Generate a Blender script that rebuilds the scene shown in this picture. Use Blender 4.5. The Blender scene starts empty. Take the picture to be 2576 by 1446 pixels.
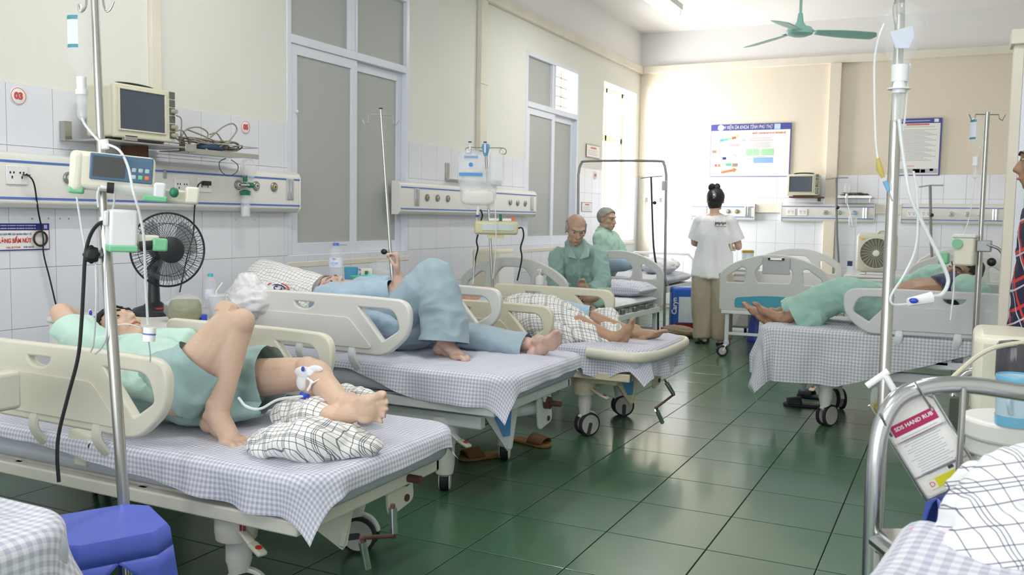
import bpy, math, random
from mathutils import Vector as V, Matrix as M, noise as NZ
random.seed(7)
S = bpy.context.scene
COL = S.collection
# ------------------------------------------------------------------ camera
FPX, YAW, PITCH, ROLL, CAMH = 2268.8, .458640, -.0789376, .0170467, 1.245
_f = V((-math.sin(YAW)*math.cos(PITCH), math.cos(YAW)*math.cos(PITCH), math.sin(PITCH)))
_r0 = V((math.cos(YAW), math.sin(YAW), 0)); _u0 = _r0.cross(_f)
_r = _r0*math.cos(ROLL) + _u0*math.sin(ROLL); _u = _u0*math.cos(ROLL) - _r0*math.sin(ROLL)
CAM = V((0, 0, CAMH))
cd = bpy.data.cameras.new('camera'); cam = bpy.data.objects.new('camera', cd); COL.objects.link(cam)
cd.sensor_width = 36; cd.lens = FPX*36/2576; cd.clip_start = .05; cd.clip_end = 200
cam.matrix_world = M(((_r.x, _u.x, -_f.x, 0), (_r.y, _u.y, -_f.y, 0), (_r.z, _u.z, -_f.z, CAMH), (0, 0, 0, 1)))
cd.dof.use_dof = True; cd.dof.focus_distance = 3.6; cd.dof.aperture_fstop = 9
S.camera = cam
# world points for measured sight lines (metres, room axes)
def _ray(x, y): return _f + _r*((x-1288)/FPX) + _u*((723-y)/FPX)
def atY(x, y, Y): d = _ray(x, y); return CAM + d*(Y/d.y)
def atX(x, y, X): d = _ray(x, y); return CAM + d*(X/d.x)
def atZ(x, y, z): d = _ray(x, y); return CAM + d*((z-CAMH)/d.z)
def atD(x, y, D): return CAM + _ray(x, y)*D
# ------------------------------------------------------------------ world + light
W = bpy.data.worlds.new('World'); S.world = W; W.use_nodes = True
W.node_tree.nodes['Background'].inputs[0].default_value = (.93, .97, 1, 1)
W.node_tree.nodes['Background'].inputs[1].default_value = 2.4
def area(name, loc, rot, sx, sy, power, col=(1, 1, 1)):
    l = bpy.data.lights.new(name, 'AREA'); l.shape = 'RECTANGLE'; l.size = sx; l.size_y = sy; l.energy = power; l.color = col
    o = bpy.data.objects.new(name, l); COL.objects.link(o); o.location = loc; o.rotation_euler = rot
    return o
# daylight pouring in through the open end window, plus soft fill added at the unseen rear opening
area('window_daylight', (-4.75, 11.55, 2.0), (0, math.radians(-90), 0), 2.0, 1.15, 120, (1, .97, .92))
area('rear_fill_light', (-1.3, -2.9, 2.0), (math.radians(90), 0, 0), 4.5, 2.2, 45, (.95, .98, 1))
S.view_settings.view_transform = 'Standard'; S.view_settings.look = 'None'
S.view_settings.exposure = 0.5; S.view_settings.gamma = 1
# ------------------------------------------------------------------ materials
def lin(c):
    if isinstance(c, str): c = tuple(int(c[i:i+2], 16)/255 for i in (0, 2, 4))
    return tuple(((x+.055)/1.055)**2.4 if x > .04045 else x/12.92 for x in c[:3])+(1,)
MATS = {}
class NT:
    def __init__(s, m): s.t = m.node_tree; s.n = s.t.nodes; s.l = s.t.links
    def add(s, typ, **kw):
        n = s.n.new(typ)
        for k, v in kw.items():
            if k.startswith('i_'): n.inputs[int(k[2:]) if k[2:].isdigit() else k[2:]].default_value = v
            else: setattr(n, k, v)
        return n
    def link(s, a, ao, b, bi): s.l.new(a.outputs[ao], b.inputs[bi])
    def math(s, op, a, b=None, clamp=False):
        n = s.n.new('ShaderNodeMath'); n.operation = op; n.use_clamp = clamp
        for i, v in enumerate((a, b)):
            if v is None: continue
            if isinstance(v, (int, float)): n.inputs[i].default_value = v
            else: s.l.new(v, n.inputs[i])
        return n.outputs[0]
    def mix(s, fac, a, b):
        n = s.n.new('ShaderNodeMix'); n.data_type = 'RGBA'
        for i, v in ((0, fac), (6, a), (7, b)):
            if isinstance(v, (int, float)): n.inputs[i].default_value = v
            elif isinstance(v, tuple): n.inputs[i].default_value = v
            else: s.l.new(v, n.inputs[i])
        return n.outputs[2]
def mat(name, col=None, rough=.5, metal=0, var=.06, vs=6, bump=0, bs=60, trans=0, alpha=1, emit=0, coat=0, ior=None, sheen=0, sss=0, stain=None):
    if name in MATS: return MATS[name]
    m = bpy.data.materials.new(name); m.use_nodes = True; MATS[name] = m
    t = NT(m); b = t.n['Principled BSDF']
    c = lin(col); b.inputs['Base Color'].default_value = c
    b.inputs['Roughness'].default_value = rough; b.inputs['Metallic'].default_value = metal
    if ior: b.inputs['IOR'].default_value = ior
    tc = None
    if var or bump or stain: tc = t.add('ShaderNodeTexCoord')
    if var:
        nz = t.add('ShaderNodeTexNoise', i_Scale=vs, i_Detail=3.0); t.link(tc, 'Object', nz, 'Vector')
        f = t.math('MULTIPLY', nz.outputs[0], 1.0)
        lo = tuple(max(0, x*(1-var*2.2)) for x in c[:3])+(1,); hi = tuple(min(1, x*(1+var*1.5)) for x in c[:3])+(1,)
        out = t.mix(f, lo, hi)
        if stain:
            n2 = t.add('ShaderNodeTexNoise', i_Scale=stain[1], i_Detail=6.0); t.link(tc, 'Object', n2, 'Vector')
            r = t.add('ShaderNodeValToRGB'); r.color_ramp.elements[0].position = stain[2]; r.color_ramp.elements[1].position = min(1, stain[2]+.08)
            t.link(n2, 0, r, 0); out = t.mix(r.outputs[0], out, lin(stain[0]))
        t.l.new(out, b.inputs['Base Color'])
    if bump:
        n3 = t.add('ShaderNodeTexNoise', i_Scale=bs, i_Detail=4.0); t.link(tc, 'Object', n3, 'Vector')
        bp = t.add('ShaderNodeBump', i_Strength=bump, i_Distance=.01); t.link(n3, 0, bp, 'Height'); t.link(bp, 0, b, 'Normal')
    if trans: b.inputs['Transmission Weight'].default_value = trans
    if alpha < 1: b.inputs['Alpha'].default_value = alpha
    if coat: b.inputs['Coat Weight'].default_value = coat; b.inputs['Coat Roughness'].default_value = .1
    if sheen: b.inputs['Sheen Weight'].default_value = sheen
    if sss: b.inputs['Subsurface Weight'].default_value = sss; b.inputs['Subsurface Radius'].default_value = (.02, .008, .004); b.inputs['Subsurface Scale'].default_value = .3
    if emit: b.inputs['Emission Color'].default_value = c; b.inputs['Emission Strength'].default_value = emit
    return m
def stripes(name, base, c1, c2=None, p1=.05, p2=.05, w1=.5, w2=.5, soft=False, rough=.85, double=False, line='202838', bump=.15, skew=0):
    """woven check on the cloth's own UV, in metres: gingham (soft) or window-pane lines"""
    if name in MATS: return MATS[name]
    m = bpy.data.materials.new(name); m.use_nodes = True; MATS[name] = m
    t = NT(m); b = t.n['Principled BSDF']; b.inputs['Roughness'].default_value = rough
    b.inputs['Sheen Weight'].default_value = .15
    uv = t.add('ShaderNodeUVMap'); sp = t.add('ShaderNodeSeparateXYZ'); t.link(uv, 0, sp, 0)
    def band(sock, per, w, off=0):
        x = t.math('FRACT', t.math('ADD', t.math('DIVIDE', sock, per), off+100.0))
        return t.math('LESS_THAN', x, w)
    u, v = sp.outputs[0], sp.outputs[1]
    if soft:
        a = band(u, p1, .5); d = band(v, p2, .5)
        s = t.math('MULTIPLY', t.math('ADD', a, d), .5)
        col = t.mix(s, lin(base), lin(c1))
        n = t.add('ShaderNodeTexNoise', i_Scale=9.0, i_Detail=3.0); t.link(uv, 0, n, 0)
        col = t.mix(t.math('MULTIPLY', n.outputs[0], .22), col, lin('8d93a8'))
    else:
        a = band(u, p1, w1); d = band(v, p2, w2)
        if double:
            a = t.math('MAXIMUM', a, band(u, p1*4, w1/4*1.0, .06)); d = t.math('MAXIMUM', d, band(v, p2*4, w2/4, .06))
            a = t.math('MAXIMUM', a, band(u, p1*4, w1/4*1.0, -.06)); d = t.math('MAXIMUM', d, band(v, p2*4, w2/4, -.06))
        col = t.mix(t.math('MULTIPLY', a, .8), lin(base), lin(c1)); col = t.mix(t.math('MULTIPLY', d, .8), col, lin(c2 or c1))
    t.l.new(col, b.inputs['Base Color'])
    n = t.add('ShaderNodeTexNoise', i_Scale=420.0, i_Detail=2.0); t.link(uv, 0, n, 0)
    bp = t.add('ShaderNodeBump', i_Strength=bump, i_Distance=.002); t.link(n, 0, bp, 'Height'); t.link(bp, 0, b, 'Normal')
    return m
# ------------------------------------------------------------------ mesh helpers
def catmull(pts, k=6):
    P = [V(p) for p in pts]
    if len(P) < 3: return [P[0].lerp(P[-1], i/k) for i in range(k+1)]
    out = []
    for i in range(len(P)-1):
        p0 = P[i-1] if i else P[0]*2-P[1]; p1 = P[i]; p2 = P[i+1]; p3 = P[i+2] if i+2 < len(P) else P[-1]*2-P[-2]
        for j in range(k):
            t = j/k
            out.append(.5*((2*p1)+(p2-p0)*t+(2*p0-5*p1+4*p2-p3)*t*t+(3*p1-p0-3*p2+p3)*t**3))
    out.append(P[-1]); return out
def ortho(y, z):
    y = V(y).normalized(); x = y.cross(V(z)).normalized(); return M((x, y, x.cross(y))).transposed()
class MB:
    def __init__(s): s.v = []; s.f = []; s.uv = []
    def add(s, vs, fs):
        o = len(s.v); s.v += [V(p) for p in vs]; s.f += [tuple(i+o for i in f) for f in fs]; return s
    def box(s, c, d, R=None):
        c = V(c); h = V(d)/2
        vs = [V((x*h.x, y*h.y, z*h.z)) for x in (-1, 1) for y in (-1, 1) for z in (-1, 1)]
        if R is not None: vs = [R @ p for p in vs]
        return s.add([c+p for p in vs], [(0, 1, 3, 2), (4, 6, 7, 5), (0, 4, 5, 1), (2, 3, 7, 6), (0, 2, 6, 4), (1, 5, 7, 3)])
    def bb(s, a, b):
        a, b = V(a), V(b); return s.box((a+b)/2, (abs(b.x-a.x), abs(b.y-a.y), abs(b.z-a.z)))
    def tube(s, pts, r, n=10, caps='flat', flat=None, k=0, up=None):
        """r number or list; flat=(a,b) scales of the section along side/up"""
        P = [V(p) for p in pts]
        R = list(r) if isinstance(r, (list, tuple)) else [r]*len(P)
        if k:
            Q = catmull(P, k); m = len(P)-1
            R = [R[min(int(i/k), m)]+(R[min(int(i/k)+1, m)]-R[min(int(i/k), m)])*((i % k)/k) for i in range(len(Q))]; P = Q
        T = [(P[min(i+1, len(P)-1)]-P[max(i-1, 0)]).normalized() for i in range(len(P))]
        if up is None: up = V((0, 0, 1)) if abs(T[0].z) < .9 else V((0, 1, 0))
        N = (V(up)-T[0]*T[0].dot(V(up))).normalized()
        fa, fb = flat or (1, 1); rings = []
        def ring(c, N, B, q): return [c+N*(q*fb*math.cos(2*math.pi*j/n))+B*(q*fa*math.sin(2*math.pi*j/n)) for j in range(n)]
        if caps == 'round':
            q0 = [(P[0]-T[0]*R[0]*math.sin(a), R[0]*math.cos(a)) for a in (1.3, .9, .45)]
        fr = []
        for i in range(len(P)):
            N = (N-T[i]*T[i].dot(N)).normalized(); fr.append((N.copy(), T[i].cross(N)))
        if caps == 'round':
            for c, q in q0: rings.append(ring(c, *fr[0], q))
        for i in range(len(P)): rings.append(ring(P[i], *fr[i], R[i]))
        if caps == 'round':
            for a in (.45, .9, 1.3): rings.append(ring(P[-1]+T[-1]*R[-1]*math.sin(a), *fr[-1], R[-1]*math.cos(a)))
        vs = [p for g in rings for p in g]; fs = []
        for i in range(len(rings)-1):
            for j in range(n): a = i*n+j; b = i*n+(j+1) % n; fs.append((a, b, b+n, a+n))
        if caps: fs.append(tuple(range(n-1, -1, -1))); fs.append(tuple(range(len(vs)-n, len(vs))))
        return s.add(vs, fs)
    def cyl(s, a, b, r, r2=None, n=16): return s.tube([a, b], [r, r if r2 is None else r2], n)
    def ball(s, c, r, R=None, nu=16, nv=10):
        c = V(c); r = (r, r, r) if isinstance(r, (int, float)) else r
        vs = [V((0, 0, r[2]))]; fs = []
        for i in range(1, nv):
            a = math.pi*i/nv
            for j in range(nu): b = 2*math.pi*j/nu; vs.append(V((r[0]*math.sin(a)*math.cos(b), r[1]*math.sin(a)*math.sin(b), r[2]*math.cos(a))))
        vs.append(V((0, 0, -r[2]))); L = len(vs)-1
        for j in range(nu): fs.append((0, 1+j, 1+(j+1) % nu)); fs.append((L, L-nu+(j+1) % nu, L-nu+j))
        for i in range(nv-2):
            for j in range(nu): a = 1+i*nu+j; b = 1+i*nu+(j+1) % nu; fs.append((a, a+nu, b+nu, b))
        if R is not None: vs = [R @ p for p in vs]
        return s.add([c+p for p in vs], fs)
    def lathe(s, prof, c, n=20, R=None, caps=True):
        """prof [(r, z)] about local z"""
        vs = [V((r*math.cos(2*math.pi*j/n), r*math.sin(2*math.pi*j/n), z)) for r, z in prof for j in range(n)]; fs = []
        for i in range(len(prof)-1):
            for j in range(n): a = i*n+j; b = i*n+(j+1) % n; fs.append((a, b, b+n, a+n))
        if caps: fs.append(tuple(range(n-1, -1, -1))); fs.append(tuple(range(len(vs)-n, len(vs))))
        if R is not None: vs = [R @ p for p in vs]
        return s.add([V(c)+p for p in vs], fs)
    def prism(s, poly, o, ux, uy, d):
        """polygon in the ux,uy plane at o, thickness d along ux x uy"""
        o, ux, uy = V(o), V(ux), V(uy); w = ux.cross(uy).normalized()*d; n = len(poly)
        a = [o+ux*p[0]+uy*p[1] for p in poly]
        return s.add(a+[p+w for p in a], [tuple(range(n-1, -1, -1)), tuple(range(n, 2*n))]+[(i, (i+1) % n, n+(i+1) % n, n+i) for i in range(n)])
    def grid(s, fn, nu, nv, uvf=None):
        o = len(s.v); s.v += [V(fn(i/nu, j/nv)) for i in range(nu+1) for j in range(nv+1)]
        s.f += [(o+i*(nv+1)+j, o+(i+1)*(nv+1)+j, o+(i+1)*(nv+1)+j+1, o+i*(nv+1)+j+1) for i in range(nu) for j in range(nv)]
        if uvf: s.uv += [uvf(i/nu, j/nv) for i in range(nu+1) for j in range(nv+1)]
        return s
    def mesh(s, name):
        me = bpy.data.meshes.new(name); me.from_pydata([tuple(p) for p in s.v], [], s.f); me.validate(); me.update()
        if s.uv and len(s.uv) == len(s.v):
            l = me.uv_layers.new(name='UVMap')
            for lp in me.loops: l.data[lp.index].uv = s.uv[lp.vertex_index]
        return me
    def obj(s, name, m, parent=None, bevel=0, smooth=True, ang=35, seg=2, solid=0, sub=0):
        return link(name, s.mesh(name), m, parent, bevel, smooth, ang, seg, solid, sub)
def shade(me, ang=35):
    me.polygons.foreach_set('use_smooth', [True]*len(me.polygons))
    try: me.set_sharp_from_angle(angle=math.radians(ang))
    except Exception: pass
INV = {}
def link(name, me, m, parent=None, bevel=0, smooth=True, ang=35, seg=2, solid=0, sub=0):
    if smooth: shade(me, ang)
    if m is not None and not me.materials: me.materials.append(m if not isinstance(m, str) else MATS[m])
    o = bpy.data.objects.new(name, me); COL.objects.link(o)
    if bevel:
        b = o.modifiers.new('bevel', 'BEVEL'); b.width = bevel; b.segments = seg; b.limit_method = 'ANGLE'; b.angle_limit = math.radians(40); b.harden_normals = False
    if solid:
        b = o.modifiers.new('solid', 'SOLIDIFY'); b.thickness = solid; b.offset = 0
    if sub:
        b = o.modifiers.new('sub', 'SUBSURF'); b.levels = sub; b.render_levels = sub
    if parent is not None:
        o.parent = parent
        if parent.name in INV: o.matrix_parent_inverse = INV[parent.name]
    return o
def tag(o, label=None, cat=None, group=None, kind=None):
    if label: o['label'] = label
    if cat: o['category'] = cat
    if group: o['group'] = group
    if kind: o['kind'] = kind
    return o
def thing(name, label, cat, loc=(0, 0, 0), rz=0, group=None, world=True, kind=None):
    o = bpy.data.objects.new(name, None); COL.objects.link(o); o.empty_display_size = .1
    o.location = loc; o.rotation_euler = (0, 0, rz); tag(o, label, cat, group, kind)
    if world: INV[o.name] = (M.Translation(V(loc)) @ M.Rotation(rz, 4, 'Z')).inverted()
    return o
def struct(o): o['kind'] = 'structure'; return o
def evalmesh(o, name):
    dg = bpy.context.evaluated_depsgraph_get(); me = bpy.data.meshes.new_from_object(o.evaluated_get(dg)); me.name = name
    d = o.data; bpy.data.objects.remove(o)
    return me
def xf(me, mtx): me.transform(mtx); me.update(); return me
def flat2d(loops, ext, bev=0, name='plate', res=4):
    """closed outlines (first outer, others holes) -> solid plate in local xy, thickness 2*ext along z"""
    c = bpy.data.curves.new(name, 'CURVE'); c.dimensions = '2D'; c.fill_mode = 'BOTH'; c.extrude = max(ext-bev, 0); c.bevel_depth = bev; c.bevel_resolution = 2
    for lp in loops:
        sp = c.splines.new('POLY'); sp.points.add(len(lp)-1); sp.use_cyclic_u = True
        for i, p in enumerate(lp): sp.points[i].co = (p[0], p[1], 0, 1)
    o = bpy.data.objects.new('tmp', c); COL.objects.link(o); me = evalmesh(o, name); bpy.data.curves.remove(c); return me
def rounded(pts, r, k=5):
    """polygon with rounded corners; r number or list"""
    out = []; n = len(pts)
    for i in range(n):
        p = V((*pts[i][:2], 0)); a = V((*pts[i-1][:2], 0)); b = V((*pts[(i+1) % n][:2], 0))
        q = r[i] if isinstance(r, (list, tuple)) else r
        da, db = (a-p), (b-p); q = min(q, da.length*.49, db.length*.49)
        if q < 1e-5: out.append((p.x, p.y)); continue
        s0 = p+da.normalized()*q; s1 = p+db.normalized()*q
        for j in range(k+1):
            t = j/k; z = s0*(1-t)**2+p*2*t*(1-t)+s1*t*t; out.append((z.x, z.y))
    return out
def rrect(x0, y0, x1, y1, r, k=5): return rounded([(x0, y0), (x1, y0), (x1, y1), (x0, y1)], r, k)
def frame(o, ux, uy):
    ux = V(ux).normalized(); uy = V(uy); w = ux.cross(uy).normalized(); uy = w.cross(ux)
    return M(((ux.x, uy.x, w.x, o[0]), (ux.y, uy.y, w.y, o[1]), (ux.z, uy.z, w.z, o[2]), (0, 0, 0, 1)))
def text(s, size, m, parent, mtx, name='lettering', ext=.0006, align='CENTER', bold=0, sx=1, shear=0):
    c = bpy.data.curves.new(name, 'FONT'); c.body = s; c.size = size; c.extrude = ext; c.align_x = align; c.align_y = 'CENTER'; c.offset = bold; c.shear = shear
    c.resolution_u = 3
    o = bpy.data.objects.new('tmp', c); COL.objects.link(o); me = evalmesh(o, name); bpy.data.curves.remove(c)
    me.transform(mtx @ M.Diagonal((sx, 1, 1, 1))); me.update(); me.materials.clear()
    return link(name, me, m, parent, smooth=False)
def fuse(mb, vox, name, m, parent, it=4, hems=(), wr=None, k=.5):
    """weld overlapping solids into one continuous skin"""
    o = link('tmp', mb.mesh('tmp'), None, smooth=False)
    r = o.modifiers.new('r', 'REMESH'); r.mode = 'VOXEL'; r.voxel_size = vox
    if it: q = o.modifiers.new('s', 'SMOOTH'); q.factor = k; q.iterations = it
    me = evalmesh(o, name); bm = None
    if wr:
        amp, fr, axis = wr[:3]; A = V(axis).normalized() if axis else None
        nr = [v.normal.copy() for v in me.vertices]
        for v, nn in zip(me.vertices, nr):
            p = v.co.copy()
            if A is not None: p = p - A*p.dot(A)*.72
            w0 = V((NZ.noise(p*fr*.6), NZ.noise(p*fr*.6+V((9, 2, 4))), NZ.noise(p*fr*.6+V((1, 7, 3)))))*.35
            q = NZ.noise(p*fr+w0); q2 = NZ.noise(p*fr*2.3+w0*2+V((3, 5, 1)))
            v.co += nn*(amp*((1-2.6*abs(q))+.5*(1-2.6*abs(q2))))
    if hems:
        import bmesh
        bm = bmesh.new(); bm.from_mesh(me)
        for c, nrm, rad in hems:   # cut a clean open hem
            c = V(c); nrm = V(nrm).normalized(); fs = [f for f in bm.faces if (f.calc_center_median()-c).length < rad]
            g = list({v for f in fs for v in f.verts})+list({e for f in fs for e in f.edges})+fs
            bmesh.ops.bisect_plane(bm, geom=g, plane_co=c-nrm*vox*1.6, plane_no=nrm, clear_outer=True)
        bm.to_mesh(me); bm.free()
    me.materials.clear()
    return link(name, me, m, parent, ang=180)
# ------------------------------------------------------------------ palette
mat('wall_paint', 'E8E8E0', .75, var=.03, vs=1.2, bump=.05, bs=40)
mat('wall_beige', 'E6DCCB', .75, var=.03, vs=1.2, bump=.05, bs=40)
mat('band_paint', 'EDEBEB', .8, var=.02, vs=1)
mat('cornice_paint', 'EAE3D5', .7, var=.06, vs=3, stain=('CDBF9E', 4, .68))
mat('tile_white', 'E6E8F0', .18, var=.015, vs=2)
mat('grout', 'C9C4B8', .9, var=.05)
mat('tile_green', '40634A', .30, var=.10, vs=1.3, bump=.03, bs=9, coat=.35)
mat('floor_grout', '20261F', .9, var=.1)
mat('alu_white', 'E3E7F2', .35, var=.02)
mat('frosted', 'B4B7B4', .55, var=.02, vs=1, bump=.02, bs=300)
mat('black', '15161A', .4); mat('chrome', 'C9CBCF', .18, 1, var=.02); mat('steel', 'B9B8B4', .3, 1, var=.05)
mat('white_plastic', 'E9E8E4', .35, var=.02); mat('cream_plastic', 'E6E2D0', .38, var=.03); mat('grey_plastic', 'C9CCC8', .4, var=.02)
mat('ivory', 'DED8C2', .4, var=.03); mat('blue_line', '5B78C8', .4, var=.02); mat('dark_screen', '4A5260', .12, var=.02)
mat('green_plastic', '7FC79A', .4); mat('rubber', '24262A', .7); mat('blue_dark', '27297F', .5, var=.02); mat('sign_white', 'EFEDEA', .45, var=.01)
mat('red_print', 'D04848', .5, var=.02); mat('blue_print', '4A4E9C', .5, var=.02); mat('navy_print', '2B2F6E', .5, var=.02)
mat('clear', 'F4F8FA', .03, trans=1, var=0, ior=1.08); mat('clear_milky', 'F2F5F8', .18, alpha=.30, var=0); mat('tubing', 'EEF1F4', .2, alpha=.75, var=0)
mat('green_fan', '93C8BC', .35, var=.02); mat('lamp_white', 'F5F5F5', .4, var=0)
# ------------------------------------------------------------------ room shell
WL, WB, CZ, WR = -4.15, 12.4, 3.83, 1.7
floor = MB().bb((WL-.3, -3.2, -.12), (WR+.2, WB+.3, -.006)).obj('floor', 'floor_grout', smooth=False); struct(floor)
FX, FY, TX, TY = -1.5994, 4.1708, .40, .4289
tm = {}
def tilemesh(key, dims, bev, m):
    if key not in tm:
        a, b, t = dims; e = bev
        mb = MB(); vs = []
        for z, q in ((0, 0), (t-e*.5, 0), (t, e)):
            vs += [(-a/2+q, -b/2+q, z), (a/2-q, -b/2+q, z), (a/2-q, b/2-q, z), (-a/2+q, b/2-q, z)]
        fs = [(8, 9, 10, 11)]+[(i*4+j, i*4+(j+1) % 4, i*4+4+(j+1) % 4, i*4+4+j) for i in (0, 1) for j in range(4)]
        me = mb.add(vs, fs).mesh(key); me.materials.append(MATS[m]); tm[key] = me
    return tm[key]
rest = MB(); nt = 0
for i in range(-7, 9):
    for j in range(-18, 20):
        x0, y0 = FX+i*TX, FY+j*TY; x1, y1 = x0+TX, y0+TY
        if x1 < WL-.1 or y0 > WB or x0 > WR: continue
        cx, cy = (x0+x1)/2, (y0+y1)/2
        seen = 1.2 < cy and x0 > -3.3 and (cx < .12*cy+.05) and nt < 299
        if seen:
            o = bpy.data.objects.new('floor_tile', tilemesh('floor_tile', (TX-.005, TY-.005, .008), .0012, 'tile_green')); COL.objects.link(o)
            o.location = (cx, cy, -.008); o.parent = floor; nt += 1
        else: rest.bb((x0+.0025, y0+.0025, -.008), (x1-.0025, y1-.0025, 0))
tag(rest.obj('floor_tiling', 'tile_green', floor, smooth=False), kind='stuff')
# left wall with three window openings
T = .25; WIN = [(4.89, 6.41, .90, 3.02), (8.66, 10.12, .90, 2.98), (10.96, 12.24, .92, 2.98)]
w = MB(); y = -3.2
for a, b, z0, z1 in WIN:
    w.bb((WL-T, y, 0), (WL, a, CZ)); w.bb((WL-T, a, 0), (WL, b, z0)); w.bb((WL-T, a, z1), (WL, b, CZ)); y = b
w.bb((WL-T, y, 0), (WL, WB+T, CZ))
wall_left = struct(w.obj('wall_left', 'wall_paint', smooth=False))
wall_back = struct(MB().bb((WL, WB, 0), (WR+.2, WB+T, CZ)).obj('wall_back', 'wall_beige', smooth=False))
struct(MB().bb((WL-T, -3.2, CZ), (WR+.2, WB+T, CZ+.2)).obj('ceiling', 'band_paint', smooth=False))
struct(MB().bb((WR, -3.2, 0), (WR+.2, WB, CZ)).obj('wall_right', 'wall_paint', smooth=False))
rw = MB().bb((WL, -3.2, 0), (WR, -3.0, .9)).bb((WL, -3.2, 3.1), (WR, -3.0, CZ)).bb((WL, -3.2, .9), (-3.6, -3.0, 3.1)).bb((1, -3.2, .9), (WR, -3, 3.1))
struct(rw.obj('wall_rear', 'wall_paint', smooth=False))
# white painted bands above the cornice
struct(MB().bb((WL, -3, 3.37), (WL+.012, WB, CZ)).bb((WL, WB-.012, 3.37), (WR, WB, CZ)).obj('trim_1', 'band_paint', smooth=False))
struct(MB().bb((WL, -3, 3.27), (WL+.055, WB, 3.37)).obj('trim_2', 'cornice_paint', bevel=.006))
struct(MB().bb((WL+.055, WB-.055, 3.27), (WR, WB, 3.37)).obj('trim_3', 'cornice_paint', bevel=.006))
struct(MB().bb((WL, 7.57, 1.86), (WL+.05, 7.70, 3.27)).bb((WL, 7.562, 2.48), (WL+.056, 7.708, 2.50)).obj('trim_4', 'cornice_paint', bevel=.006))
struct(MB().bb((WL, 3.72, 1.86), (WL+.03, 3.79, 3.27)).obj('trim_5', 'cornice_paint', bevel=.004))
struct(MB().bb((-1.59, WB-.07, 0), (-1.45, WB, 3.27)).obj('trim_6', 'wall_beige', bevel=.004))
# wall tiles, one object each, clipped round the windows
TT = 1.847
def walltiles(parent, rows, joints, place, blocks):
    for r in range(rows):
        z1 = TT-.3*r; z0 = z1-.3
        for a, b in zip(joints[:-1], joints[1:]):
            segs = [(a, b)]
            for p, q, s0, s1 in blocks:
                if s0 < z1-.02 and s1 > z0+.02 and not (z0 < s0-.12):
                    segs = [t for u, v in segs for t in ((u, min(v, p)), (max(u, q), v)) if t[1]-t[0] > .02]
            for u, v in segs:
                k = round(v-u, 3)
                me = tilemesh('wall_tile_%s' % k, (k-.0028, .2972, .008), .0012, 'tile_white')
                o = bpy.data.objects.new('wall_tile', me); COL.objects.link(o); o.parent = parent; place(o, (u+v)/2, (z0+z1)/2)
def plL(o, s, z): o.matrix_local = M(((0, 0, 1, WL), (1, 0, 0, s), (0, 1, 0, z), (0, 0, 0, 1)))
def plB(o, s, z): o.matrix_local = M(((1, 0, 0, s), (0, 0, -1, WB), (0, 1, 0, z), (0, 0, 0, 1)))
MB().bb((WL, 1.6, .03), (WL+.004, WB, .35)).bb((WL, 1.6, .03), (WL+.0035, 4.89, TT)).bb((WL, 6.41, .03), (WL+.0035, 8.66, TT)).bb((WL, 10.12, .03), (WL+.0035, 10.96, TT)).obj('tile_bed', 'grout', wall_left, smooth=False)
MB().bb((WL, WB-.0035, .03), (WR, WB, TT)).obj('tile_bed', 'grout', wall_back, smooth=False)
walltiles(wall_left, 6, [1.605+.25*k for k in range(44)]+[WB], plL, WIN)
walltiles(wall_back, 6, [WL+.2+.25*k for k in range(20)], plB, [(-1.595, -1.445, 0, 4)])
# ------------------------------------------------------------------ windows
def bar(mb, x, y0, y1, z0, z1, d=.05): mb.bb((x-d, y0, z0), (x, y1, z1))
def window(n, a, b, z0, z1, tz, openpane=None):
    x = WL+.005; t = .045
    root = thing('window_%d' % n, None, None, (x, (a+b)/2, z0), kind='structure')
    for p_, q_, c_, d_, dp in ((a, a+t, z0, z1, .08), (b-t, b, z0, z1, .08), (a+t, b-t, z0, z0+.05, .08), (a+t, b-t, z1-t, z1, .08), (a+t, b-t, tz, tz+.06, .082)):
        f = MB(); bar(f, x+(.002 if dp > .08 else 0), p_, q_, c_, d_, dp); f.obj('frame_bar', 'alu_white', root, bevel=.004)
    mid = (a+b)/2
    MB().bb((x-.055, mid-.05, tz+.06), (x-.012, mid+.05, z1-t)).bb((x-.012, mid-.05, tz+.06), (x-.004, mid-.03, z1-t)).bb((x-.012, mid+.03, tz+.06), (x-.004, mid+.05, z1-t)).obj('mullion', 'alu_white', root, bevel=.003)
    for k, (p, q) in enumerate(((a+t, mid-.05), (mid+.05, b-t))):
        if openpane == k: continue
        MB().bb((x-.04, p, tz+.06), (x-.034, q, z1-t)).obj('pane', 'frosted', root, smooth=False)
    # two sliding sashes, the right one runs behind the left
    for k, (p, q, dx) in enumerate(((a+t, mid+.055, -.012), (mid-.055, b-t, -.045))):
        s = MB(); xx = x+dx; w = .075 if k == 0 else .07
        bar(s, xx, p, p+w, z0+.05, tz, .03); bar(s, xx, q-w, q, z0+.05, tz, .03); bar(s, xx, p+w, q-w, tz-.07, tz, .03); bar(s, xx, p+w, q-w, z0+.05, z0+.13, .03)
        so = s.obj('sash', 'alu_white', root, bevel=.003)
        MB().bb((xx-.02, p+w, z0+.13), (xx-.014, q-w, tz-.07)).obj('pane', 'frosted', so, smooth=False)
    MB().bb((x-.02, a-.01, z0-.04), (x+.006, b+.01, z0)).obj('window_sill', 'cornice_paint', root, bevel=.004)
    return root
w1 = window(1, *WIN[0], 2.40); w2 = window(2, *WIN[1], 2.40, 1)
MB().ball((WL+.012, 4.985, 1.94), (.008, .012, .012)).obj('latch_stud', 'white_plastic', w1)
# grille seen through the open pane of the second window
mat('grille', 'C9B79F', .5)
g = MB()
for z in (2.55, 2.66, 2.77, 2.88): g.bb((WL-.17, 9.4, z-.006), (WL-.158, 10.12, z+.006))
for yy in (9.55, 9.75, 9.95): g.bb((WL-.17, yy-.006, 2.44), (WL-.158, yy+.006, 2.98))
g.obj('security_grille', 'grille', w2)
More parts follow.
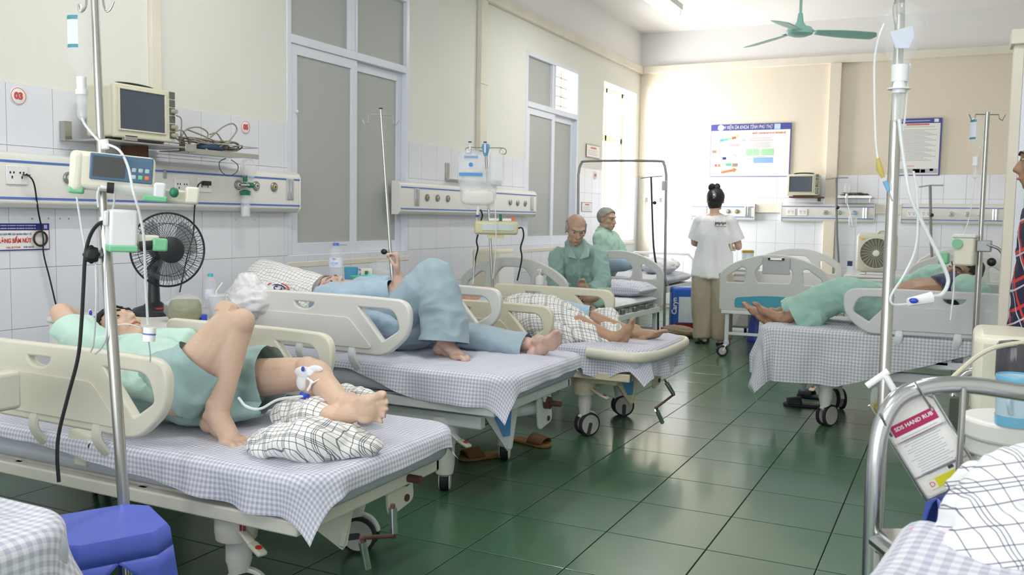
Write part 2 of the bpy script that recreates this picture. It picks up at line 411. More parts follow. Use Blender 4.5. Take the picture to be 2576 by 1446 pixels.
# third window: an open reveal with its casement frame at the back
a, b, z0, z1 = WIN[2]; x = WL-.2
w3 = thing('window_3', None, None, (x, (a+b)/2, z0), kind='structure'); mat('frame_cream', 'F3E7CF', .6)
f = MB(); 
for p, q in ((a, a+.05), (b-.06, b), (a+.6, a+.66)): f.bb((x-.04, p, z0), (x, q, z1))
f.bb((x-.04, a, 2.28), (x, b, 2.36)); f.bb((x-.04, a, z1-.06), (x, b, z1)); f.bb((x-.04, a, z0), (x, b, z0+.06))
f.obj('window_frame', 'frame_cream', w3, bevel=.004)
MB().bb((WL-.22, a-.02, z0-.04), (WL+.02, b+.02, z0)).obj('window_sill', 'cornice_paint', w3, bevel=.004)
# partition with a doorway on the right
struct(MB().bb((.19, 4.99, 0), (.235, 5.1, 2.14)).bb((.175, 4.96, 2.10), (.36, 5.12, 2.17)).obj('trim_7', 'cornice_paint', bevel=.005))
struct(MB().bb((.24, 4.98, 2.17), (WR, 5.08, CZ)).bb((1.25, 4.98, 0), (WR, 5.08, 2.17)).obj('wall_partition', 'wall_paint', smooth=False))
struct(MB().bb((.235, 4.98, 0), (.27, 5.09, 2.10)).bb((1.2, 4.97, 0), (1.25, 5.09, 2.10)).bb((.235, 4.97, 2.05), (1.25, 5.09, 2.10)).obj('door_1', 'alu_white', bevel=.003))
# ------------------------------------------------------------------ ceiling lamps and fan
def tubelight(x, y, z, label, power, cone=True):
    r = thing('fluorescent_lamp', label, 'lamp', (x, y, z), group='fluorescent tubes on the ceiling')
    MB().bb((x-.11, y-.62, z+.03), (x+.11, y+.62, z+.09)).obj('housing', 'lamp_white', r, bevel=.006)
    [MB().bb((x-.09, y+q_-.012, z-.02), (x+.09, y+q_+.012, z+.05)).obj('lamp_holder', 'white_plastic', r, bevel=.004) for q_ in (-.612, .612)]
    m = mat('tube_glow', 'FFFDF8', .5, var=0, emit=6)
    [MB().cyl((x+d_, y-.6, z), (x+d_, y+.6, z), .016, n=12).obj('tube', m, r) for d_ in (-.06, .06)]
    [MB().bb((x-.012, y+q_-.01, z+.09), (x+.012, y+q_+.01, CZ)).obj('hanger', 'lamp_white', r) for q_ in (-.29, .29)]
    l = area('lamp_light', (x, y, z-.03), (0, 0, 0), .1, 1.2, power, (1, .985, .96)); return r
p = atZ(1690, 34, 3.36)
tubelight(p.x, p.y-.6, 3.36, 'glowing white fluorescent tube under the ceiling, left of the green fan', 18)
for x, y, w_ in ((-.6, 7.2, 'the right-hand bed'), (-2.6, 3.4, 'the front beds at left'), (-.3, 2.6, 'the foreground stretcher'), (-1.8, -.6, 'the aisle behind the viewer')):  # unseen lamps, added to light the beds and aisle
    tubelight(x, y, 3.55, 'added unseen ceiling tube above '+w_, 18)
c = atD(2012, 78, 8.3)
fan = thing('ceiling_fan', 'three-bladed pale green ceiling fan on a thin rod', 'fan', c)
MB().cyl(c+V((0, 0, .02)), (c.x, c.y, CZ), .013).obj('down_rod', 'green_fan', fan)
MB().lathe([(.02, .16), (.032, .08), (.055, .045), (.10, .03), (.125, 0), (.115, -.03), (.06, -.05), (.02, -.052)], c, 28).obj('motor_housing', 'green_fan', fan)
MB().lathe([(.055, -.06), (.05, 0), (.015, .03)], (c.x, c.y, CZ-.03), 20).obj('canopy', 'green_fan', fan)
for ang in (27, 147, 267):
    a = math.radians(ang-3); d = V((math.cos(a), math.sin(a), 0)); n = V((-d.y, d.x, 0))
    def bl(u, v, d=d, n=n):
        L = .14+.56*u; wd = (.05+.035*math.sin(min(1, u*1.3)*math.pi*.62))*(1 if u < .9 else math.sqrt(max(0, 1-((u-.9)/.1)**2))*.98+.02)
        s = (v-.5)*2; return c+d*L+n*(s*wd)+V((0, 0, -.01-s*wd*.2-.03*u))
    bo = MB().grid(bl, 20, 6).obj('blade', 'green_fan', fan, solid=.004)
    MB().box(c+d*.15, (.11, .04, .006), M.Rotation(a, 3, 'Z')).obj('blade_bracket', 'green_fan', bo)
# ------------------------------------------------------------------ hospital beds with plastic side rails
mat('bed_paint', 'DCD9CE', .4, var=.05, stain=('B9A98C', 9, .70)); mat('bed_paint_white', 'DDE1E4', .38, var=.03); mat('bed_paint_tan', 'D8CDB4', .42, var=.05, stain=('A8865C', 8, .70))
mat('rail_ivory', 'DEDACB', .35, var=.03, vs=4); mat('rail_white', 'DAD9D6', .33, var=.02); mat('rail_yellow', 'D8D3BC', .36, var=.04); mat('rail_grey', 'C9CACC', .35, var=.02)
mat('edge_worn', 'E3D9B4', .4, var=.06); mat('mattress_vinyl', 'BFC3D0', .7)
mat('wheel_grey', 'B9B8B4', .5); mat('wheel_slot', '3A4048', .5); mat('pedal', 'C8CDB8', .5); mat('red_dot', 'C2332A', .45); mat('rust', '5A3A2C', .7, var=.2); mat('decal_blue', '5C97D2', .4, var=.08, vs=30)
mat('blood_red', 'A0182C', .3, var=.05)
stripes('gingham_lilac', 'E6E6EE', 'AEB0C6', p1=.0155, p2=.0155, soft=True)
stripes('gingham_grey', 'DCDDE2', 'A6A8B2', p1=.019, p2=.019, soft=True)
stripes('gingham_pale', 'E9E9F0', 'B4B8CC', p1=.022, p2=.022, soft=True)
stripes('plaid_white', 'ECEBE8', '3A425A', '30384E', p1=.021, p2=.021, w1=.11, w2=.11, double=True)
stripes('plaid_white_big', 'EDEDF2', '2C3348', '3A4462', p1=.024, p2=.026, w1=.07, w2=.07, double=True)
stripes('pillow_print', 'E9E8E6', '2A3046', '2A3046', p1=.021, p2=.023, w1=.09, w2=.09)
_rail = None
def rail_mesh():
    global _rail
    L, h = .86, .24
    outer = rounded([(0, 0), (0, h), (.62, h), (L, h-.008), (L-.008, .09), (.735, -.008)], [.015, .03, .3, .11, .06, .05], 7)
    hole = rounded([(.575, .205), (.79, .203), (.822, .105), (.722, .042)], [.022, .07, .03, .014], 7)
    slot = [(.22+.13*t/8, .212) for t in range(9)]+[(.285+.065*math.cos(a), .205-.04*math.sin(a)) for a in [math.pi*k/10 for k in range(1, 10)]]
    me = flat2d([outer, hole, slot], .017, .009, 'side_rail'); return me
def railplate():
    p = rounded([(.0, .02), (.0, .150), (.54, .146), (.672, .015)], [.004, .004, .02, .03], 4); return flat2d([p], .004, .002, 'rail_panel')
def loop_top(L=.86, h=.24):
    return None
def side_rail(parent, x0, y, z0, m, flip=1, edge=None):
    """rail in the local xz plane of the bed, loop end towards the foot"""
    T_ = M(((flip, 0, 0, x0), (0, 0, -1, y), (0, 1, 0, z0), (0, 0, 0, 1)))
    r = link('side_rail', xf(rail_mesh(), T_), m, parent, ang=50)
    sgn = -1 if y < 0 else 1
    T2 = T_.copy(); T2[1][3] = y+sgn*.019
    link('rail_panel', xf(railplate(), T2), m, r, ang=50)
    if edge:   # hand-worn yellowed top edge
        MB().tube([(x0+flip*s, y, z0+.236) for s in (.02, .2, .4, .6, .70)], .0105, 8, flat=(1.55, .6)).obj('worn_edge', edge, r)
    for s in (.26, .56):
        MB().tube([(x0+flip*s, y+sgn*.008, z0+.03), (x0+flip*s, y+sgn*.02, z0-.03), (x0+flip*(s+.02), y-sgn*.01, z0-.09), (x0+flip*(s+.03), y-sgn*.06, z0-.12)], .014, 8, flat=(1.6, .7), k=4).obj('rail_arm', 'bed_paint_white' if m != 'rail_ivory' else 'bed_paint', r)
    return r
def caster(parent, x, y, ax, m, r=.068, top=.30, fair=True, slot=0, shroud=False):
    """twin-wheel castor: housing, fairing, two wheels with tyres"""
    d = V((math.cos(ax), math.sin(ax), 0)); e = V((-d.y, d.x, 0)); c = V((x, y, 0))+e*.02; c.z = r
    if shroud:   # long moulded shroud, only the tread of the wheel shows
        h = MB().lathe([(.050, .30), (.050, .225), (.046, .215), (.046, .13), (.040, .085), (.030, .075)], (x, y, 0), 20).obj('caster_housing', m, parent)
        cc = V((x, y, 0))+e*.02; cc.z = .052; MB().tube([cc-d*.02, cc-d*.016, cc+d*.016, cc+d*.02], [.046, .052, .052, .046], 22).obj('tyre', 'rubber', h)
        for s in (-1, 1): MB().tube([cc+d*s*.021, cc+d*s*.026], [.05, .044], 22).obj('wheel_cover', m, h)
        return h
    h = MB().lathe([(.036, top), (.04, top-.02), (.04, .17), (.034, .15), (.03, .12)], (x, y, 0), 18).obj('caster_housing', m, parent)
    if fair:
        R = M((d, e, V((0, 0, 1)))).transposed()
        n = 12; prof = [(math.cos(math.pi*(.05+.75*k/n))*(r+.008), math.sin(math.pi*(.05+.75*k/n))*(r+.010)) for k in range(n+1)]
        prof = prof+[(a*.55, b*.55) for a, b in reversed(prof)]
        MB().prism(prof, c-d*.012, e, V((0, 0, 1)), .024 if e.cross(V((0, 0, 1))).dot(d) > 0 else -.024).obj('wheel_cover', 'white_plastic', h, bevel=.003)
    for s in (-1, 1):
        w = MB(); R = ortho((0, 0, 1), d) if False else None
        a0, a1 = c+d*s*.014, c+d*s*.034
        t = MB().tube([a0, a0.lerp(a1, .15), a0.lerp(a1, .85), a1], [r*.93, r, r, r*.93], 24).obj('tyre', 'rubber', h)
        MB().cyl(c+d*s*.012, c+d*s*.036, r*.82, n=24).obj('wheel_disc', 'wheel_grey', t)
        if slot:
            q = c+d*s*.0365; ca = math.radians(slot)
            uu = e*math.cos(ca)+V((0, 0, 1))*math.sin(ca); vv = d.cross(uu)
            poly = rounded([(-.012, -.062), (.012, -.062), (.012, .012), (-.012, .012)], [.0, .0, .012, .012], 4)
            MB().prism([(p[0], p[1]) for p in poly], q, vv, uu, .002 if vv.cross(uu).dot(d*s) > 0 else -.002).obj('wheel_slot', 'wheel_slot', t)
    return h
def pedal(parent, x, y, a, m, dot='red_dot', tilt=-.12, L=.13):
    d = V((math.cos(a), math.sin(a), 0)); p0 = V((x, y, .285)); p1 = p0+d*L+V((0, 0, tilt*L*4*.5))
    arm = MB().tube([p0, p0.lerp(p1, .35)+V((0, 0, .008)), p0.lerp(p1, .75)], .012, 8, flat=(1.2, .6)).ball(p0, .018).obj('brake_lever', m, parent)
    R = ortho((p1-p0).normalized(), (0, 0, 1))
    MB().box(p1, (.034, .07, .016), R).obj('pedal_pad', 'pedal', arm, bevel=.007)
    MB().lathe([(.011, 0), (.010, .003)], p1+R @ V((0, .006, .0075)), 14, R).obj('pedal_dot', dot, arm)
def bedA(label, Xf, Yc, zt, m, rm, rz=0, rail=(-.47, -.47), rz0=(.255, .255), edge=None, ax=(40, -80, 60, 60), slot=(0, 0), decal=True, crank=None, plates=True, name='hospital_bed', W=.425, shroud=False):
    b = thing(name, label, 'bed', (Xf, Yc, 0), rz, world=False)
    MB().bb((-2.02, -W, zt-.125), (-.012, W, zt-.012)).obj('mattress', 'mattress_vinyl', b, bevel=.04, seg=3)
    f = MB()
    for y in (-W+.005, W-.005): f.bb((-2.02, y-.02, zt-.175), (-.06, y+.02, zt-.13))
    for x in (-2.0, -1.3, -.7, -.08): f.bb((x-.02, -W, zt-.175), (x+.02, W, zt-.13))
    f.obj('deck_frame', m, b, bevel=.006)
    for k in range(9): MB().bb((-1.9+.21*k, -W+.03, zt-.135), (-1.8+.21*k, W-.03, zt-.128)).obj('deck_slat', m, b, bevel=.002)
    for y in (-.33, .33): MB().bb((-1.95, y-.025, .315), (-.16, y+.025, .375)).obj('side_beam', m, b, bevel=.008)
    for x in (-.37, -1.72):
        MB().bb((x-.045, -.36, .265), (x+.045, .36, .335)).obj('cross_beam', m, b, bevel=.02, seg=3)
        for y in (-.31, .31): MB().lathe([(.062, .245), (.066, .27), (.066, .33), (.055, .352), (.03, .36)], (x, y, 0), 20).obj('corner_cap', m, b)
    for k, (x, y) in enumerate(((-.37, -.30), (-.37, .30), (-1.72, -.30), (-1.72, .30))):
        caster(b, x, y, math.radians(ax[k]), 'white_plastic' if k < 2 else m, slot=slot[k] if k < 2 else 0, shroud=shroud)
    pedal(b, -.35, -.33, math.radians(-20), m); pedal(b, -.35, .33, math.radians(75), m)
    # lifting arms between base and deck, foot and head
    for x in (-.42, -1.66):
        for y in (-.24, .24):
            MB().tube([(x+.02, y, .34), (x-.22 if x > -1 else x+.22, y, zt-.15)], .028, 8, flat=(.6, 1.3)).obj('lift_arm', m, b)
    # V-shaped foot bracket, a folded triangular shell with a rounded tip
    xs, tip = -.19, .15
    top = zt-.14
    v = MB(); A = [(xs-.08, -.24, top), (xs+.05, -.01, top), (xs-.08, .18, top)]
    for P0, P1 in ((A[0], A[1]), (A[1], A[2])):
        q = V((xs, -.02, tip)); a_, b_ = V(P0), V(P1); e = (b_-a_).normalized()
        v.add([a_, b_, q+e*.018+V((0, 0, .01)), q-e*.018+V((0, 0, .01)), q+V((0, 0, -.006))], [(0, 1, 2, 4, 3)])
    vb = v.obj('foot_bracket', m, b, solid=.016, smooth=False, bevel=.004)
    if decal:
        a_, b_ = V(A[0]), V(A[1]); q = V((xs, -.02, tip)); cc = (a_+b_)/2; nrm = (b_-a_).cross(q-a_).normalized(); nrm = -nrm if nrm.y > 0 else nrm
        pts = [a_.lerp(b_, .25), a_.lerp(b_, .82)]; pts = [p.lerp(q, .3) for p in pts]+[p.lerp(q, .74) for p in reversed(pts)]
        MB().add([p+nrm*.011 for p in pts], [(0, 1, 2, 3)]).obj('decal', 'decal_blue', vb, smooth=False)
    MB().tube([(-.36, -.16, .30), (-.24, -.08, .36), (-.12, .02, zt-.15)], .035, 10, flat=(.5, 1.3)).obj('foot_strut', m, b)
    MB().tube([(-.30, .02, .30), (-.12, .16, .33)], .035, 12).obj('actuator_tube', m, b)
    # end plate carrying the crank
    if plates:
        px, py = -.10, .18
        pl = xf(flat2d([rrect(-.075, -.10, .075, .10, .03)], .006, .002), M.Translation((px, py, .335)) @ M(((0, 0, 1, 0), (1, 0, 0, 0), (0, 1, 0, 0), (0, 0, 0, 1))) @ M.Rotation(.15, 4, 'Z'))
        po = link('gear_plate', pl, m, b)
        for (a_, c_) in ((-.045, .06), (.045, .065), (.04, -.07)): MB().cyl((px+.004, py+a_, .335+c_), (px+.012, py+a_, .335+c_), .013, n=12).obj('bolt', 'rust', po)
        MB().cyl((px, py+.0, .35), (px+.09, py+.0, .35), .014, n=12).lathe([(.03, 0), (.03, .025)], (px+.01, py, .35), 14, M.Rotation(math.pi/2, 3, 'Y')).obj('crank_socket', 'rust', po)
        MB().box((px+.015, py-.04, .40), (.012, .03, .13), M.Rotation(.6, 3, 'X')).obj('link_arm', m, po, bevel=.005)
    if crank:
        cr = MB().tube(crank[:2]+[crank[1].lerp(crank[2], .08)], .0075, 8).tube([crank[1], crank[2]], .0065, 8).tube([crank[2], crank[3]], .006, 8).ball(crank[1], .0085).ball(crank[2], .008).obj('crank', 'rust', b)
        MB().cyl(crank[0].lerp(crank[1], .1), crank[0].lerp(crank[1], .9), .0125, n=12).obj('crank_arm_sleeve', 'chrome', cr)
        MB().cyl(crank[2].lerp(crank[3], .12), crank[3], .0115, n=12).obj('crank_grip', 'chrome', cr)
    for y, xr, zz in ((-W-.03, rail[0], rz0[0]), (W+.03, rail[1], rz0[1])):
        if xr is None: continue
        side_rail(b, xr-.86, y, zt+zz-.23, rm, 1, edge)
    return b
    hb = xf(flat2d([rounded([(-.44, 0), (-.44, .40), (0, .46), (.44, .40), (.44, 0)], [.02, .05, .3, .05, .02])], .016, .006), M(((0, 0, 1, -2.09), (1, 0, 0, 0), (0, 1, 0, zt-.12), (0, 0, 0, 1))))
    link('head_board', hb, rm, b, ang=50)
    return b
def loc(bx, by, p): return V((p.x-bx, p.y-by, p.z))
B1, B2, B3, B7 = (-1.58, 2.37, .50), (-1.66, 3.755, .57), (-1.50, 5.05, .53), (-1.05, 6.02, .60)
cr1 = [loc(*B1[:2], atX(x, y, -1.46)) for x, y in ((962, 1262), (988, 1268), (990, 1348), (910, 1352))]; cr1 = [cr1[1], cr1[2], cr1[3], loc(*B1[:2], atX(924, 1428, -1.46))]
cr3 = [loc(*B3[:2], atX(x, y, -1.40)) for x, y in ((1672, 955), (1695, 992), (1650, 1026), (1666, 1062))]
bed1 = bedA('ivory hospital bed in front, patient with a raised bare knee on it', *B1, 'bed_paint', 'rail_ivory', W=.385, rail=(-.53, -.56), rz0=(.285, .27), edge='edge_worn', ax=(-62, -70, 30, 60), slot=(90, 10), decal=False, crank=cr1)
bed2 = bedA('white hospital bed whose patient lies in long blue trousers', *B2, 'bed_paint_white', 'rail_white', W=.405, shroud=True, rail=(-.47, -.47), rz0=(.29, .285), ax=(25, 20, 30, 60), decal=True)
bed3 = bedA('hospital bed with a bare foot loop and a bent crank hanging below', *B3, 'bed_paint_tan', 'rail_yellow', rail=(-.51, -.48), rz0=(.205, .235), edge='edge_worn', ax=(-35, -55, 30, 60), slot=(75, 90), crank=cr3)
bed7 = bedA('light grey hospital bed on the right side of the aisle', *B7, 'bed_paint_white', 'rail_grey', rz=math.pi, rail=(-.44, -.47), rz0=(.25, .25), ax=(30, 150, 30, 60), decal=False, plates=False)
# number plate under the second bed, paint chips and blood drip on the first
q = bed2
nb = MB().bb((-.33, -.02, .245), (-.325, .21, .33)).obj('number_plate', 'blue_dark', q); 
MB().bb((-.325, -.01, .275), (-.3235, .20, .325)).obj('plate_field', 'sign_white', nb, smooth=False)
F_ = frame((-.3225, .095, .30), (0, 1, 0), (0, 0, 1)); text('SỐ 01', .05, 'navy_print', nb, F_, sx=.9, bold=.0015)
MB().bb((-.325, .0, .252), (-.3235, .19, .266)).obj('plate_strip', 'edge_worn', nb, smooth=False)
# blood on the near foot corner cap of bed 1
bl = MB().ball((-.31, -.335, .325), (.016, .016, .028)).tube([(-.305, -.345, .31), (-.304, -.348, .27)], .004, 6).tube([(-.315, -.35, .31), (-.314, -.352, .285)], .003, 6).obj('red_paint_drip', 'blood_red', bed1)
# foot loop of bed 3
lp = [(-.30, -.46, .505-.0), (-.10, -.46, .50), (.0, -.40, .495), (.045, -.2, .49), (.05, .1, .49), (.03, .36, .49), (-.05, .45, .49), (-.3, .46, .49)]
MB().tube(lp, .023, 12, k=6, flat=(.8, 1.3)).obj('foot_loop', 'rail_ivory', bed3)
MB().bb((-.06, .02, .475), (-.01, .34, .505)).obj('loop_tray', 'rail_ivory', bed3, bevel=.01)
# ------------------------------------------------------------------ sheets
def sheet(name, label, B, m, near, far, foot, u0=-1.55, W=.43, rz=0, seed=0, zlift=0, rc=.10, amp=.02, group=None, nu=120, nv=110, top=None, freq=1.0):
    bx, by, zt = B; zt += .004+zlift
    c, s_ = math.cos(rz), math.sin(rz); rnd = random.Random(seed); ph = [rnd.uniform(0, 6.28) for _ in range(6)]
    iu, iw = -rc, W-rc
    def mp(u, v):
        cu = min(u, iu); cv = max(-iw, min(iw, v)); dx, dy = u-cu, v-cv; dd = math.hypot(dx, dy)
        if dd > 1e-9: ox, oy = dx/dd, dy/dd
        else: ox = oy = 0
        d = dd-rc
        if d <= 0:
            z = .006*NZ.noise(V((u*7, v*9, seed)))+.004*NZ.noise(V((u*23, v*15, seed+2)))
            if top: z += top(u, v)
            return V((u, v, zt+z))
        rb = .03; a = min(d/rb, math.pi/2)
        hx = rc+rb*math.sin(a); z = -rb*(1-math.cos(a)); ex = d-rb*math.pi/2
        if ex > 0:
            z -= ex; per = (u*oy*(-1 if v < 0 else 1)+v*ox+math.atan2(oy, ox)*.30)
            k = min(1, ex/.16)
            w = math.sin(per*19*freq+ph[0]+1.3*math.sin(per*5+ph[1]))*.6+math.sin(per*37*freq+ph[2])*.28+.4*NZ.noise(V((per*11, z*5, seed)))
            hx += amp*k*w+.012*k+.035*k*k*abs(ox*oy)*2
        return V((cu+ox*hx, cv+oy*hx, zt+z))
    def fl(i, j):
        e = foot(j*2-1); u = u0+(e-u0)*i
        a_, b_ = near(u), far(u); v = -(W+a_)+(2*W+a_+b_)*j
        return u, v
    def pos(i, j):
        p = mp(*fl(i, j)); return V((bx+c*p.x-s_*p.y, by+s_*p.x+c*p.y, p.z))
    o = MB().grid(pos, nu, nv, fl).obj(name, m, ang=180)
    tag(o, label, 'bed sheet', group); return o
lerp = lambda a, b, t: a+(b-a)*max(0, min(1, t))
sheet('bed_sheet', 'lilac gingham sheet hanging to a point off the front ivory bed', B1, 'gingham_lilac',
      lambda u: lerp(.06, .14, (u+1.15)/.95), lambda u: lerp(.05, .08, (u+.8)/.8), lambda t: lerp(.085, .075, (t+1)/2), u0=-1.9, seed=3, rc=.11, amp=.033, W=.385)
sheet('bed_sheet', 'lilac gingham sheet on the white bed of the blue-trousered patient', B2, 'gingham_lilac',
      lambda u: lerp(.05, .155, (u+.80)/.35), lambda u: lerp(.03, .08, (u+.8)/.8), lambda t: lerp(.09, .075, (t+1)/2), u0=-1.9, seed=8, rc=.10, amp=.03, W=.405)
sheet('bed_sheet', 'crumpled gingham sheet on the bed with the foot loop', B3, 'gingham_lilac',
      lambda u: lerp(.05, .20, (u+.7)/.5) if u < -.22 else lerp(.20, .10, (u+.22)/.2), lambda u: .05, lambda t: .10+.10*math.cos(t*1.5), u0=-1.9, seed=5, rc=.16, amp=.03, W=.41)
sheet('bed_sheet', 'grey gingham sheet hanging low over the right-hand bed', B7, 'gingham_grey',
      lambda u: .15, lambda u: lerp(.06, .34, (u+1.25)/.8), lambda t: .30, u0=-1.9, rz=math.pi, seed=11, rc=.08, amp=.03, W=.44)
# ------------------------------------------------------------------ beds with moulded end boards, standing lengthwise
def board_mesh(t=.016):
    o = rounded([(-.465, 0), (-.465, .34), (-.36, .42), (-.18, .49), (0, .51), (.18, .49), (.36, .42), (.465, .34), (.465, 0)], [.03, .05, .2, .3, .3, .3, .2, .05, .03], 6)
    h1 = rounded([(-.42, .245), (-.415, .31), (-.28, .405), (-.235, .39), (-.25, .245)], .025, 5)
    h2 = rounded([(-.155, .25), (-.175, .36), (-.10, .445), (.10, .445), (.175, .36), (.155, .25)], .04, 5)
    h3 = [(-x, y) for x, y in reversed(h1)]
    return flat2d([o, h1, h2, h3], t, .009, 'board')
def bedB(label, Xc, Y0, rz, zb, m, inset=None, L=2.02, name='ward_bed', mz=.50, clip=False, castx=0):
    b = thing(name, label, 'bed', (Xc, Y0, 0), rz, world=False)
    for k, y in enumerate((0, L)):
        T_ = M(((1, 0, 0, 0), (0, 0, -1, y), (0, 1, 0, zb), (0, 0, 0, 1)))
        bo = link('foot_board' if k == 0 else 'head_board', xf(board_mesh(), T_), m, b, ang=50)
        if inset and k == 0:
            p = rounded([(-.33, .03), (-.33, .115), (0, .15), (.33, .115), (.33, .03)], [.02, .03, .3, .03, .02])
            link('inset_panel', xf(flat2d([p], .004, .002), M(((1, 0, 0, 0), (0, 0, -1, -.018), (0, 1, 0, zb), (0, 0, 0, 1)))), inset, bo)
        for s in (-1, 1):
            MB().bb((s*.40-.018, y-.018+(.02 if k == 0 else -.02), .13), (s*.40+.018, y+.018+(.02 if k == 0 else -.02), zb+.02)).obj('leg', 'bed_paint_white', b, bevel=.005)
            x = s*.40; yy = y+(.02 if k == 0 else -.02)
            h = MB().lathe([(.022, .15), (.028, .12), (.02, .10)], (x, yy, 0), 14).tube([(x, yy, .12), (x-.02, yy-.02, .09), (x-.03, yy-.03, .055)], .02, 8, flat=(1.3, .6)).obj('caster_fork', 'bed_paint_white', b)
            cc = V((x-.03, yy-.03, .052)); ax = V((.35, -.93, 0)).normalized()
            t = MB().tube([cc-ax*.016, cc-ax*.011, cc+ax*.011, cc+ax*.016], [.046, .052, .052, .046], 22).obj('tyre', 'rubber', b); MB().cyl(cc-ax*.018, cc+ax*.018, .034, n=18).obj('wheel_disc', 'wheel_grey', t)
        MB().bb((-.45, y-.02, zb-.035), (.45, y+.02, zb-.005)).obj('end_rail', 'bed_paint_white', b, bevel=.005)
        MB().bb((-.40, y-.012+.02*(1-2*k), .20), (.40, y+.012+.02*(1-2*k), .225)).obj('cross_tie', 'bed_paint_white', b, bevel=.003)
    for s in (-1, 1):
        MB().bb((s*.44-.015, .03, zb-.05), (s*.44+.015, L-.03, zb+.0)).obj('side_frame', 'bed_paint_white', b, bevel=.004)
        for k in range(6): MB().bb((s*.44-.012, .25+.28*k, zb), (s*.44+.012, .32+.28*k, zb+.045)).obj('mesh_clip', 'steel', b, bevel=.003)
    for k in range(8): MB().bb((-.43, .15+.23*k, zb+.035), (.43, .26+.23*k, zb+.045)).obj('deck_slat', 'steel', b, bevel=.002)
    return b
mat('board_grey', 'CDCFCB', .38, var=.015); mat('turquoise', '3E9DB5', .4, var=.02)
bed4 = bedB('bed with pale arched end boards under the sitting bald man', -3.06, 6.22, math.radians(-3.5), .42, 'board_grey')
bed5 = bedB('bed with arched grey end boards, turquoise panel and clipboard', -1.46, 8.22, math.radians(3.5), .43, 'board_grey', 'turquoise')
bed9 = bedB('bed with an arched board at the back wall, behind the right-hand patient', .03, 9.9, 0, .44, 'board_grey')
mat('sheet_white', 'E2E3EA', .85, var=.03, bump=.2, bs=25)
def padded(name, label, cat, c, d, rz, m, lump=.012, seed=0, nu=44, nv=32, p=4, uvs=1.0, group=None, parent=None, tilt=0, sag=0):
    """a soft cushion-like solid: superellipse with crumples"""
    R = M.Rotation(rz, 3, 'Z') @ M.Rotation(tilt, 3, 'Y'); mb = MB()
    def fn(i, j, top=1):
        a = (i*2-1); b = (j*2-1); e = max(0, 1-abs(a)**p)*max(0, 1-abs(b)**p)
        h = e**.42; n = NZ.noise(V((a*3.1, b*2.6, seed)))+.5*NZ.noise(V((a*7.7, b*6.9, seed+4)))
        q = V((a*d[0]/2, b*d[1]/2, top*d[2]/2*h+lump*n*h*(1 if top > 0 else .3)-sag*(1-h)))
        return V(c)+R @ q
    mb.grid(lambda i, j: fn(i, j, 1), nu, nv, lambda i, j: (i*d[0]*uvs, j*d[1]*uvs))
    mb.grid(lambda i, j: fn(1-i, j, -1), nu, nv, lambda i, j: (i*d[0]*uvs+.013, j*d[1]*uvs+.007))
    o = mb.obj(name, m, parent, ang=180)
    if label: tag(o, label, cat, group)
    return o
r7 = math.radians(-3.5)
def inbed(X, Y, rz, x, y, z): return V((X+x*math.cos(rz)-y*math.sin(rz), Y+x*math.sin(rz)+y*math.cos(rz), z))
padded('thin_mattress', 'thin crumpled pad on the bed of the sitting bald man', 'mattress', inbed(-3.06, 6.22, r7, 0, 1.01, .495), (.86, 1.95, .07), r7, 'sheet_white', .008, 3, p=10)
padded('pillow', 'pale lilac pillow on the bald man\'s bed, against its far board', 'pillow', inbed(-3.06, 6.22, r7, .14, 1.72, .595), (.62, .42, .14), r7, 'gingham_pale', .02, 6, p=3)
padded('thin_mattress', 'pad on the bed with the turquoise end panel', 'mattress', inbed(-1.46, 8.22, math.radians(3.5), 0, 1.01, .50), (.86, 1.95, .07), math.radians(3.5), 'sheet_white', .006, 4, p=10)
padded('thin_mattress', 'pad on the back wall bed behind the right-hand patient', 'mattress', (.03, 10.9, .51), (.86, 1.95, .07), 0, 'sheet_white', .006, 4, p=10)
# clipboard on bed 5
T5 = M.Translation((-1.46, 8.22, 0)) @ M.Rotation(math.radians(3.5), 4, 'Z')
cp = T5 @ V((.02, -.03, .845)); cb = thing('clipboard', 'grey metal clipboard hung on the board with the turquoise panel', 'clipboard', cp)
mat('clip_grey', 'A9ABAC', .4, .3)
MB().box(cp, (.235, .012, .15), M.Rotation(math.radians(3.5), 3, 'Z')).obj('plate', 'clip_grey', cb, bevel=.004)
MB().box(cp+V((0, -.012, .062)), (.14, .018, .03), M.Rotation(math.radians(3.5), 3, 'Z')).obj('clip', 'steel', cb, bevel=.006)
for s in (-1, 1): MB().cyl(cp+V((s*.06, -.02, .062)), cp+V((s*.06, -.026, .062)), .012, n=12).obj('clip_end', 'black', cb)

# latch blocks of the near rail of bed 1
lb = MB().box(loc(*B1[:2], atY(212, 1112, 1.99)), (.10, .05, .075), M.Rotation(.12, 3, 'Y')).obj('rail_latch', 'cream_plastic', bed1, bevel=.008)
MB().box(loc(*B1[:2], atY(215, 1150, 2.0)), (.06, .045, .05)).obj('latch_cover', 'bed_paint', lb, bevel=.006); MB().cyl(loc(*B1[:2], atY(228, 1122, 1.96)), loc(*B1[:2], atY(228, 1122, 1.985)), .009).obj('bolt', 'rust', lb)

for dx, w_, h_ in ((-.13, .05, .14), (0, .10, .16), (.13, .05, .14)):   # latch hardware under the near rail of bed 7
    g_ = atY(2370, 895, 5.60); q_ = V((-(g_.x+dx-B7[0]), -(g_.y-B7[1]), g_.z+(.0 if dx == 0 else .02)))
    o_ = MB().box(q_, (w_, .035, h_)).obj('rail_latch', 'bed_paint_white', bed7, bevel=.006)
    if dx == 0: MB().box(q_+V((0, .018, -.015)), (.06, .004, .07)).obj('latch_window', 'clip_grey', o_)
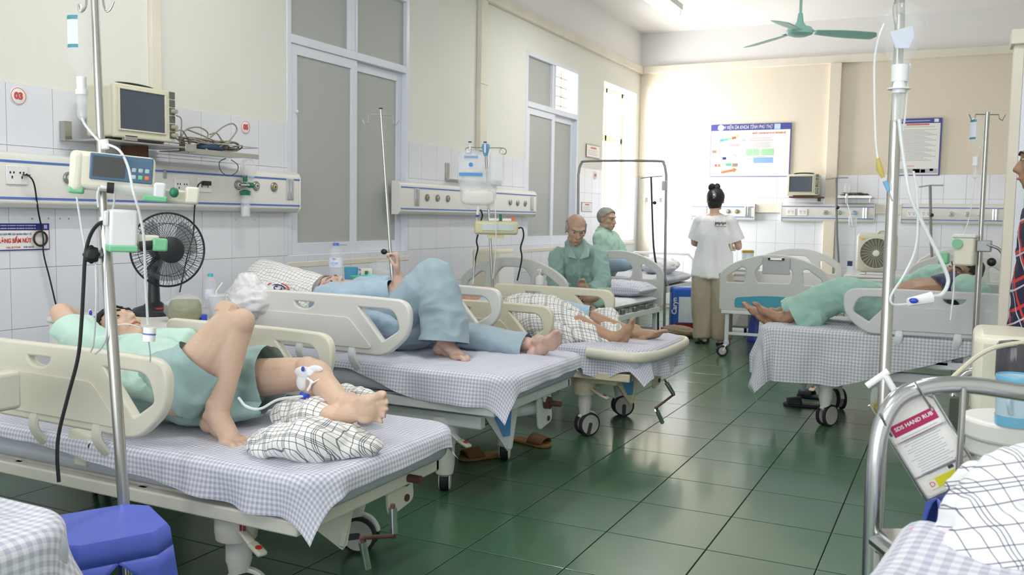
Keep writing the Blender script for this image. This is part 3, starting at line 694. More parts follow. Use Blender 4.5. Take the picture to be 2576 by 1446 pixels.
# ------------------------------------------------------------------ people
def skin(name, c): return mat(name, c, .52, var=.07, vs=14, bump=.12, bs=90, sss=.08)
skin('skin_tan', 'D8B8A2'); skin('skin_ruddy', 'CDAB9C'); skin('skin_brown', 'B28F73'); skin('skin_old', 'C09F89'); skin('skin_dark', 'A27E66'); skin('skin_fair', 'D6B39E')
def cloth(name, c): return mat(name, c, .85, var=.05, vs=5, bump=.12, bs=160, sheen=.2)
cloth('mint_cloth', 'C0E0D5'); cloth('teal_cloth', 'A0BEBD'); cloth('blue_cloth', 'A0B9CC'); cloth('trouser_blue', '98ADB8'); cloth('sage_cloth', '93B3AD'); cloth('green_cloth', 'A5C9B9'); cloth('white_cloth', 'ECEDF0'); cloth('khaki_cloth', 'B5A893'); cloth('seagreen_cloth', '97BDB1'); cloth('navy_cloth', '262A55')
cloth('pale_blue_cloth', 'AAC3DB')
mat('hair_black', '1B1718', .55, var=.3, vs=30, bump=.5, bs=120); mat('hair_grey', '9C9994', .7, var=.2, vs=40, bump=.5, bs=150); mat('hair_white', 'B3B1AC', .8, var=.15, vs=40, bump=.4, bs=150)
mat('lip', 'A8695C', .5, var=.05); mat('eye_white', 'BFAFA3', .3, var=0); mat('eye_dark', '2A1B14', .25, var=0); mat('nail', 'E0B9A2', .35, var=0)
class Person:
    def __init__(s, label, base, sk, vox=.006):
        s.root = thing('person', label, 'person', base); s.b = MB(); s.sk = sk; s.vox = vox; s.late = []
    def limb(s, pts, rad, k=4, flat=None, up=None): s.b.tube(pts, rad, 14, caps='round', k=k, flat=flat, up=up); return s
    def head(s, c, fwd, up, sc=1.0, ears=True):
        c = V(c); up = V(up).normalized(); fwd = V(fwd); x = fwd.cross(up).normalized(); y = up.cross(x)
        R = M((x, y, up)).transposed()*sc; b = s.b; s.hc, s.hR = c, R
        def L(*p): return c+R @ V(p)
        def E(p, r): b.ball(L(*p), [q*sc for q in r], R*(1/sc), 20, 14)
        E((0, -.015, .030), (.076, .096, .084)); E((0, .020, -.030), (.062, .070, .078)); E((0, .052, -.078), (.036, .034, .030)); E((0, .066, -.098), (.022, .020, .016))
        for q in (-1, 1):
            E((q*.040, .058, -.022), (.024, .022, .022)); E((q*.046, .02, -.075), (.018, .035, .022)); E((q*.013, .096, -.040), (.010, .010, .009))
            if ears: E((q*.078, -.008, -.006), (.009, .020, .031)); E((q*.079, -.004, -.028), (.008, .010, .012))
        b.tube([L(-.046, .070, .026), L(0, .086, .020), L(.046, .070, .026)], .012*sc, 10, caps='round', k=4)
        b.tube([L(0, .084, .012), L(0, .098, -.015), L(0, .110, -.037)], [.008*sc, .011*sc, .013*sc], 10, caps='round', k=3)
        b.tube([L(-.022, .083, -.066), L(0, .094, -.062), L(.022, .083, -.066)], .0065*sc, 8, caps='round', k=3)
        b.tube([L(-.019, .082, -.076), L(0, .092, -.076), L(.019, .082, -.076)], .0065*sc, 8, caps='round', k=3)
        return s
    def face(s, hair='hair_black', style='short', brows=True, eyes=True):
        R, c = s.hR, s.hc; sc = R.col[0].length; Rn = R*(1/sc)
        def L(*p): return c+R @ V(p)
        if eyes:
            for q in (-1, 1):
                e = MB().ball(L(q*.031, .0800, .0), [.0130*sc, .0080*sc, .0042*sc], Rn).obj('eye', 'eye_white', s.root); MB().ball(L(q*.031, .0865, .0), [.0065*sc, .004*sc, .0040*sc], Rn).obj('iris', 'eye_dark', e)
        if brows:
            for q in (-1, 1): MB().tube([L(q*.014, .098, .020), L(q*.034, .090, .027), L(q*.054, .072, .022)], [.0035*sc, .0045*sc, .002*sc], 8, caps='round', k=3, flat=(1, 1.2)).obj('eyebrow', hair, s.root)
        MB().tube([L(-.021, .0885, -.0705), L(0, .0995, -.069), L(.021, .0885, -.0705)], [.0035*sc, .0058*sc, .0035*sc], 8, caps='round', k=3).obj('lips', 'lip', s.root)
        nu, nv = 40, 28; mb = MB(); vs = []
        g = 1.07 if style != 'bald' else 1.025
        for i in range(nv+1):
            a = math.pi*i/nv
            for j in range(nu):
                t = 2*math.pi*j/nu; p = V((.078*g*math.sin(a)*math.cos(t), -.017+.098*g*math.sin(a)*math.sin(t), .028+.086*g*math.cos(a)))
                vs.append(p+p.normalized()*(.004*NZ.noise(p*70)+.004*NZ.noise(p*26)))
        keep = []
        for i in range(nv):
            for j in range(nu):
                f = (i*nu+j, i*nu+(j+1) % nu, (i+1)*nu+(j+1) % nu, (i+1)*nu+j); m = sum((vs[q] for q in f), V())/4
                if style == 'bald': ok = -.062 < m.z < .050+.02*NZ.noise(m*30) and m.y < .030-.35*max(0, m.z) and not (m.z < -.02 and m.y > -.02)
                elif style == 'bun' or style == 'crop': ok = m.z > .060-(.05-m.y)*1.05 and m.z > -.075
                else: ok = m.z > .062-(.055-m.y)*.95+.006*NZ.noise(m*60) and (m.z > -.055)
                if ok: keep.append(f)
        mb.add([L(*v) for v in vs], keep); mb.obj('hair', hair, s.root, ang=180, solid=.008*sc)
        return s
    def hand(s, w, fdir, pdir, side=1, curl=.35, sc=.92, spread=.05, thumb=.5):
        """w wrist; fdir along the fingers; pdir out of the palm; side=+1 thumb on the local +x"""
        R = ortho(fdir, pdir)*sc; w = V(w); b = s.b
        def L(*p): return w+R @ V(p)
        Rn = R*(1/sc)
        b.tube([L(0, -.02, 0), L(0, .02, 0), L(0, .045, 0), L(0, .088, 0)], [.024*sc, .028*sc, .040*sc, .041*sc], 12, caps='round', flat=(1, .42), k=2, up=Rn.col[2])
        for k, (x, ln) in enumerate(((.030, .066), (.0105, .075), (-.010, .070), (-.029, .056))):
            x *= side; p = V((x, .090, 0)); a = 0; pts = [p.copy()+V((0, -.02, 0)), p.copy()]
            for seg in (.45, .32, .23):
                a += curl*(1.0 if seg > .4 else 1.25)*(1+.10*k); p = p+V((x*spread*3*seg, math.cos(a)*ln*seg, math.sin(a)*ln*seg)); pts.append(p.copy())
            b.tube([L(*q) for q in pts], [.0095*sc, .0092*sc, .0086*sc, .0080*sc, .0068*sc], 8, caps='round', k=2)
        t = [V((.026*side, .012, .004)), V((.046*side, .040, .012)), V((.056*side*(1-thumb*.35), .066, .018+.02*thumb)), V((.056*side*(1-thumb*.75), .090, .024+.03*thumb))]
        b.tube([L(*q) for q in t], [.014*sc, .0125*sc, .0105*sc, .0085*sc], 8, caps='round', k=3)
        return s
    def foot(s, a, toe, up, side=1, sc=.92, curl=0, splay=0):
        """a ankle; toe direction; up = instep normal; side=+1 big toe on local +x"""
        R = ortho(toe, up)*sc; a = V(a); b = s.b; Rn = R*(1/sc)
        def L(*p): return a+R @ V(p)
        def E(p, r): b.ball(L(*p), [q*sc for q in r], Rn, 16, 12)
        b.tube([L(0, 0, .03), L(0, .012, -.005), L(.002*side, .055, -.03), L(.004*side, .105, -.052)], [.034*sc, .038*sc, .036*sc, .030*sc], 14, caps='round', k=3, flat=(1.08, .9), up=Rn.col[2])
        E((0, -.035, -.048), (.031, .036, .030)); E((0, -.022, -.02), (.026, .03, .034)); E((-.008*side, .03, -.058), (.032, .06, .020)); E((.004*side, .108, -.060), (.045, .042, .019)); E((.026*side, .118, -.060), (.022, .028, .019)); E((-.03*side, .095, -.063), (.018, .032, .015))
        for p in (-1, 1): E((p*.032, -.004, -.006), (.012, .016, .016))
        for k, (x, y, ln, r) in enumerate(((.029, .140, .048, .0145), (.008, .145, .044, .0105), (-.009, .139, .041, .0098), (-.024, .129, .036, .0092), (-.038, .115, .031, .0088))):
            x *= side; q = V((x, y-.02, -.060)); p1 = q+V((x*splay, ln*.5+.01, .006)); p2 = q+V((x*splay*2, ln*.85+.012, .002+curl*.02)); p3 = q+V((x*splay*2.4, ln+.016, -.006+curl*.03))
            b.tube([L(*q), L(*p1), L(*p2), L(*p3)], [r*sc*1.0, r*sc*.92, r*sc, r*sc*.9], 10, caps='round', k=2)
        return s
    def done(s, it=3): s.body = fuse(s.b, s.vox, 'body', s.sk, s.root, it); return s.root
def garment(p, name, parts, m, vox=.009, hems=(), wr=(.006, 9, None), it=5):
    b = MB()
    for q in parts:
        if q[0] == 'b': b.ball(*q[1:])
        else:
            pts, rad = q[0], q[1]; kw = q[2] if len(q) > 2 else {}
            b.tube(pts, rad, 18, **{**dict(caps='flat', k=4), **kw})
    return fuse(b, vox, name, m, p.root, it, hems, wr)
# ---- 1: patient on the front bed
Y = atY
p = Person('patient in mint shirt and shorts, one bare knee raised, on the front bed', (-2.6, 2.3, .51), 'skin_tan')
nk, ch = Y(335, 872, 2.5), Y(360, 900, 2.42)
pel = Y(468, 968, 2.31)
shR, shL = Y(232, 888, 2.30), Y(385, 872, 2.62)
elR, wrR = Y(152, 786, 2.32), Y(232, 818, 2.54)
hd = Y(300, 834, 2.55)
p.head(hd, (.52, -.10, .84), (-.84, .06, .52), 1.0)
p.limb([hd+V((.05, 0, -.05)), nk, ch], [.052, .055, .08])
p.limb([ch+V((-.08, 0, -.02)), ch.lerp(pel, .5), pel], [.095, .10, .105], flat=(1.2, .8))
p.limb([shR, shR.lerp(elR, .5), elR, elR.lerp(wrR, .45), wrR], [.045, .042, .038, .036, .026]); p.hand(wrR, (.8, .25, -.5), (.3, .2, .9), 1, .3)
elL, wrL = Y(485, 885, 2.66), Y(592, 782, 2.44)
p.limb([shL, elL, elL.lerp(wrL, .5), wrL], [.045, .037, .032, .024]); 
hL = Y(612, 766, 2.36); p.hand(wrL, (.30, -.55, .22), (-.15, -.35, -.9), 1, .33, sc=.9)
hipR, hipL = Y(452, 985, 2.17), Y(512, 962, 2.42)
knR, anR = Y(597, 803, 2.28), Y(548, 1040, 2.20)
p.limb([hipR, hipR.lerp(knR, .55)+V((0, 0, .01)), knR, knR.lerp(anR, .25), knR.lerp(anR, .7), anR], [.085, .073, .056, .053, .043, .036])
p.b.ball(knR+V((.03, -.01, -.005)), (.042, .045, .045)); p.b.ball(knR.lerp(anR, .28)+V((-.035, .02, 0)), (.04, .042, .09))
p.foot(anR+V((-.01, 0, 0)), (.96, -.24, -.14), (.14, -.05, .99), 1, 1.0, splay=.15)
knL, anL = Y(782, 940, 2.50), Y(872, 1026, 2.33)
p.limb([hipL, hipL.lerp(knL, .5), knL, knL.lerp(anL, .3), knL.lerp(anL, .75), anL], [.085, .072, .056, .052, .038, .035])
p.b.ball(knL+V((.0, -.02, .025)), (.045, .04, .04)); p.b.ball(knL.lerp(anL, .33)+V((-.01, .0, -.03)), (.055, .05, .05))
ft = (Y(1012, 1020, 2.30)-Y(868, 1048, 2.28)).normalized()
p.foot(anL+V((.0, -.0, .005)), ft, (-.50, .84, .12), 1, 1.0, splay=.12)
p1 = p; p.done(); p.face('hair_black', 'short')
shirt = [([Y(285, 915, 2.46), Y(340, 925, 2.44), Y(405, 948, 2.40), Y(460, 972, 2.34)], [.11, .142, .145, .138], dict(flat=(1.28, .86), up=(0, 0, 1), caps='round')),
         ([shR+V((.05, .02, -.01)), shR.lerp(elR, .30), shR.lerp(elR, .58), shR.lerp(elR, .70)], [.078, .072, .074, .074]), (('b', shR+V((.03, .02, -.02)), (.085, .08, .07))),
         ([shL, shL.lerp(elL, .5), shL.lerp(elL, .9)], [.075, .075, .08]),
         ([Y(300, 930, 2.2), Y(380, 985, 2.13)], [.06, .05], dict(flat=(1.3, .6), caps='round'))]
garment(p, 'shirt', shirt, 'mint_cloth', .009, [(shR.lerp(elR, .70), elR-shR, .105)], (.011, 9, None))
sh = [([Y(418, 965, 2.36), pel, Y(520, 985, 2.32)], [.135, .155, .12], dict(flat=(1.25, .82), up=(0, 0, 1), caps='round')),
      ([hipR+V((-.03, 0, 0)), hipR.lerp(knR, .24), hipR.lerp(knR, .47)], [.12, .105, .098]),
      ([hipL+V((-.04, 0, 0)), hipL.lerp(knL, .35), hipL.lerp(knL, .68)], [.13, .115, .105]),
      ([Y(455, 1040, 2.22), Y(530, 1045, 2.30), Y(640, 1030, 2.40)], [.05, .05, .045], dict(flat=(1.5, .6), caps='round'))]
garment(p, 'shorts', sh, 'teal_cloth', .009, [(hipR.lerp(knR, .47), knR-hipR, .13), (hipL.lerp(knL, .68), knL-hipL, .14)], (.009, 7, None))
# dressing with a cannula on the knee, taped line
mat('dressing', 'EEEEF2', .6, var=.02, bump=.3, bs=60); mat('blue_cap', '2F4FC4', .35)
dr = MB(); 
kp = knL+V((.03, -.055, .03))
dr.ball(Y(765, 937, 2.42), (.042, .014, .022)); dr.ball(Y(760, 962, 2.42), (.024, .014, .030)); dr.ball(Y(795, 927, 2.43), (.03, .012, .012)); dr.tube([Y(772, 950, 2.40), Y(790, 962, 2.38), Y(805, 952, 2.40)], .006, 6, flat=(1.6, .6)); dr.tube([Y(786, 958, 2.385), Y(772, 985, 2.365)], .006, 6, flat=(1.6, .6))
dd = fuse(dr, .005, 'knee_dressing', 'dressing', p.root, 2)
MB().ball(Y(762, 928, 2.40), (.006, .006, .009)).obj('cannula_cap', 'blue_cap', p.root)
MB().tube([Y(758, 990, 2.36), Y(775, 996, 2.355)], .008, 8).ball(Y(764, 995, 2.352), .011).obj('stopcock', 'blue_cap', p.root)
MB().tube([Y(766, 996, 2.35), Y(700, 1005, 2.27), Y(655, 1028, 2.18), Y(620, 1022, 2.16), Y(600, 1000, 2.16)], .0045, 8, k=6).obj('leg_line', 'tubing', p.root)
MB().tube([Y(352, 823, 2.53), Y(320, 815, 2.49), Y(285, 820, 2.47), Y(252, 835, 2.47)], .0028, 6, k=5).obj('nasal_tube', 'tubing', p.root)
MB().ball(Y(227, 790, 2.44), (.008, .008, .02)).ball(Y(222, 808, 2.44), (.022, .014, .016)).obj('arm_dressing', 'dressing', p.root); MB().ball(Y(228, 787, 2.425), (.006, .006, .012)).obj('arm_cap', 'blue_cap', p.root)
# ---- 2: patient on the second bed
p = Person('patient in blue shirt and long trousers, forearm raised, on the white bed', (-2.5, 3.75, .58), 'skin_ruddy')
hd = Y(838, 738, 3.82); p.head(hd, (.35, -.25, .9), (-.92, 0, .35), .98)
shR, shL = Y(875, 755, 3.58), Y(900, 735, 3.98); pel = Y(985, 815, 3.78); ch = (shR+shL)/2
p.limb([hd+V((.06, 0, -.03)), ch], [.05, .08]); p.limb([ch, pel], [.10, .12], flat=(1.3, .8))
elR, wrR = Y(1003, 735, 3.66), Y(1001, 690, 3.68)
p.limb([shR, elR], [.042, .036]); p.limb([elR, elR.lerp(wrR, .5), wrR], [.036, .031, .023]); p.hand(wrR, (-.05, -.05, 1), (-.75, -.6, 0), 1, .62, sc=.88)
elL, wL = Y(990, 725, 4.0), Y(1008, 722, 3.75)
p.limb([shL, elL, wL], [.04, .034, .026]); p.hand(wL, (.2, -.6, .2), (0, .2, -.9), -1, .4, sc=.85)
hipR, hipL = Y(960, 835, 3.66), Y(1000, 838, 3.92); knR, anR = Y(1090, 690, 3.72), Y(1130, 852, 3.68)
p.limb([hipR, knR, anR], [.08, .055, .034]); p.foot(Y(1118, 858, 3.68), (.93, -.28, -.05), (.08, 0, 1), 1, .95)
knL, anL = Y(1190, 845, 3.98), Y(1335, 866, 4.02)
p.limb([hipL, knL, anL, anL+V((.03, 0, 0))], [.08, .05, .033, .033]); ft = (Y(1436, 826, 3.98)-Y(1365, 875, 4.02)).normalized()
p.foot(anL+V((.05, -.01, .005)), ft, (-.55, .80, .2), 1, .95, curl=.3)
p2 = p; p.done(); p.face('hair_grey', 'short')
garment(p, 'shirt', [([Y(850, 760, 3.80), Y(905, 770, 3.78), Y(970, 800, 3.77)], [.13, .15, .14], dict(flat=(1.35, .82), caps='round')),
    ([shR, shR.lerp(elR, .5)+V((0, 0, .01)), shR.lerp(elR, .93)], [.075, .070, .066]), ([shL, shL.lerp(elL, .5), shL.lerp(elL, .9)], [.075, .07, .066]), ('b', shR, (.085, .08, .075)),
    ([Y(905, 800, 3.55), Y(980, 820, 3.55)], [.05, .045], dict(caps='round'))], 'blue_cloth', .009, [(shR.lerp(elR, .93), elR-shR, .1)], (.008, 8, None))
garment(p, 'trousers', [([Y(950, 815, 3.78), pel, Y(1030, 830, 3.79)], [.13, .145, .12], dict(flat=(1.3, .82), caps='round')),
    ([hipR+V((-.04, 0, .02)), hipR.lerp(knR, .5), knR+V((.0, 0, -.01)), knR.lerp(anR, .12)+V((.012, 0, 0)), knR.lerp(anR, .5), Y(1120, 840, 3.68), Y(1118, 868, 3.67)], [.125, .105, .078, .085, .098, .115, .125], dict(k=5)),
    ([hipL, hipL.lerp(knL, .6), knL, knL.lerp(anL, .5)+V((0, 0, -.01)), anL+V((-.01, 0, -.02))], [.12, .09, .075, .07, .075], dict(k=4, flat=(1.25, .85)))],
    'trouser_blue', .009, [(Y(1118, 868, 3.67), Y(1118, 868, 3.67)-Y(1120, 840, 3.68), .16), (anL+V((-.01, 0, -.02)), anL-knL, .10)], (.010, 6.5, None))
# ---- 3: patient on the third bed
p = Person('patient with thin brown shins and feet sticking out, on the foot loop bed', (-2.4, 5.05, .54), 'skin_brown', .0065)
hd = Y(1105, 752, 5.1); p.head(hd, (.2, 0, .98), (-.98, 0, .2), .97)
sR, sL = Y(1150, 775, 4.88), Y(1165, 752, 5.25); pel = Y(1330, 790, 5.06); ch = (sR+sL)/2
p.limb([hd+V((.06, 0, -.03)), ch], [.05, .08]); p.limb([ch, pel], [.10, .11], flat=(1.3, .8))
eR = Y(1168, 782, 4.80); p.limb([sR, eR, Y(1175, 755, 4.85)], [.04, .034, .026]); p.limb([sL, Y(1235, 735, 5.2), Y(1215, 728, 5.1)], [.04, .032, .026]); p.hand(Y(1225, 730, 5.1), (-.9, -.2, .2), (.1, 0, -1), 1, .4, .85)
k1, a1 = Y(1440, 808, 4.86), Y(1550, 852, 4.88); k2, a2 = Y(1475, 800, 5.15), Y(1600, 838, 5.12)
p.limb([pel+V((0, -.1, 0)), k1, k1.lerp(a1, .3), k1.lerp(a1, .8), a1], [.075, .050, .048, .033, .030]); p.foot(a1+V((.01, 0, .01)), (.35, -.25, .9), (-.88, -.1, .32), 1, .86)
p.limb([pel+V((0, .1, 0)), k2, k2.lerp(a2, .3), k2.lerp(a2, .8), a2], [.075, .052, .050, .035, .032]); p.foot(a2+V((.01, 0, 0)), (.80, -.1, .45), (-.40, .30, .85), -1, .93)
p.done(); p.face('hair_black', 'short', brows=False)
garment(p, 'shirt', [([Y(1145, 790, 5.06), Y(1215, 790, 5.06), Y(1300, 800, 5.06)], [.12, .145, .13], dict(flat=(1.35, .85), caps='round')), ([sL, Y(1215, 745, 5.22)], [.07, .06])], 'pale_blue_cloth', .011, (), (.008, 8, None))
garment(p, 'trousers', [([Y(1310, 800, 5.06), Y(1370, 800, 5.06)], [.12, .11], dict(flat=(1.3, .8), caps='round')), ([pel+V((0, .1, 0)), pel.lerp(k2, .6)+V((0, .05, 0)), k2+V((.04, 0, -.005))], [.10, .085, .078]), ([pel+V((0, -.1, 0)), k1+V((.0, 0, 0))], [.09, .068])], 'pale_blue_cloth', .010, [(k2+V((.04, 0, -.005)), k2-pel, .1), (k1, k1-pel, .09)], (.008, 8, None))
# ---- 4: bald man sitting on the lengthwise bed
p = Person('bald old man in sage green pyjamas sitting hunched on the bed', (-2.68, 6.75, .53), 'skin_old', .006)
yy = 6.68
hd = Y(1449, 576, yy-.05); p.head(hd, (.55, -.78, -.30), (.22, -.25, .95), 1.0)
nk = Y(1447, 618, yy+.03); sR, sL = Y(1402, 640, yy), Y(1506, 636, yy+.08); pel = Y(1462, 752, yy+.28); ch = Y(1455, 665, yy+.08)
p.limb([hd+V((-.02, .04, -.06)), nk, ch], [.053, .054, .085]); p.limb([ch, pel], [.11, .12], flat=(1.2, .8))
eR, wR = Y(1398, 716, yy-.12), Y(1440, 737, yy-.2); eL, wL = Y(1514, 714, yy-.05), Y(1468, 738, yy-.22)
p.limb([sR, eR, wR], [.05, .042, .028]); p.limb([sL, eL, wL], [.05, .042, .028])
p.hand(Y(1440, 735, yy-.2), (.75, -.2, -.1), (.1, -.3, -.9), 1, .45, .9); p.hand(Y(1478, 736, yy-.24), (-.85, -.2, -.1), (.1, -.2, -.9), -1, .5, .9)
kL = Y(1512, 742, yy-.05); aL = Y(1480, 748, yy-.2)
p.limb([pel, kL, aL], [.09, .065, .04]); p.foot(Y(1484, 742, yy-.16), (-.15, -.45, .88), (.1, .85, .42), -1, .95)
kR = Y(1420, 748, yy-.05); p.limb([pel, kR, Y(1455, 762, yy-.2)], [.09, .065, .04]); p.foot(Y(1452, 762, yy-.2), (.9, -.3, 0), (0, -.6, .8), 1, .9)
p.done(); p.face('hair_white', 'bald')
garment(p, 'shirt', [([Y(1449, 616, yy+.05), Y(1452, 634, yy+.06), Y(1456, 670, yy+.1), Y(1459, 705, yy+.13), Y(1461, 752, yy+.22)], [.075, .135, .165, .17, .18], dict(flat=(1.2, .78), caps='round', up=(0, 1, 0))), ('b', sR+V((.02, 0, .0)), (.062, .07, .06)), ('b', sL+V((-.02, 0, 0)), (.062, .07, .06)),
    ([sR, sR.lerp(eR, .5), eR, eR.lerp(wR, .7)], [.066, .066, .064, .052]), ([sL, sL.lerp(eL, .5), eL, eL.lerp(wL, .65)], [.066, .066, .066, .054])], 'sage_cloth', .009, (), (.009, 9, None))
col = MB()
for s_, q in ((-1, Y(1432, 622, yy-.02)), (1, Y(1472, 622, yy))):
    e = Y(1455+s_*4, 652, yy-.105); o_ = Y(1455+s_*26, 646, yy-.085); col.add([q+V((0, .02, .02)), e, o_, q+V((s_*.03, .03, .0))], [(0, 1, 2, 3)])
col.obj('collar', 'sage_cloth', p.root, solid=.006, smooth=False)
MB().tube([Y(1455, 655, yy-.13), Y(1458, 690, yy-.10), Y(1460, 722, yy-.08)], .006, 6, flat=(1.6, .5)).obj('button_placket', 'sage_cloth', p.root)
for q in (668, 690, 710): MB().ball(Y(1457+(q-668)*.06, q, yy-.135), .007).obj('button', 'sage_cloth', p.root)
garment(p, 'trousers', [([pel, Y(1500, 745, yy+.1), kL], [.13, .10, .085], dict(caps='round')), ([kL, aL+V((.06, .03, 0))], [.085, .075]), ([pel, kR], [.13, .085], dict(caps='round'))], 'green_cloth', .011, (), (.008, 7, None))
# ---- 5: man in profile behind
p = Person('grey-haired man in green pyjamas sitting in profile behind the bald man', (-3.3, 8.95, .62), 'skin_old', .007)
yy = 8.95
hd = Y(1528, 551, yy); p.head(hd, (.95, -.30, -.02), (.05, 0, 1), 1.0)
nk, ch = Y(1520, 585, yy), Y(1528, 615, yy); pel = Y(1520, 660, yy+.05); p.limb([hd+V((-.03, 0, -.06)), nk, ch], [.055, .055, .09]); p.limb([ch, pel], [.115, .125])
p.limb([Y(1512, 605, yy-.18), Y(1520, 645, yy-.2), Y(1545, 648, yy-.2)], [.05, .042, .03]); p.hand(Y(1545, 648, yy-.2), (.9, 0, -.1), (0, 0, -1), -1, .4, .95)
p.limb([pel, Y(1575, 655, yy-.1)], [.09, .07])
p.done(); p.face('hair_grey', 'short')
garment(p, 'shirt', [([Y(1519, 592, yy), Y(1524, 610, yy), Y(1528, 640, yy), Y(1526, 668, yy)], [.10, .15, .16, .155], dict(flat=(1.2, .85), caps='round', up=(1, 0, 0))), ([Y(1512, 600, yy-.18), Y(1518, 640, yy-.2)], [.08, .075], dict(caps='round')), ([Y(1540, 600, yy+.15), Y(1562, 640, yy+.1)], [.08, .07], dict(caps='round'))], 'green_cloth', .011, (), (.010, 7, None))
MB().add([Y(1508, 585, yy-.1), Y(1522, 600, yy-.18), Y(1530, 618, yy-.17), Y(1536, 604, yy-.1)], [(0, 1, 2, 3)]).obj('collar', 'green_cloth', p.root, solid=.006, smooth=False)
garment(p, 'trousers', [([pel, Y(1580, 658, yy-.08)], [.12, .09], dict(caps='round')), ([pel+V((0, -.1, 0)), Y(1570, 662, yy-.25)], [.11, .085], dict(caps='round'))], 'pale_blue_cloth', .012, (), None)
# ---- 6: woman standing with her back turned
p = Person('woman in white T-shirt and khaki trousers standing with her back turned', (-2.18, 8.95, 0), 'skin_fair', .008)
X0, Y0 = -2.18, 8.95
def w(x, y, z): return V((X0+x, Y0+y, z))
hd = w(-.01, .02, 1.44); p.head(hd, (-.25, .95, -.2), (-.02, .1, 1), 1.0)
p.limb([w(-.01, 0, 1.38), w(-.005, -.02, 1.30), w(0, -.01, 1.2)], [.048, .048, .10]); p.limb([w(0, 0, 1.2), w(0, 0, .8)], [.12, .14], flat=(1.2, .75))
sR, sL = w(.145, -.01, 1.23), w(-.145, -.01, 1.23)
eR, wR = w(.235, .02, .995), w(.17, .17, .985); eL, wL = w(-.21, .03, 1.005), w(-.12, .2, 1.06)
p.limb([sR, eR, wR], [.045, .036, .025]); p.limb([sL, eL, wL], [.045, .036, .025])
p.hand(wR, (-.35, .6, -.1), (-.8, -.2, 0), 1, .5, .88); p.hand(wL, (.5, .8, .1), (.4, -.3, -.8), 1, .4, .88)
for s_ in (-1, 1):
    p.limb([w(s_*.085, 0, .82), w(s_*.09, .0, .45), w(s_*.085+.02, -.01, .09)], [.085, .06, .036]); p.foot(w(s_*.085+.02, -.01, .085), (s_*.25-.1, .95, 0), (0, 0, 1), -s_, .88)
p.done(); p.face('hair_black', 'bun', eyes=False)
hb = MB()
for k in range(9):
    a = k*.8; hb.ball(hd+V((-.005+.028*math.cos(a), -.045+.018*math.sin(a*1.3), .115+.018*math.sin(a*2.1))), (.026, .022, .03))
fuse(hb, .006, 'hair_bun', 'hair_black', p.root, 2, (), (.004, 40, None))
MB().ball(hd+V((-.0, -.02, -.03)), (.072, .088, .075)).obj('hair_back', 'hair_black', p.root)
MB().tube([hd+V((.0, -.10, .085)), hd+V((.02, -.125, .045)), hd+V((.015, -.125, .01))], [.012, .016, .009], 8, flat=(1.2, .6), k=4).obj('hair_claw', 'chrome', p.root)
MB().tube([w(-.06, -.01, 1.30), w(-.03, -.055, 1.285), w(.02, -.06, 1.285), w(.055, -.02, 1.30)], .006, 6, k=4).obj('lanyard', 'blue_print', p.root)
garment(p, 'tshirt', [([w(0, -.005, 1.285), w(0, -.005, 1.24), w(0, 0, 1.1), w(0, 0, .9), w(-.01, 0, .665)], [.07, .15, .18, .18, .20], dict(flat=(1.05, .66), caps='flat', up=(0, 1, 0))), ('b', sR, (.062, .07, .062)), ('b', sL, (.062, .07, .062)),
    ([sR, sR.lerp(eR, .5)+V((.005, 0, 0)), sR.lerp(eR, .88)], [.066, .068, .074]), ([sL, sL.lerp(eL, .5)+V((-.005, 0, 0)), sL.lerp(eL, .88)], [.066, .068, .074])], 'white_cloth', .010, [(sR.lerp(eR, .88), eR-sR, .10), (sL.lerp(eL, .88), eL-sL, .10)], (.009, 6, (0, 0, 1)))
garment(p, 'trousers', [([w(0, 0, .80), w(0, 0, .66)], [.15, .16], dict(flat=(1.15, .8), up=(0, 1, 0)))]+[([w(s_*.08, 0, .72), w(s_*.10, 0, .45), w(s_*.10+.01, 0, .06)], [.115, .105, .092], dict()) for s_ in (-1, 1)], 'khaki_cloth', .010, (), (.010, 6, (0, 0, 1)))
pr = MB()
for k in range(9): pr.box(w(.035+.012*k, -.132+.002*abs(k-4), 1.205+.004*(k % 3)), (.008, .004, .02+.012*((k*7) % 3 == 0)))
tag(pr.obj('shirt_print', 'black', p.root), kind='stuff')
MB().box(w(.085, -.131, 1.178), (.115, .004, .005)).obj('print_line', 'red_print', p.root)
for s_ in (-1, 1):
    f = w(s_*.105, .06, 0); so = MB().prism(rounded([(-.05, -.12), (.05, -.12), (.055, .12), (-.05, .13)], .04, 5), f+V((0, 0, .002)), (1, 0, 0), (0, 1, 0), .016).obj('sandal', 'black', p.root)
    MB().tube([f+V((-.05, .05, .02)), f+V((-.01, .05, .062)), f+V((.05, .045, .02))], .012, 8, flat=(.4, 1.6), k=4).obj('sandal_strap', 'black', so)
cp_ = thing('cup', 'cream cup held by the woman in the white T-shirt', 'cup', w(.135, .23, .93)); mat('cup_cream', 'E9E7C8', .35)
q = w(.135, .235, .93); MB().lathe([(.026, 0), (.034, .085), (.031, .085), (.024, .006)], q, 20).obj('body', 'cup_cream', cp_); MB().tube([q+V((.03, 0, .07)), q+V((.055, 0, .05)), q+V((.028, 0, .02))], .005, 8, k=4).obj('handle', 'cup_cream', cp_)
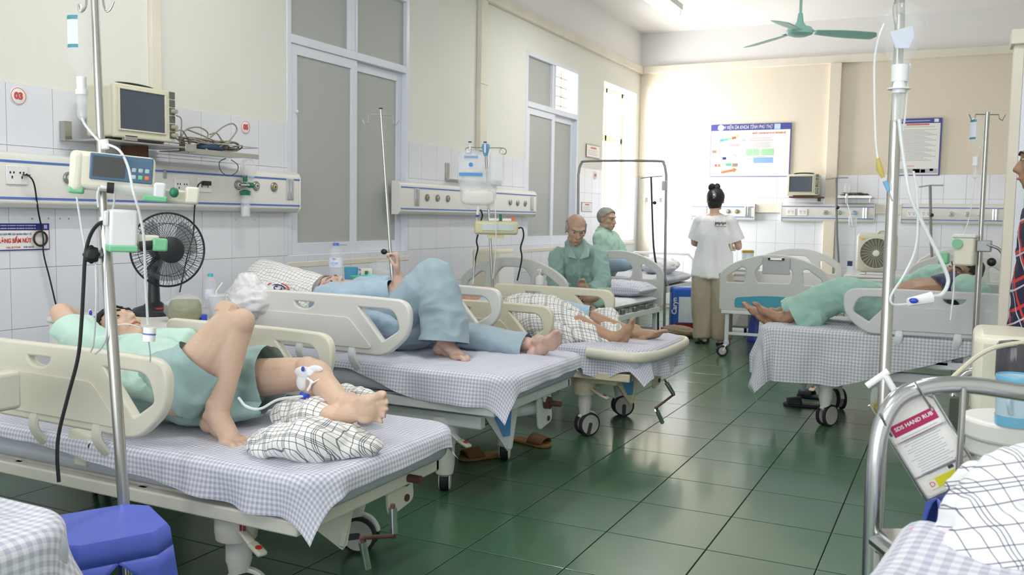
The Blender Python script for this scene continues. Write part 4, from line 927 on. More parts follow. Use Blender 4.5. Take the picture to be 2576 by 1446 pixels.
# ---- 7: patient on the right-hand bed
p = Person('patient in open green shirt with bare belly on the right-hand bed', (-.4, 6.0, .61), 'skin_dark')
hd = Y(2420, 686, 6.15); p.head(hd, (-.50, -.72, .35), (.55, -.1, .83), 1.0)
sN, sF = Y(2440, 735, 5.86), Y(2375, 712, 6.36); pel = Y(2235, 772, 6.05); ch = Y(2375, 738, 6.1)
p.limb([hd+V((.02, .03, -.07)), ch], [.055, .09]); p.limb([ch, ch.lerp(pel, .5)+V((0, 0, .02)), pel], [.12, .135, .12], flat=(1.2, .85))
kN, aN = Y(2110, 742, 5.92), Y(1972, 804, 5.86); kF, aF = Y(2120, 745, 6.18), Y(1945, 792, 6.12)
p.limb([pel+V((0, -.1, 0)), kN, aN], [.085, .06, .036]); p.limb([pel+V((0, .1, 0)), kF, aF], [.085, .06, .036])
p.foot(aN+V((-.03, 0, .01)), (-.62, -.2, .76), (.75, -.1, .62), -1, .93); p.foot(aF+V((-.03, 0, .0)), (-.72, -.1, .62), (.62, 0, .75), 1, .93)
p.limb([sF, Y(2290, 725, 6.4), Y(2205, 730, 6.3)], [.045, .038, .026]); p.hand(Y(2205, 730, 6.3), (-1, 0, -.1), (0, 0, -1), 1, .3, .9)
p.limb([sN, Y(2460, 760, 5.8)], [.045, .038])
p.done(); p.face('hair_black', 'short')
garment(p, 'shirt', [([Y(2300, 722, 6.38), Y(2340, 705, 6.36), Y(2390, 705, 6.34)], [.075, .10, .085], dict(caps='round')), ([sF, Y(2300, 722, 6.4), Y(2245, 727, 6.36)], [.08, .075, .07]), ([Y(2390, 705, 6.34), Y(2445, 715, 6.1), Y(2445, 728, 5.9)], [.07, .06, .06], dict(caps='round')), ([Y(2430, 725, 5.86), Y(2452, 745, 5.84), Y(2460, 775, 5.82)], [.075, .085, .08], dict(caps='round'))], 'seagreen_cloth', .010, (), (.009, 8, None))
garment(p, 'undershirt', [([Y(2415, 728, 6.1), Y(2365, 745, 6.06)], [.12, .142], dict(flat=(1.2, .92), up=(0, 0, 1), caps='flat'))], 'navy_cloth', .010, (), (.006, 9, None))
garment(p, 'trousers', [([pel+V((.06, 0, 0)), pel+V((-.08, 0, 0))], [.13, .14], dict(flat=(1.2, .85), up=(0, 0, 1), caps='round')),
    ([pel+V((0, -.1, 0)), pel.lerp(kN, .6)+V((0, -.1, .02)), kN, kN.lerp(aN, .55), aN+V((.05, 0, -.0))], [.12, .11, .10, .105, .11]), ([pel+V((0, .1, 0)), kF, kF.lerp(aF, .6), aF+V((.06, 0, 0))], [.12, .095, .085, .085]),
    ([kN.lerp(aN, .5)+V((.05, -.05, -.05)), Y(2025, 818, 5.8)], [.06, .04], dict(caps='round'))], 'seagreen_cloth', .010, [(aN+V((.05, 0, 0)), aN-kN, .13), (aF+V((.06, 0, 0)), aF-kF, .1)], (.010, 7, None))
# ---- 8: person in a dark checked top by the doorway
p = Person('person in dark red-lined checked top at the right edge, by the doorway', (.36, 4.1, 0), 'skin_dark', .009)
X0, Y0 = .36, 4.1
hd = w(-.06, 0, 1.50); p.head(hd, (-.95, .2, -.1), (0, 0, 1), 1.05)
p.limb([w(-.04, 0, 1.42), w(0, 0, 1.3), w(0, 0, .9)], [.055, .10, .13])
for s_ in (-1, 1):
    p.limb([w(0, s_*.09, .85), w(0, s_*.09, .45), w(0, s_*.09, .09)], [.085, .06, .036]); p.foot(w(0, s_*.09, .085), (-.98, .1, 0), (0, 0, 1), s_, .92)
    p.limb([w(0, s_*.19, 1.30), w(.02, s_*.25, 1.03), w(-.03, s_*.24, .80)], [.048, .04, .028]); p.hand(w(-.03, s_*.24, .80), (-.1, 0, -1), (0, -s_, -.3), 1, .4, .9)
p.done(); p.face('hair_black', 'short')
def plaidcloth():
    m = mat('dark_check', '262241', .85, var=.05); t = NT(m); b = t.n['Principled BSDF']; tc = t.add('ShaderNodeTexCoord')
    mp = t.add('ShaderNodeMapping'); mp.inputs['Rotation'].default_value = (0, .7, .6); t.link(tc, 'Object', mp, 0); sp = t.add('ShaderNodeSeparateXYZ'); t.link(mp, 0, sp, 0)
    col = lin('231F3E')
    for i, (per, wd, c) in enumerate(((.085, .12, 'C2352F'), (.10, .06, 'B9B9C6'))):
        for ax in (0, 2):
            x = t.math('FRACT', t.math('ADD', t.math('DIVIDE', sp.outputs[ax], per), 50.0+.37*i+.2*ax)); col = t.mix(t.math('LESS_THAN', x, wd), col, lin(c))
    t.l.new(col, b.inputs['Base Color']); return m
garment(p, 'top', [([w(0, 0, 1.36), w(0, 0, 1.3), w(0, 0, 1.1), w(0, 0, .78)], [.08, .17, .19, .21], dict(flat=(.8, 1.05), caps='flat', up=(0, 1, 0)))]+[([w(0, s_*.17, 1.30), w(.01, s_*.25, 1.03), w(-.01, s_*.25, .90)], [.085, .08, .075]) for s_ in (-1, 1)], plaidcloth(), .011, (), (.008, 7, None))
garment(p, 'trousers', [([w(0, s_*.085, .84), w(0, s_*.09, .45), w(0, s_*.09, .07)], [.13, .10, .085], dict()) for s_ in (-1, 1)], 'navy_cloth', .012, (), None)
# ------------------------------------------------------------------ bed-head consoles
mat('socket', 'EFEFEF', .3, var=.01); mat('ring_metal', '9A9C9C', .3, .8); mat('yellow_ring', 'C9B45A', .4); mat('console_white', 'E6E5E0', .32, var=.02)
def console(label, P, ux, n, length, feats, z0=1.245, z1=1.515, dep=.085):
    """P wall point at the start, ux along the wall, n out of the wall"""
    P, ux, n = V(P), V(ux), V(n); z = V((0, 0, 1))
    t = thing('bed_head_console', label, 'console', P+V((0, 0, z0)))
    prof = [(0, z0), (dep*.75, z0), (dep, z0+.025), (dep, z1-.035), (dep*.85, z1-.012), (dep*.4, z1), (0, z1)]
    o = P.copy(); o.z = 0
    w = n.cross(z).dot(ux)
    MB().prism(prof, o, n, z, length if w > 0 else -length).obj('body', 'console_white', t, bevel=.006)
    for s in (0, 1):
        pr2 = [(x*1.03, zz+(.002 if zz > 1.4 else -.002)) for x, zz in prof]; e = o+ux*(length if s else -.012)
        MB().prism(pr2, e, n, z, .012 if w > 0 else -.012).obj('end_cap', 'white_plastic', t, bevel=.004)
    for zz in (z0+.04, z1-.055): MB().prism([(0, zz), (length, zz), (length, zz+.011), (0, zz+.011)], o+n*(dep+.0005), ux, z, .0015 if ux.cross(z).dot(n) > 0 else -.0015).obj('blue_stripe', 'blue_line', t, smooth=False)
    Rn = M((ux, z, ux.cross(z))).transposed()
    fz = n*dep
    for k, s, q in feats:
        c = o+ux*s+fz+V((0, 0, q))
        if k == 'plate':
            pl = MB().box(c+n*.004, (.11, .09, .008), Rn).obj('socket_plate', 'socket', t, bevel=.003)
            h = MB()
            for sx in (-.028, .022):
                for dx, dz, hh in ((-.009, .012, .010), (.009, .012, .010), (0, -.010, .012)): h.box(c+n*.0085+ux*(sx+dx)+z*dz, (.006, hh, .002), Rn)
            tag(h.obj('socket_slots', 'black', pl), kind='stuff')
        elif k in ('gas', 'gasy'):
            Rz = ortho(z, n); g = MB().lathe([(.030, 0), (.030, .008), (.026, .012), (.018, .012), (.016, .004)], c, 22, Rz).obj('gas_outlet', 'ring_metal', t)
            MB().lathe([(.016, .003), (.016, .014), (.012, .016)], c, 16, Rz).obj('outlet_ring', 'yellow_ring' if k == 'gasy' else 'grey_plastic', g); MB().box(c+n*.017, (.008, .012, .004), Rn).obj('outlet_core', 'black', g)
        elif k == 'slot':
            pl = MB().box(c+n*.003, (.075, .145, .006), Rn).obj('rail_socket', 'grey_plastic', t, bevel=.004)
            for dx in (-.018, .012): MB().box(c+n*.007+ux*dx, (.02, .135, .006), Rn).obj('metal_strip', 'chrome', pl, bevel=.002)
        elif k == 'switch': MB().box(c+n*.004, (.018, .05, .008), Rn).obj('switch', 'clip_grey', t, bevel=.002)
    return t
zc = 1.40
console('long white console with blue stripes above the front bed', (WL+.008, 1.95, 0), (0, 1, 0), (1, 0, 0), 2.96, [('plate', .89, zc), ('gas', 1.17, zc), ('switch', 1.79, 1.45), ('plate', 1.915, 1.385), ('plate', 2.09, 1.40), ('gas', 2.37, 1.41), ('gas', 2.53, 1.41), ('gasy', 2.70, 1.41), ('slot', 2.86, 1.40)])
console('white striped console between the two grey windows', (WL+.008, 6.16, 0), (0, 1, 0), (1, 0, 0), 2.6, [('slot', .24, 1.39), ('gasy', .40, 1.39), ('gas', .57, 1.39), ('gas', .745, 1.39), ('gas', 1.98, 1.385), ('gas', 2.15, 1.38), ('gasy', 2.33, 1.38), ('slot', 2.5, 1.38)])
console('white console on the back wall behind the standing woman', (-3.33, WB-.008, 0), (1, 0, 0), (0, -1, 0), .845, [('plate', .15, 1.37), ('gas', .50, 1.36), ('gasy', .62, 1.36), ('slot', .76, 1.36)], 1.24, 1.47, .07)
console('white console on the back wall under the small monitor', (-2.12, WB-.008, 0), (1, 0, 0), (0, -1, 0), 1.135, [('plate', .12, 1.36), ('plate', .27, 1.36), ('gasy', .55, 1.36), ('gas', .72, 1.36), ('gas', .9, 1.36), ('slot', 1.03, 1.36)], 1.24, 1.485, .07)
console('white console on the back wall below the right poster', (-.66, WB-.008, 0), (1, 0, 0), (0, -1, 0), 1.135, [('plate', .12, 1.36), ('plate', .28, 1.36), ('gas', .56, 1.36), ('gas', .74, 1.36), ('gasy', .88, 1.36), ('slot', 1.03, 1.36)], 1.24, 1.485, .07)
for k, (a, b) in enumerate(((-2.47, -2.135), (-.972, -.675))):
    struct(MB().bb((a, WB-.05, 1.35), (b, WB-.008, 1.47)).obj('trim_%d' % (8+k), 'cornice_paint', bevel=.004))
# ------------------------------------------------------------------ plaques and signs
def plaque(num, c, r, label):
    t = thing('number_plaque', label, 'plaque', c); Rx = M.Rotation(math.pi/2, 3, 'Y')
    MB().lathe([(r, 0), (r, .003), (r*.96, .004)], c, 32, Rx).obj('disc', 'sign_white', t)
    MB().lathe([(r*.93, .0042), (r*.93, .005), (r*.88, .005), (r*.88, .0042)], c, 36, Rx, caps=False).obj('ring', 'red_print', t)
    text(num, r*1.05, 'red_print', t, frame(c+V((.006, 0, -r*.02)), (0, 1, 0), (0, 0, 1)), bold=.0022)
plaque('03', V((WL+.009, 2.917, 1.787)), .043, 'round white plaque with red 03 at the left edge')
plaque('05', V((WL+.009, 4.479, 1.785)), .043, 'round white plaque with red 05 right of the cable tray')
plaque('09', atX(1497, 441, WL+.009), .05, 'small round plaque with a red number beside the bright window')
sg = thing('call_sign', 'blue and white call-button sign with red Vietnamese lettering', 'sign', (WL+.01, 2.9, 1.04))
sa, sb, s0, s1 = 2.62, 3.066, 1.036, 1.168; xs = WL+.009
MB().bb((xs, sa, s0), (xs+.004, sb, s1)).obj('board', 'blue_dark', sg)
MB().bb((xs+.004, sa+.003, s0+.005), (xs+.0048, sb-.004, s1-.034)).obj('field', 'sign_white', sg, smooth=False)
def T_(y, z): return frame((xs+.0056, y, z), (0, 1, 0), (0, 0, 1))
text('KHI CẦN SỰ GIÚP ĐỠ CỦA NHÂN VIÊN Y TẾ', .0125, 'blue_print', sg, T_(2.86, 1.115), sx=.85)
text('XIN VUI LÒNG BẤM NÚT', .030, 'red_print', sg, T_(2.835, 1.083), sx=.76, bold=.001); text('PLEASE PRESS', .0125, 'blue_print', sg, T_(2.765, 1.051), sx=.9); text('CALL BUTTON', .0125, 'red_print', sg, T_(2.868, 1.051), sx=.9); text('FOR HELPS', .0125, 'blue_print', sg, T_(2.950, 1.051), sx=.9)
mat('pale_print', 'B9BCE0', .5, var=0)
for zz in (1.158, 1.144): 
    q = MB()
    for k in range(22): q.box((xs+.005, 2.66+.0155*k, zz), (.001, .010+.003*((k*5) % 3), .005))
    tag(q.obj('small_print', 'pale_print', sg), kind='stuff')
MB().box((xs+.0045, 3.045, 1.152), (.001, .018, .02)).obj('badge', 'pale_print', sg)
rg = thing('cable_coil', 'dark ring of cable hanging in front of the call-button sign', 'cable', (WL+.03, 3.03, 1.09)); mat('maroon', '3A2026', .5)
cc = atX(102, 600, WL+.025); n_ = 24
MB().tube([cc+V((0, .036*math.cos(2*math.pi*k/n_), .036*math.sin(2*math.pi*k/n_))) for k in range(n_+1)], .0055, 8).obj('coil', 'maroon', rg)
MB().tube([atX(66, 437, -4.03), atX(85, 460, -4.02), atX(96, 530, -4.08), atX(104, 570, WL+.03), cc+V((.006, .01, 0)), atX(110, 640, WL+.03), atX(125, 700, WL+.03), atX(142, 772, WL+.03)], .004, 8, k=5).obj('lead', 'black', rg)
MB().bb(atX(53, 432, -4.055)-V((0, .0, .012)), atX(78, 444, -4.03)+V((0, 0, .004))).obj('plug', 'black', rg, bevel=.005)
pg = thing('power_cord', 'black plug and cord running from the console down behind the fan', 'cord', atX(517, 462, -4.04))
MB().bb(atX(505, 455, -4.055), atX(533, 467, -4.02)).obj('plug', 'black', pg, bevel=.005)
MB().tube([atX(508, 459, -4.03), atX(497, 470, -4.02), atX(489, 530, -4.06), atX(486, 590, -4.1), atX(470, 650, -4.1), atX(452, 735, -4.1)], .004, 8, k=5).obj('lead', 'black', pg)
# screw holes in the tiles
hs = MB()
for x, y in ((81, 550), (122, 549), (151, 550), (173, 550), (592, 552), (641, 552)): hs.ball(atX(x, y, WL+.0085), (.001, .005, .005), nu=8, nv=6)
tag(hs.obj('screw_hole', 'clip_grey', wall_left), kind='stuff')
# ------------------------------------------------------------------ monitors
mat('monitor_case', 'D6D2BC', .45, var=.02); mat('handle_black', '22262C', .5); mat('port_dark', '5F665F', .5); mat('connector', 'A9A390', .5)
def monitor(label, c, ux, n, W, H, D, screen=.72):
    """c bottom centre of the front face; ux to the viewer's right, n out of the screen"""
    c, ux, n, z = V(c), V(ux).normalized(), V(n).normalized(), V((0, 0, 1)); t = thing('patient_monitor', label, 'monitor', c)
    R = M((ux, -n, z)).transposed(); C = lambda x, y, zz: c+ux*x+n*y+z*zz
    MB().box(C(0, -D/2-.02, H/2), (W, D, H*.97), R).obj('housing', 'monitor_case', t, bevel=.015, seg=3)
    MB().box(C(0, -.01, H/2), (W, .03, H), R).obj('bezel', 'monitor_case', t, bevel=.01, seg=3)
    s = MB().box(C(-W*.06, .0045, H*.53), (W*screen, .006, H*.74), R).obj('screen', 'dark_screen', t, bevel=.002)
    for a, b, d, e in ((-W*(.06+screen/2)-.006, .006, H*.53, H*.78), (W*(screen/2-.06)+.006, .006, H*.53, H*.78)): MB().box(C(a, .007, d), (b*1.6, .012, e), R).obj('screen_lip', 'monitor_case', t, bevel=.003)
    for d in (H*.53+H*.38, H*.53-H*.38): MB().box(C(-W*.06, .007, d), (W*screen+.02, .012, .009), R).obj('screen_lip', 'monitor_case', t, bevel=.003)
    for k in range(6): 
        q = MB().box(C(W*.435, .006, H*(.92-.155*k)), (W*.095, .006, H*.135), R).obj('port', 'port_dark', t, bevel=.002)
        if k in (2, 4, 5): MB().tube([C(W*.435, .008, H*(.92-.155*k)), C(W*.435+.005, .035, H*(.915-.155*k))], .012, 10).obj('connector', 'connector', q)
    MB().tube([C(-W*.33, -D*.45, H*.99), C(-W*.25, -D*.45, H*1.04), C(0, -D*.45, H*1.06), C(W*.25, -D*.45, H*1.04), C(W*.33, -D*.45, H*.99)], .012, 8, k=4, flat=(1.6, .7)).obj('carry_handle', 'handle_black', t)
    MB().box(C(0, -.06, -.004), (W*.6, .12, .012), R).obj('foot', 'handle_black', t)
    return t
mc = (atX(288, 350, -3.86)+atX(441, 362, -3.86))/2; mw = (atX(441, 300, -3.86)-atX(288, 300, -3.86)).length; mc.z += .008
monitor('beige patient monitor with dark screen on the wall shelf at left', mc, (0, 1, 0), (1, 0, 0), mw, .275, .19)
sh = thing('wall_shelf', 'steel wall bracket shelf carrying the beige monitor', 'shelf', (-4.0, 3.5, 1.58))
zs = mc.z-.012
MB().bb((-4.13, 3.17, zs-.012), (-3.86, 3.76, zs)).obj('plate', 'steel', sh, bevel=.003); MB().bb((-4.14, 3.14, zs-.01), (-4.10, 3.18, zs+.09)).obj('back_lip', 'steel', sh); MB().bb((-4.10, 3.48, zs-.09), (-3.98, 3.56, zs-.012)).obj('bracket', 'rust', sh)
MB().bb((-3.88, 3.30, zs-.0), (-3.855, 3.38, zs+.028)).obj('front_stop', 'steel', sh, bevel=.002)
MB().bb((-3.88, 3.68, zs-.03), (-3.83, 3.76, zs+.012)).obj('tray_joint', 'steel', sh, bevel=.002)
tr = thing('cable_tray', 'steel wire tray beside the monitor under plaque 05', 'tray', (-4.0, 4.0, zs-.03)); ty0, ty1 = 3.74, 4.30
MB().bb((-4.10, ty0, zs-.024), (-3.87, ty1, zs-.018)).obj('base', 'steel', tr); MB().bb((-3.875, ty0, zs-.034), (-3.868, ty1, zs-.006)).obj('front_lip', 'steel', tr)
MB().tube([(-4.09, ty0, zs+.035), (-4.09, ty1, zs+.035), (-3.875, ty1, zs+.035), (-3.875, ty0+.2, zs+.035)], .003, 6).obj('wire_rim', 'chrome', tr)
mat('cable_beige', '9A9484', .55); mat('cable_dark', '4A4A4C', .5); mat('cuff_blue', '2F4060', .7)
cbn = thing('cable_bundle', 'tangle of beige monitor cables heaped on the wire tray', 'cables', (-4.0, 4.0, zs-.018))
rn = random.Random(4)
for k in range(15):
    y = rn.uniform(3.80, 4.22); pts = []
    for j in range(6): pts.append(V((-3.98+rn.uniform(-.07, .07), y+rn.uniform(-.12, .12) if 0 < j < 5 else y+rn.uniform(-.05, .05), zs-.008+rn.uniform(0, .075))))
    for q in pts: q.y = min(4.28, max(3.76, q.y))
    MB().tube(pts, rn.choice((.0038, .0045, .005)), 7, k=5).obj('cable', 'cable_beige' if k % 4 else 'cable_dark', cbn)
for A in (((455, 345), (470, 325), (500, 320), (522, 333), (518, 350), (490, 365)), ((530, 345), (560, 320), (585, 311), (596, 325), (585, 345), (570, 360)), ((470, 325), (520, 345), (560, 365)), ((528, 338), (545, 335), (560, 355), (580, 372)), ((575, 355), (597, 360), (600, 370), (585, 378))):
    MB().tube([atX(x, y, -3.95) for x, y in A], .0045, 7, k=5).obj('cable', 'cable_beige', cbn)
MB().tube([atX(x, y, -3.9) for x, y in ((568, 398), (552, 408), (556, 430), (575, 442), (595, 433), (598, 415), (582, 402))], .0028, 6, k=6).obj('cable', 'cable_dark', cbn)
MB().ball((-3.97, 4.0, zs+.012), (.06, .12, .03)).obj('pressure_cuff', 'cuff_blue', cbn)
MB().tube([atX(443, 290, -3.84), atX(456, 300, -3.84), atX(455, 340, -3.85), atX(452, 352, -3.9)], .004, 7, k=5).obj('cable', 'cable_beige', cbn)
MB().tube([atX(440, 330, -3.84), atX(458, 328, -3.85), atX(470, 345, -3.9)], .004, 7, k=5).obj('cable', 'cable_beige', cbn)
# second monitor and tray on the back wall
m2 = monitor('small beige monitor on the back wall near the poster', (-1.845, WB-.22, 1.575), (1, 0, 0), (0, -1, 0), .40, .275, .15); 
s2 = thing('wall_shelf', 'dark bracket shelf under the small back wall monitor', 'shelf', (-1.85, WB-.1, 1.55)); MB().bb((-2.0, WB-.3, 1.545), (-1.6, WB-.01, 1.562)).obj('plate', 'rust', s2); MB().bb((-1.66, WB-.2, 1.50), (-1.62, WB-.17, 1.545)).obj('bracket', 'cable_dark', s2)
s3 = thing('cable_tray', 'steel tray of dark cables on the back wall', 'tray', (-1.2, WB-.15, 1.55)); MB().bb((-1.43, WB-.28, 1.55), (-1.0, WB-.01, 1.558)).obj('base', 'steel', s3); MB().bb((-1.43, WB-.285, 1.545), (-1.0, WB-.28, 1.575)).obj('front_lip', 'steel', s3); MB().bb((-1.03, WB-.27, 1.49), (-1.02, WB-.25, 1.55)).obj('hook', 'steel', s3)
c3 = thing('cable_bundle', 'heap of dark cables on the back wall tray', 'cables', (-1.2, WB-.15, 1.56))
for k in range(8): MB().tube([V((rn.uniform(-1.40, -1.03), WB-.15+rn.uniform(-.1, .1), 1.567+rn.uniform(0, .05))) for _ in range(5)], .005, 6, k=4).obj('cable', 'cable_dark' if k % 2 else 'cable_beige', c3)
# ------------------------------------------------------------------ posters on the back wall
def poster(label, x0, x1, z0, z1, border=.012, head=.085):
    t = thing('poster', label, 'poster', ((x0+x1)/2, WB-.012, z0)); y = WB-.02
    MB().bb((x0, y, z0), (x1, y+.01, z1)).obj('board', 'blue_print', t); MB().bb((x0+border*.6, y-.001, z0+border*.6), (x1-border, y, z1-head)).obj('field', 'sign_white', t, smooth=False)
    def R_(a, b, c, d, m, name='print_block', rot=0):
        MB().box(((a+b)/2, y-.0016, (c+d)/2), (b-a, .0008, d-c), M.Rotation(rot, 3, 'Y') if rot else None).obj(name, m, t, smooth=False)
    def S(s, sz, m, x, z, sx=1, sh=0): text(s, sz, m, t, frame((x, y-.002, z), (1, 0, 0), (0, 0, 1)), sx=sx, shear=sh)
    return t, R_, S
for n_, c_ in (('pb_blue', '8FB4E6'), ('pb_lblue', 'BCD3EE'), ('pb_green', 'A9D8AE'), ('pb_mint', 'CFE9E0'), ('pb_orange', 'E8794A'), ('pb_yellow', 'EFC65A'), ('pb_pink', 'E9B4C0'), ('pb_brown', 'A08070'), ('pb_emerald', '4FB58A'), ('pb_grey', 'B9BAC6'), ('pb_teal', '6FD0B0'), ('pb_sky', '5AA6EA'), ('pb_red', 'D8645C')): mat(n_, c_, .5, var=.02)
t, R_, S_ = poster('blue-framed emergency chart poster with a red arrow, on the back wall', -3.115, -2.05, 1.83, 2.535)
S_('BỆNH VIỆN ĐA KHOA TỈNH PHÚ THỌ', .068, 'sign_white', -2.66, 2.49, .62, .25); MB().lathe([(.04, 0), (.04, .001)], (-2.98, WB-.021, 2.49), 24, M.Rotation(math.pi/2, 3, 'X')).obj('emblem', 'sign_white', t); R_(-2.27, -2.19, 2.455, 2.525, 'pb_lblue')
S_('SƠ ĐỒ CHẨN ĐOÁN VÀ XỬ TRÍ PHẢN VỆ', .034, 'red_print', -2.34, 2.405, .68, .2)
for k, m in enumerate(('pb_sky', 'pb_teal', 'pb_green', 'pb_red')): R_(-2.99+.055*k, -2.935+.055*k, 2.305+.010*k, 2.338+.010*k, m, rot=-.18)
R_(-2.765, -2.735, 2.36, 2.40, 'pb_yellow'); R_(-3.09, -3.01, 2.30, 2.305, 'pb_lblue', rot=-.2); R_(-2.85, -2.72, 2.235, 2.27, 'pb_pink'); R_(-3.09, -3.03, 2.15, 2.19, 'pb_brown'); R_(-3.01, -2.975, 2.15, 2.185, 'pb_pink'); R_(-2.945, -2.895, 2.06, 2.095, 'blue_dark'); R_(-2.80, -2.75, 2.10, 2.13, 'pb_pink', rot=.7)
for k in range(4): R_(-3.095+.045*k, -3.06+.045*k, 1.965, 2.0, ('pb_pink', 'pb_red', 'pb_orange', 'pb_pink')[k])
R_(-2.90, -2.82, 1.975, 2.01, 'pb_emerald'); R_(-2.81, -2.735, 1.965, 2.01, 'pb_brown')
MB().prism([(-.11, -.02), (.06, -.012), (.06, -.03), (.11, .008), (.06, .04), (.06, .022), (-.11, .012)], (-2.85, WB-.0222, 1.905), V((.98, 0, .14)), V((-.14, 0, .98)), .0006).obj('arrow', 'pb_orange', t, smooth=False)
for k, (a, b) in enumerate(((-2.63, -2.55), (-2.54, -2.455), (-2.43, -2.265))): R_(a, b, 2.11, 2.20, 'pb_green')
R_(-2.64, -2.55, 2.055, 2.08, 'pb_lblue'); R_(-2.53, -2.27, 2.01, 2.085, 'pb_blue'); R_(-2.69, -2.65, 2.115, 2.17, 'pb_mint'); R_(-2.69, -2.65, 2.03, 2.08, 'pb_mint'); R_(-2.69, -2.64, 2.305, 2.33, 'pb_green')
R_(-2.57, -2.30, 2.335, 2.345, 'pb_pink'); R_(-2.59, -2.28, 2.305, 2.318, 'pb_pink'); R_(-2.48, -2.36, 2.09, 2.1, 'pb_pink')
lg = MB()
for k in range(22): lg.box((-2.45+.02*math.sin(k), WB-.0216, 2.29-.0042*k if k < 20 else 1.98-.02*(k-20)), (.30, .0006, .0015))
for k in range(10): lg.box((-3.0+.03*math.sin(k*2), WB-.0216, 2.26-.012*k), (.16, .0006, .0018))
for k in range(7): lg.box((-2.46, WB-.0216, 1.985-.018*k), (.36-.03*(k % 3), .0006, .0022))
tag(lg.obj('fine_print', 'pb_grey', t), kind='stuff')
t, R_, S_ = poster('tall blue-framed notice poster right of the wall pillar', -.80, -.255, 1.835, 2.54, .018, .062)
R_(-.345, -.295, 2.49, 2.53, 'sign_white'); lg = MB()
lg.box((-.56, WB-.0216, 2.51), (.34, .0006, .012))
for k in range(24): lg.box((-.53-.03*((k*7) % 4)/2, WB-.0216, 2.40-.0165*k), (.44-.06*((k*7) % 4), .0006, .006))
tag(lg.obj('fine_print', 'pb_grey', t), kind='stuff'); R_(-.66, -.40, 2.455, 2.472, 'pb_red'); R_(-.72, -.33, 2.432, 2.44, 'pb_green'); R_(-.66, -.55, 1.945, 1.96, 'pb_pink'); R_(-.77, -.28, 1.865, 1.92, 'pb_grey'); R_(-.56, -.48, 1.87, 1.915, 'pb_sky'); R_(-.47, -.42, 1.87, 1.91, 'pb_emerald'); R_(-.37, -.33, 1.89, 1.92, 'pb_brown')
# small signs by the bright window
def wallsign(label, a, b, c, d, red=True):
    P0, P1 = atX(a, b, WL+.009), atX(c, d, WL+.009); t = thing('wall_sign', label, 'sign', P0)
    MB().bb((WL+.008, P0.y, P1.z), (WL+.014, P1.y, P0.z)).obj('board', 'pb_brown', t); MB().bb((WL+.014, P0.y+.008, P1.z+.008), (WL+.0148, P1.y-.008, P0.z-.008)).obj('field', 'sign_white', t, smooth=False); h = P0.z-P1.z; L = P1.y-P0.y
    MB().bb((WL+.0148, P0.y+L*.3, P0.z-h*.32), (WL+.0155, P0.y+L*.72, P0.z-h*.18)).obj('heading', 'pb_red', t, smooth=False)
    for k in range(3): MB().bb((WL+.0148, P0.y+L*.12, P0.z-h*(.5+.14*k)), (WL+.0155, P0.y+L*(.8-.1*(k % 2)), P0.z-h*(.46+.14*k))).obj('print_line', 'pb_grey', t, smooth=False)
wallsign('small white framed notice between the second and the bright window', 1475, 361, 1508, 400); wallsign('small call-button sign behind the sitting men', 1463, 508, 1488, 533)
# ------------------------------------------------------------------ oxygen flowmeter
fo = atX(617, 465, -4.03); ox = thing('oxygen_flowmeter', 'green oxygen flowmeter with clear humidifier jar on the console', 'flowmeter', fo); mat('dark_green', '1F7A58', .4)
MB().tube([fo+V((-.03, -.03, 0)), fo, fo+V((0, .055, 0))], .014, 10).obj('valve', 'chrome', ox); MB().cyl(fo+V((0, .03, 0)), fo+V((.0, .065, 0)), .017).obj('valve_knob', 'dark_green', ox); MB().lathe([(.014, .06), (.014, .02), (.016, .02)], fo, 14).obj('collar', 'dark_green', ox)
MB().cyl(fo+V((0, 0, .02)), fo+V((0, 0, .155)), .011).obj('flow_tube', 'clear_milky', ox); MB().lathe([(.030, -.065), (.033, -.04), (.012, -.03)], fo, 18).obj('jar_lid', 'dark_green', ox); MB().lathe([(.030, -.065), (.030, -.19), (.027, -.20), (.0, -.20)], fo, 18, caps=False).obj('jar', 'clear_milky', ox); MB().lathe([(.026, -.135), (.026, -.195)], fo, 18).obj('water', 'tubing', ox)
padded('plastic_wrap', None, None, fo+V((0, .03, .10)), (.03, .12, .12), 0, 'clear_milky', .02, 4, 16, 16, parent=ox)
# ------------------------------------------------------------------ bedside cabinets
mat('cabinet_grey', 'DAD9D4', .4, var=.02)
def cabinet(label, x0, x1, y0, y1, zt, face=(1, 0)):
    t = thing('bedside_cabinet', label, 'cabinet', ((x0+x1)/2, (y0+y1)/2, 0))
    MB().bb((x0+.01, y0+.01, .06), (x1-.015, y1-.01, zt-.03)).obj('body', 'cabinet_grey', t, bevel=.008); MB().bb((x0, y0, zt-.03), (x1, y1, zt)).obj('top', 'cabinet_grey', t, bevel=.012, seg=3)
    for x in (x0+.05, x1-.06):
        for y in (y0+.05, y1-.05): MB().cyl((x, y, 0), (x, y, .065), .016).obj('foot', 'rubber', t)
    if face[0]:
        X = x1-.015
        for a, b in ((zt-.20, zt-.045), (.08, zt-.215)):
            d = MB().bb((X, y0+.02, a), (X+.012, y1-.02, b)).obj('drawer' if b > zt-.1 else 'door', 'cabinet_grey', t, bevel=.005); MB().bb((X+.012, (y0+y1)/2-.06, b-.05), (X+.024, (y0+y1)/2+.06, b-.03)).obj('handle', 'grey_plastic', d, bevel=.004)
    else:
        Yf = y0+.01
        for a, b in ((zt-.14, zt-.045), (zt-.26, zt-.155), (.08, zt-.275)):
            d = MB().bb((x0+.02, Yf-.012, a), (x1-.02, Yf, b)).obj('drawer', 'cabinet_grey', t, bevel=.005); MB().bb((x0+.05, Yf-.022, b-.03), (x1-.05, Yf-.012, b-.012)).obj('handle', 'grey_plastic', d, bevel=.004)
    return t
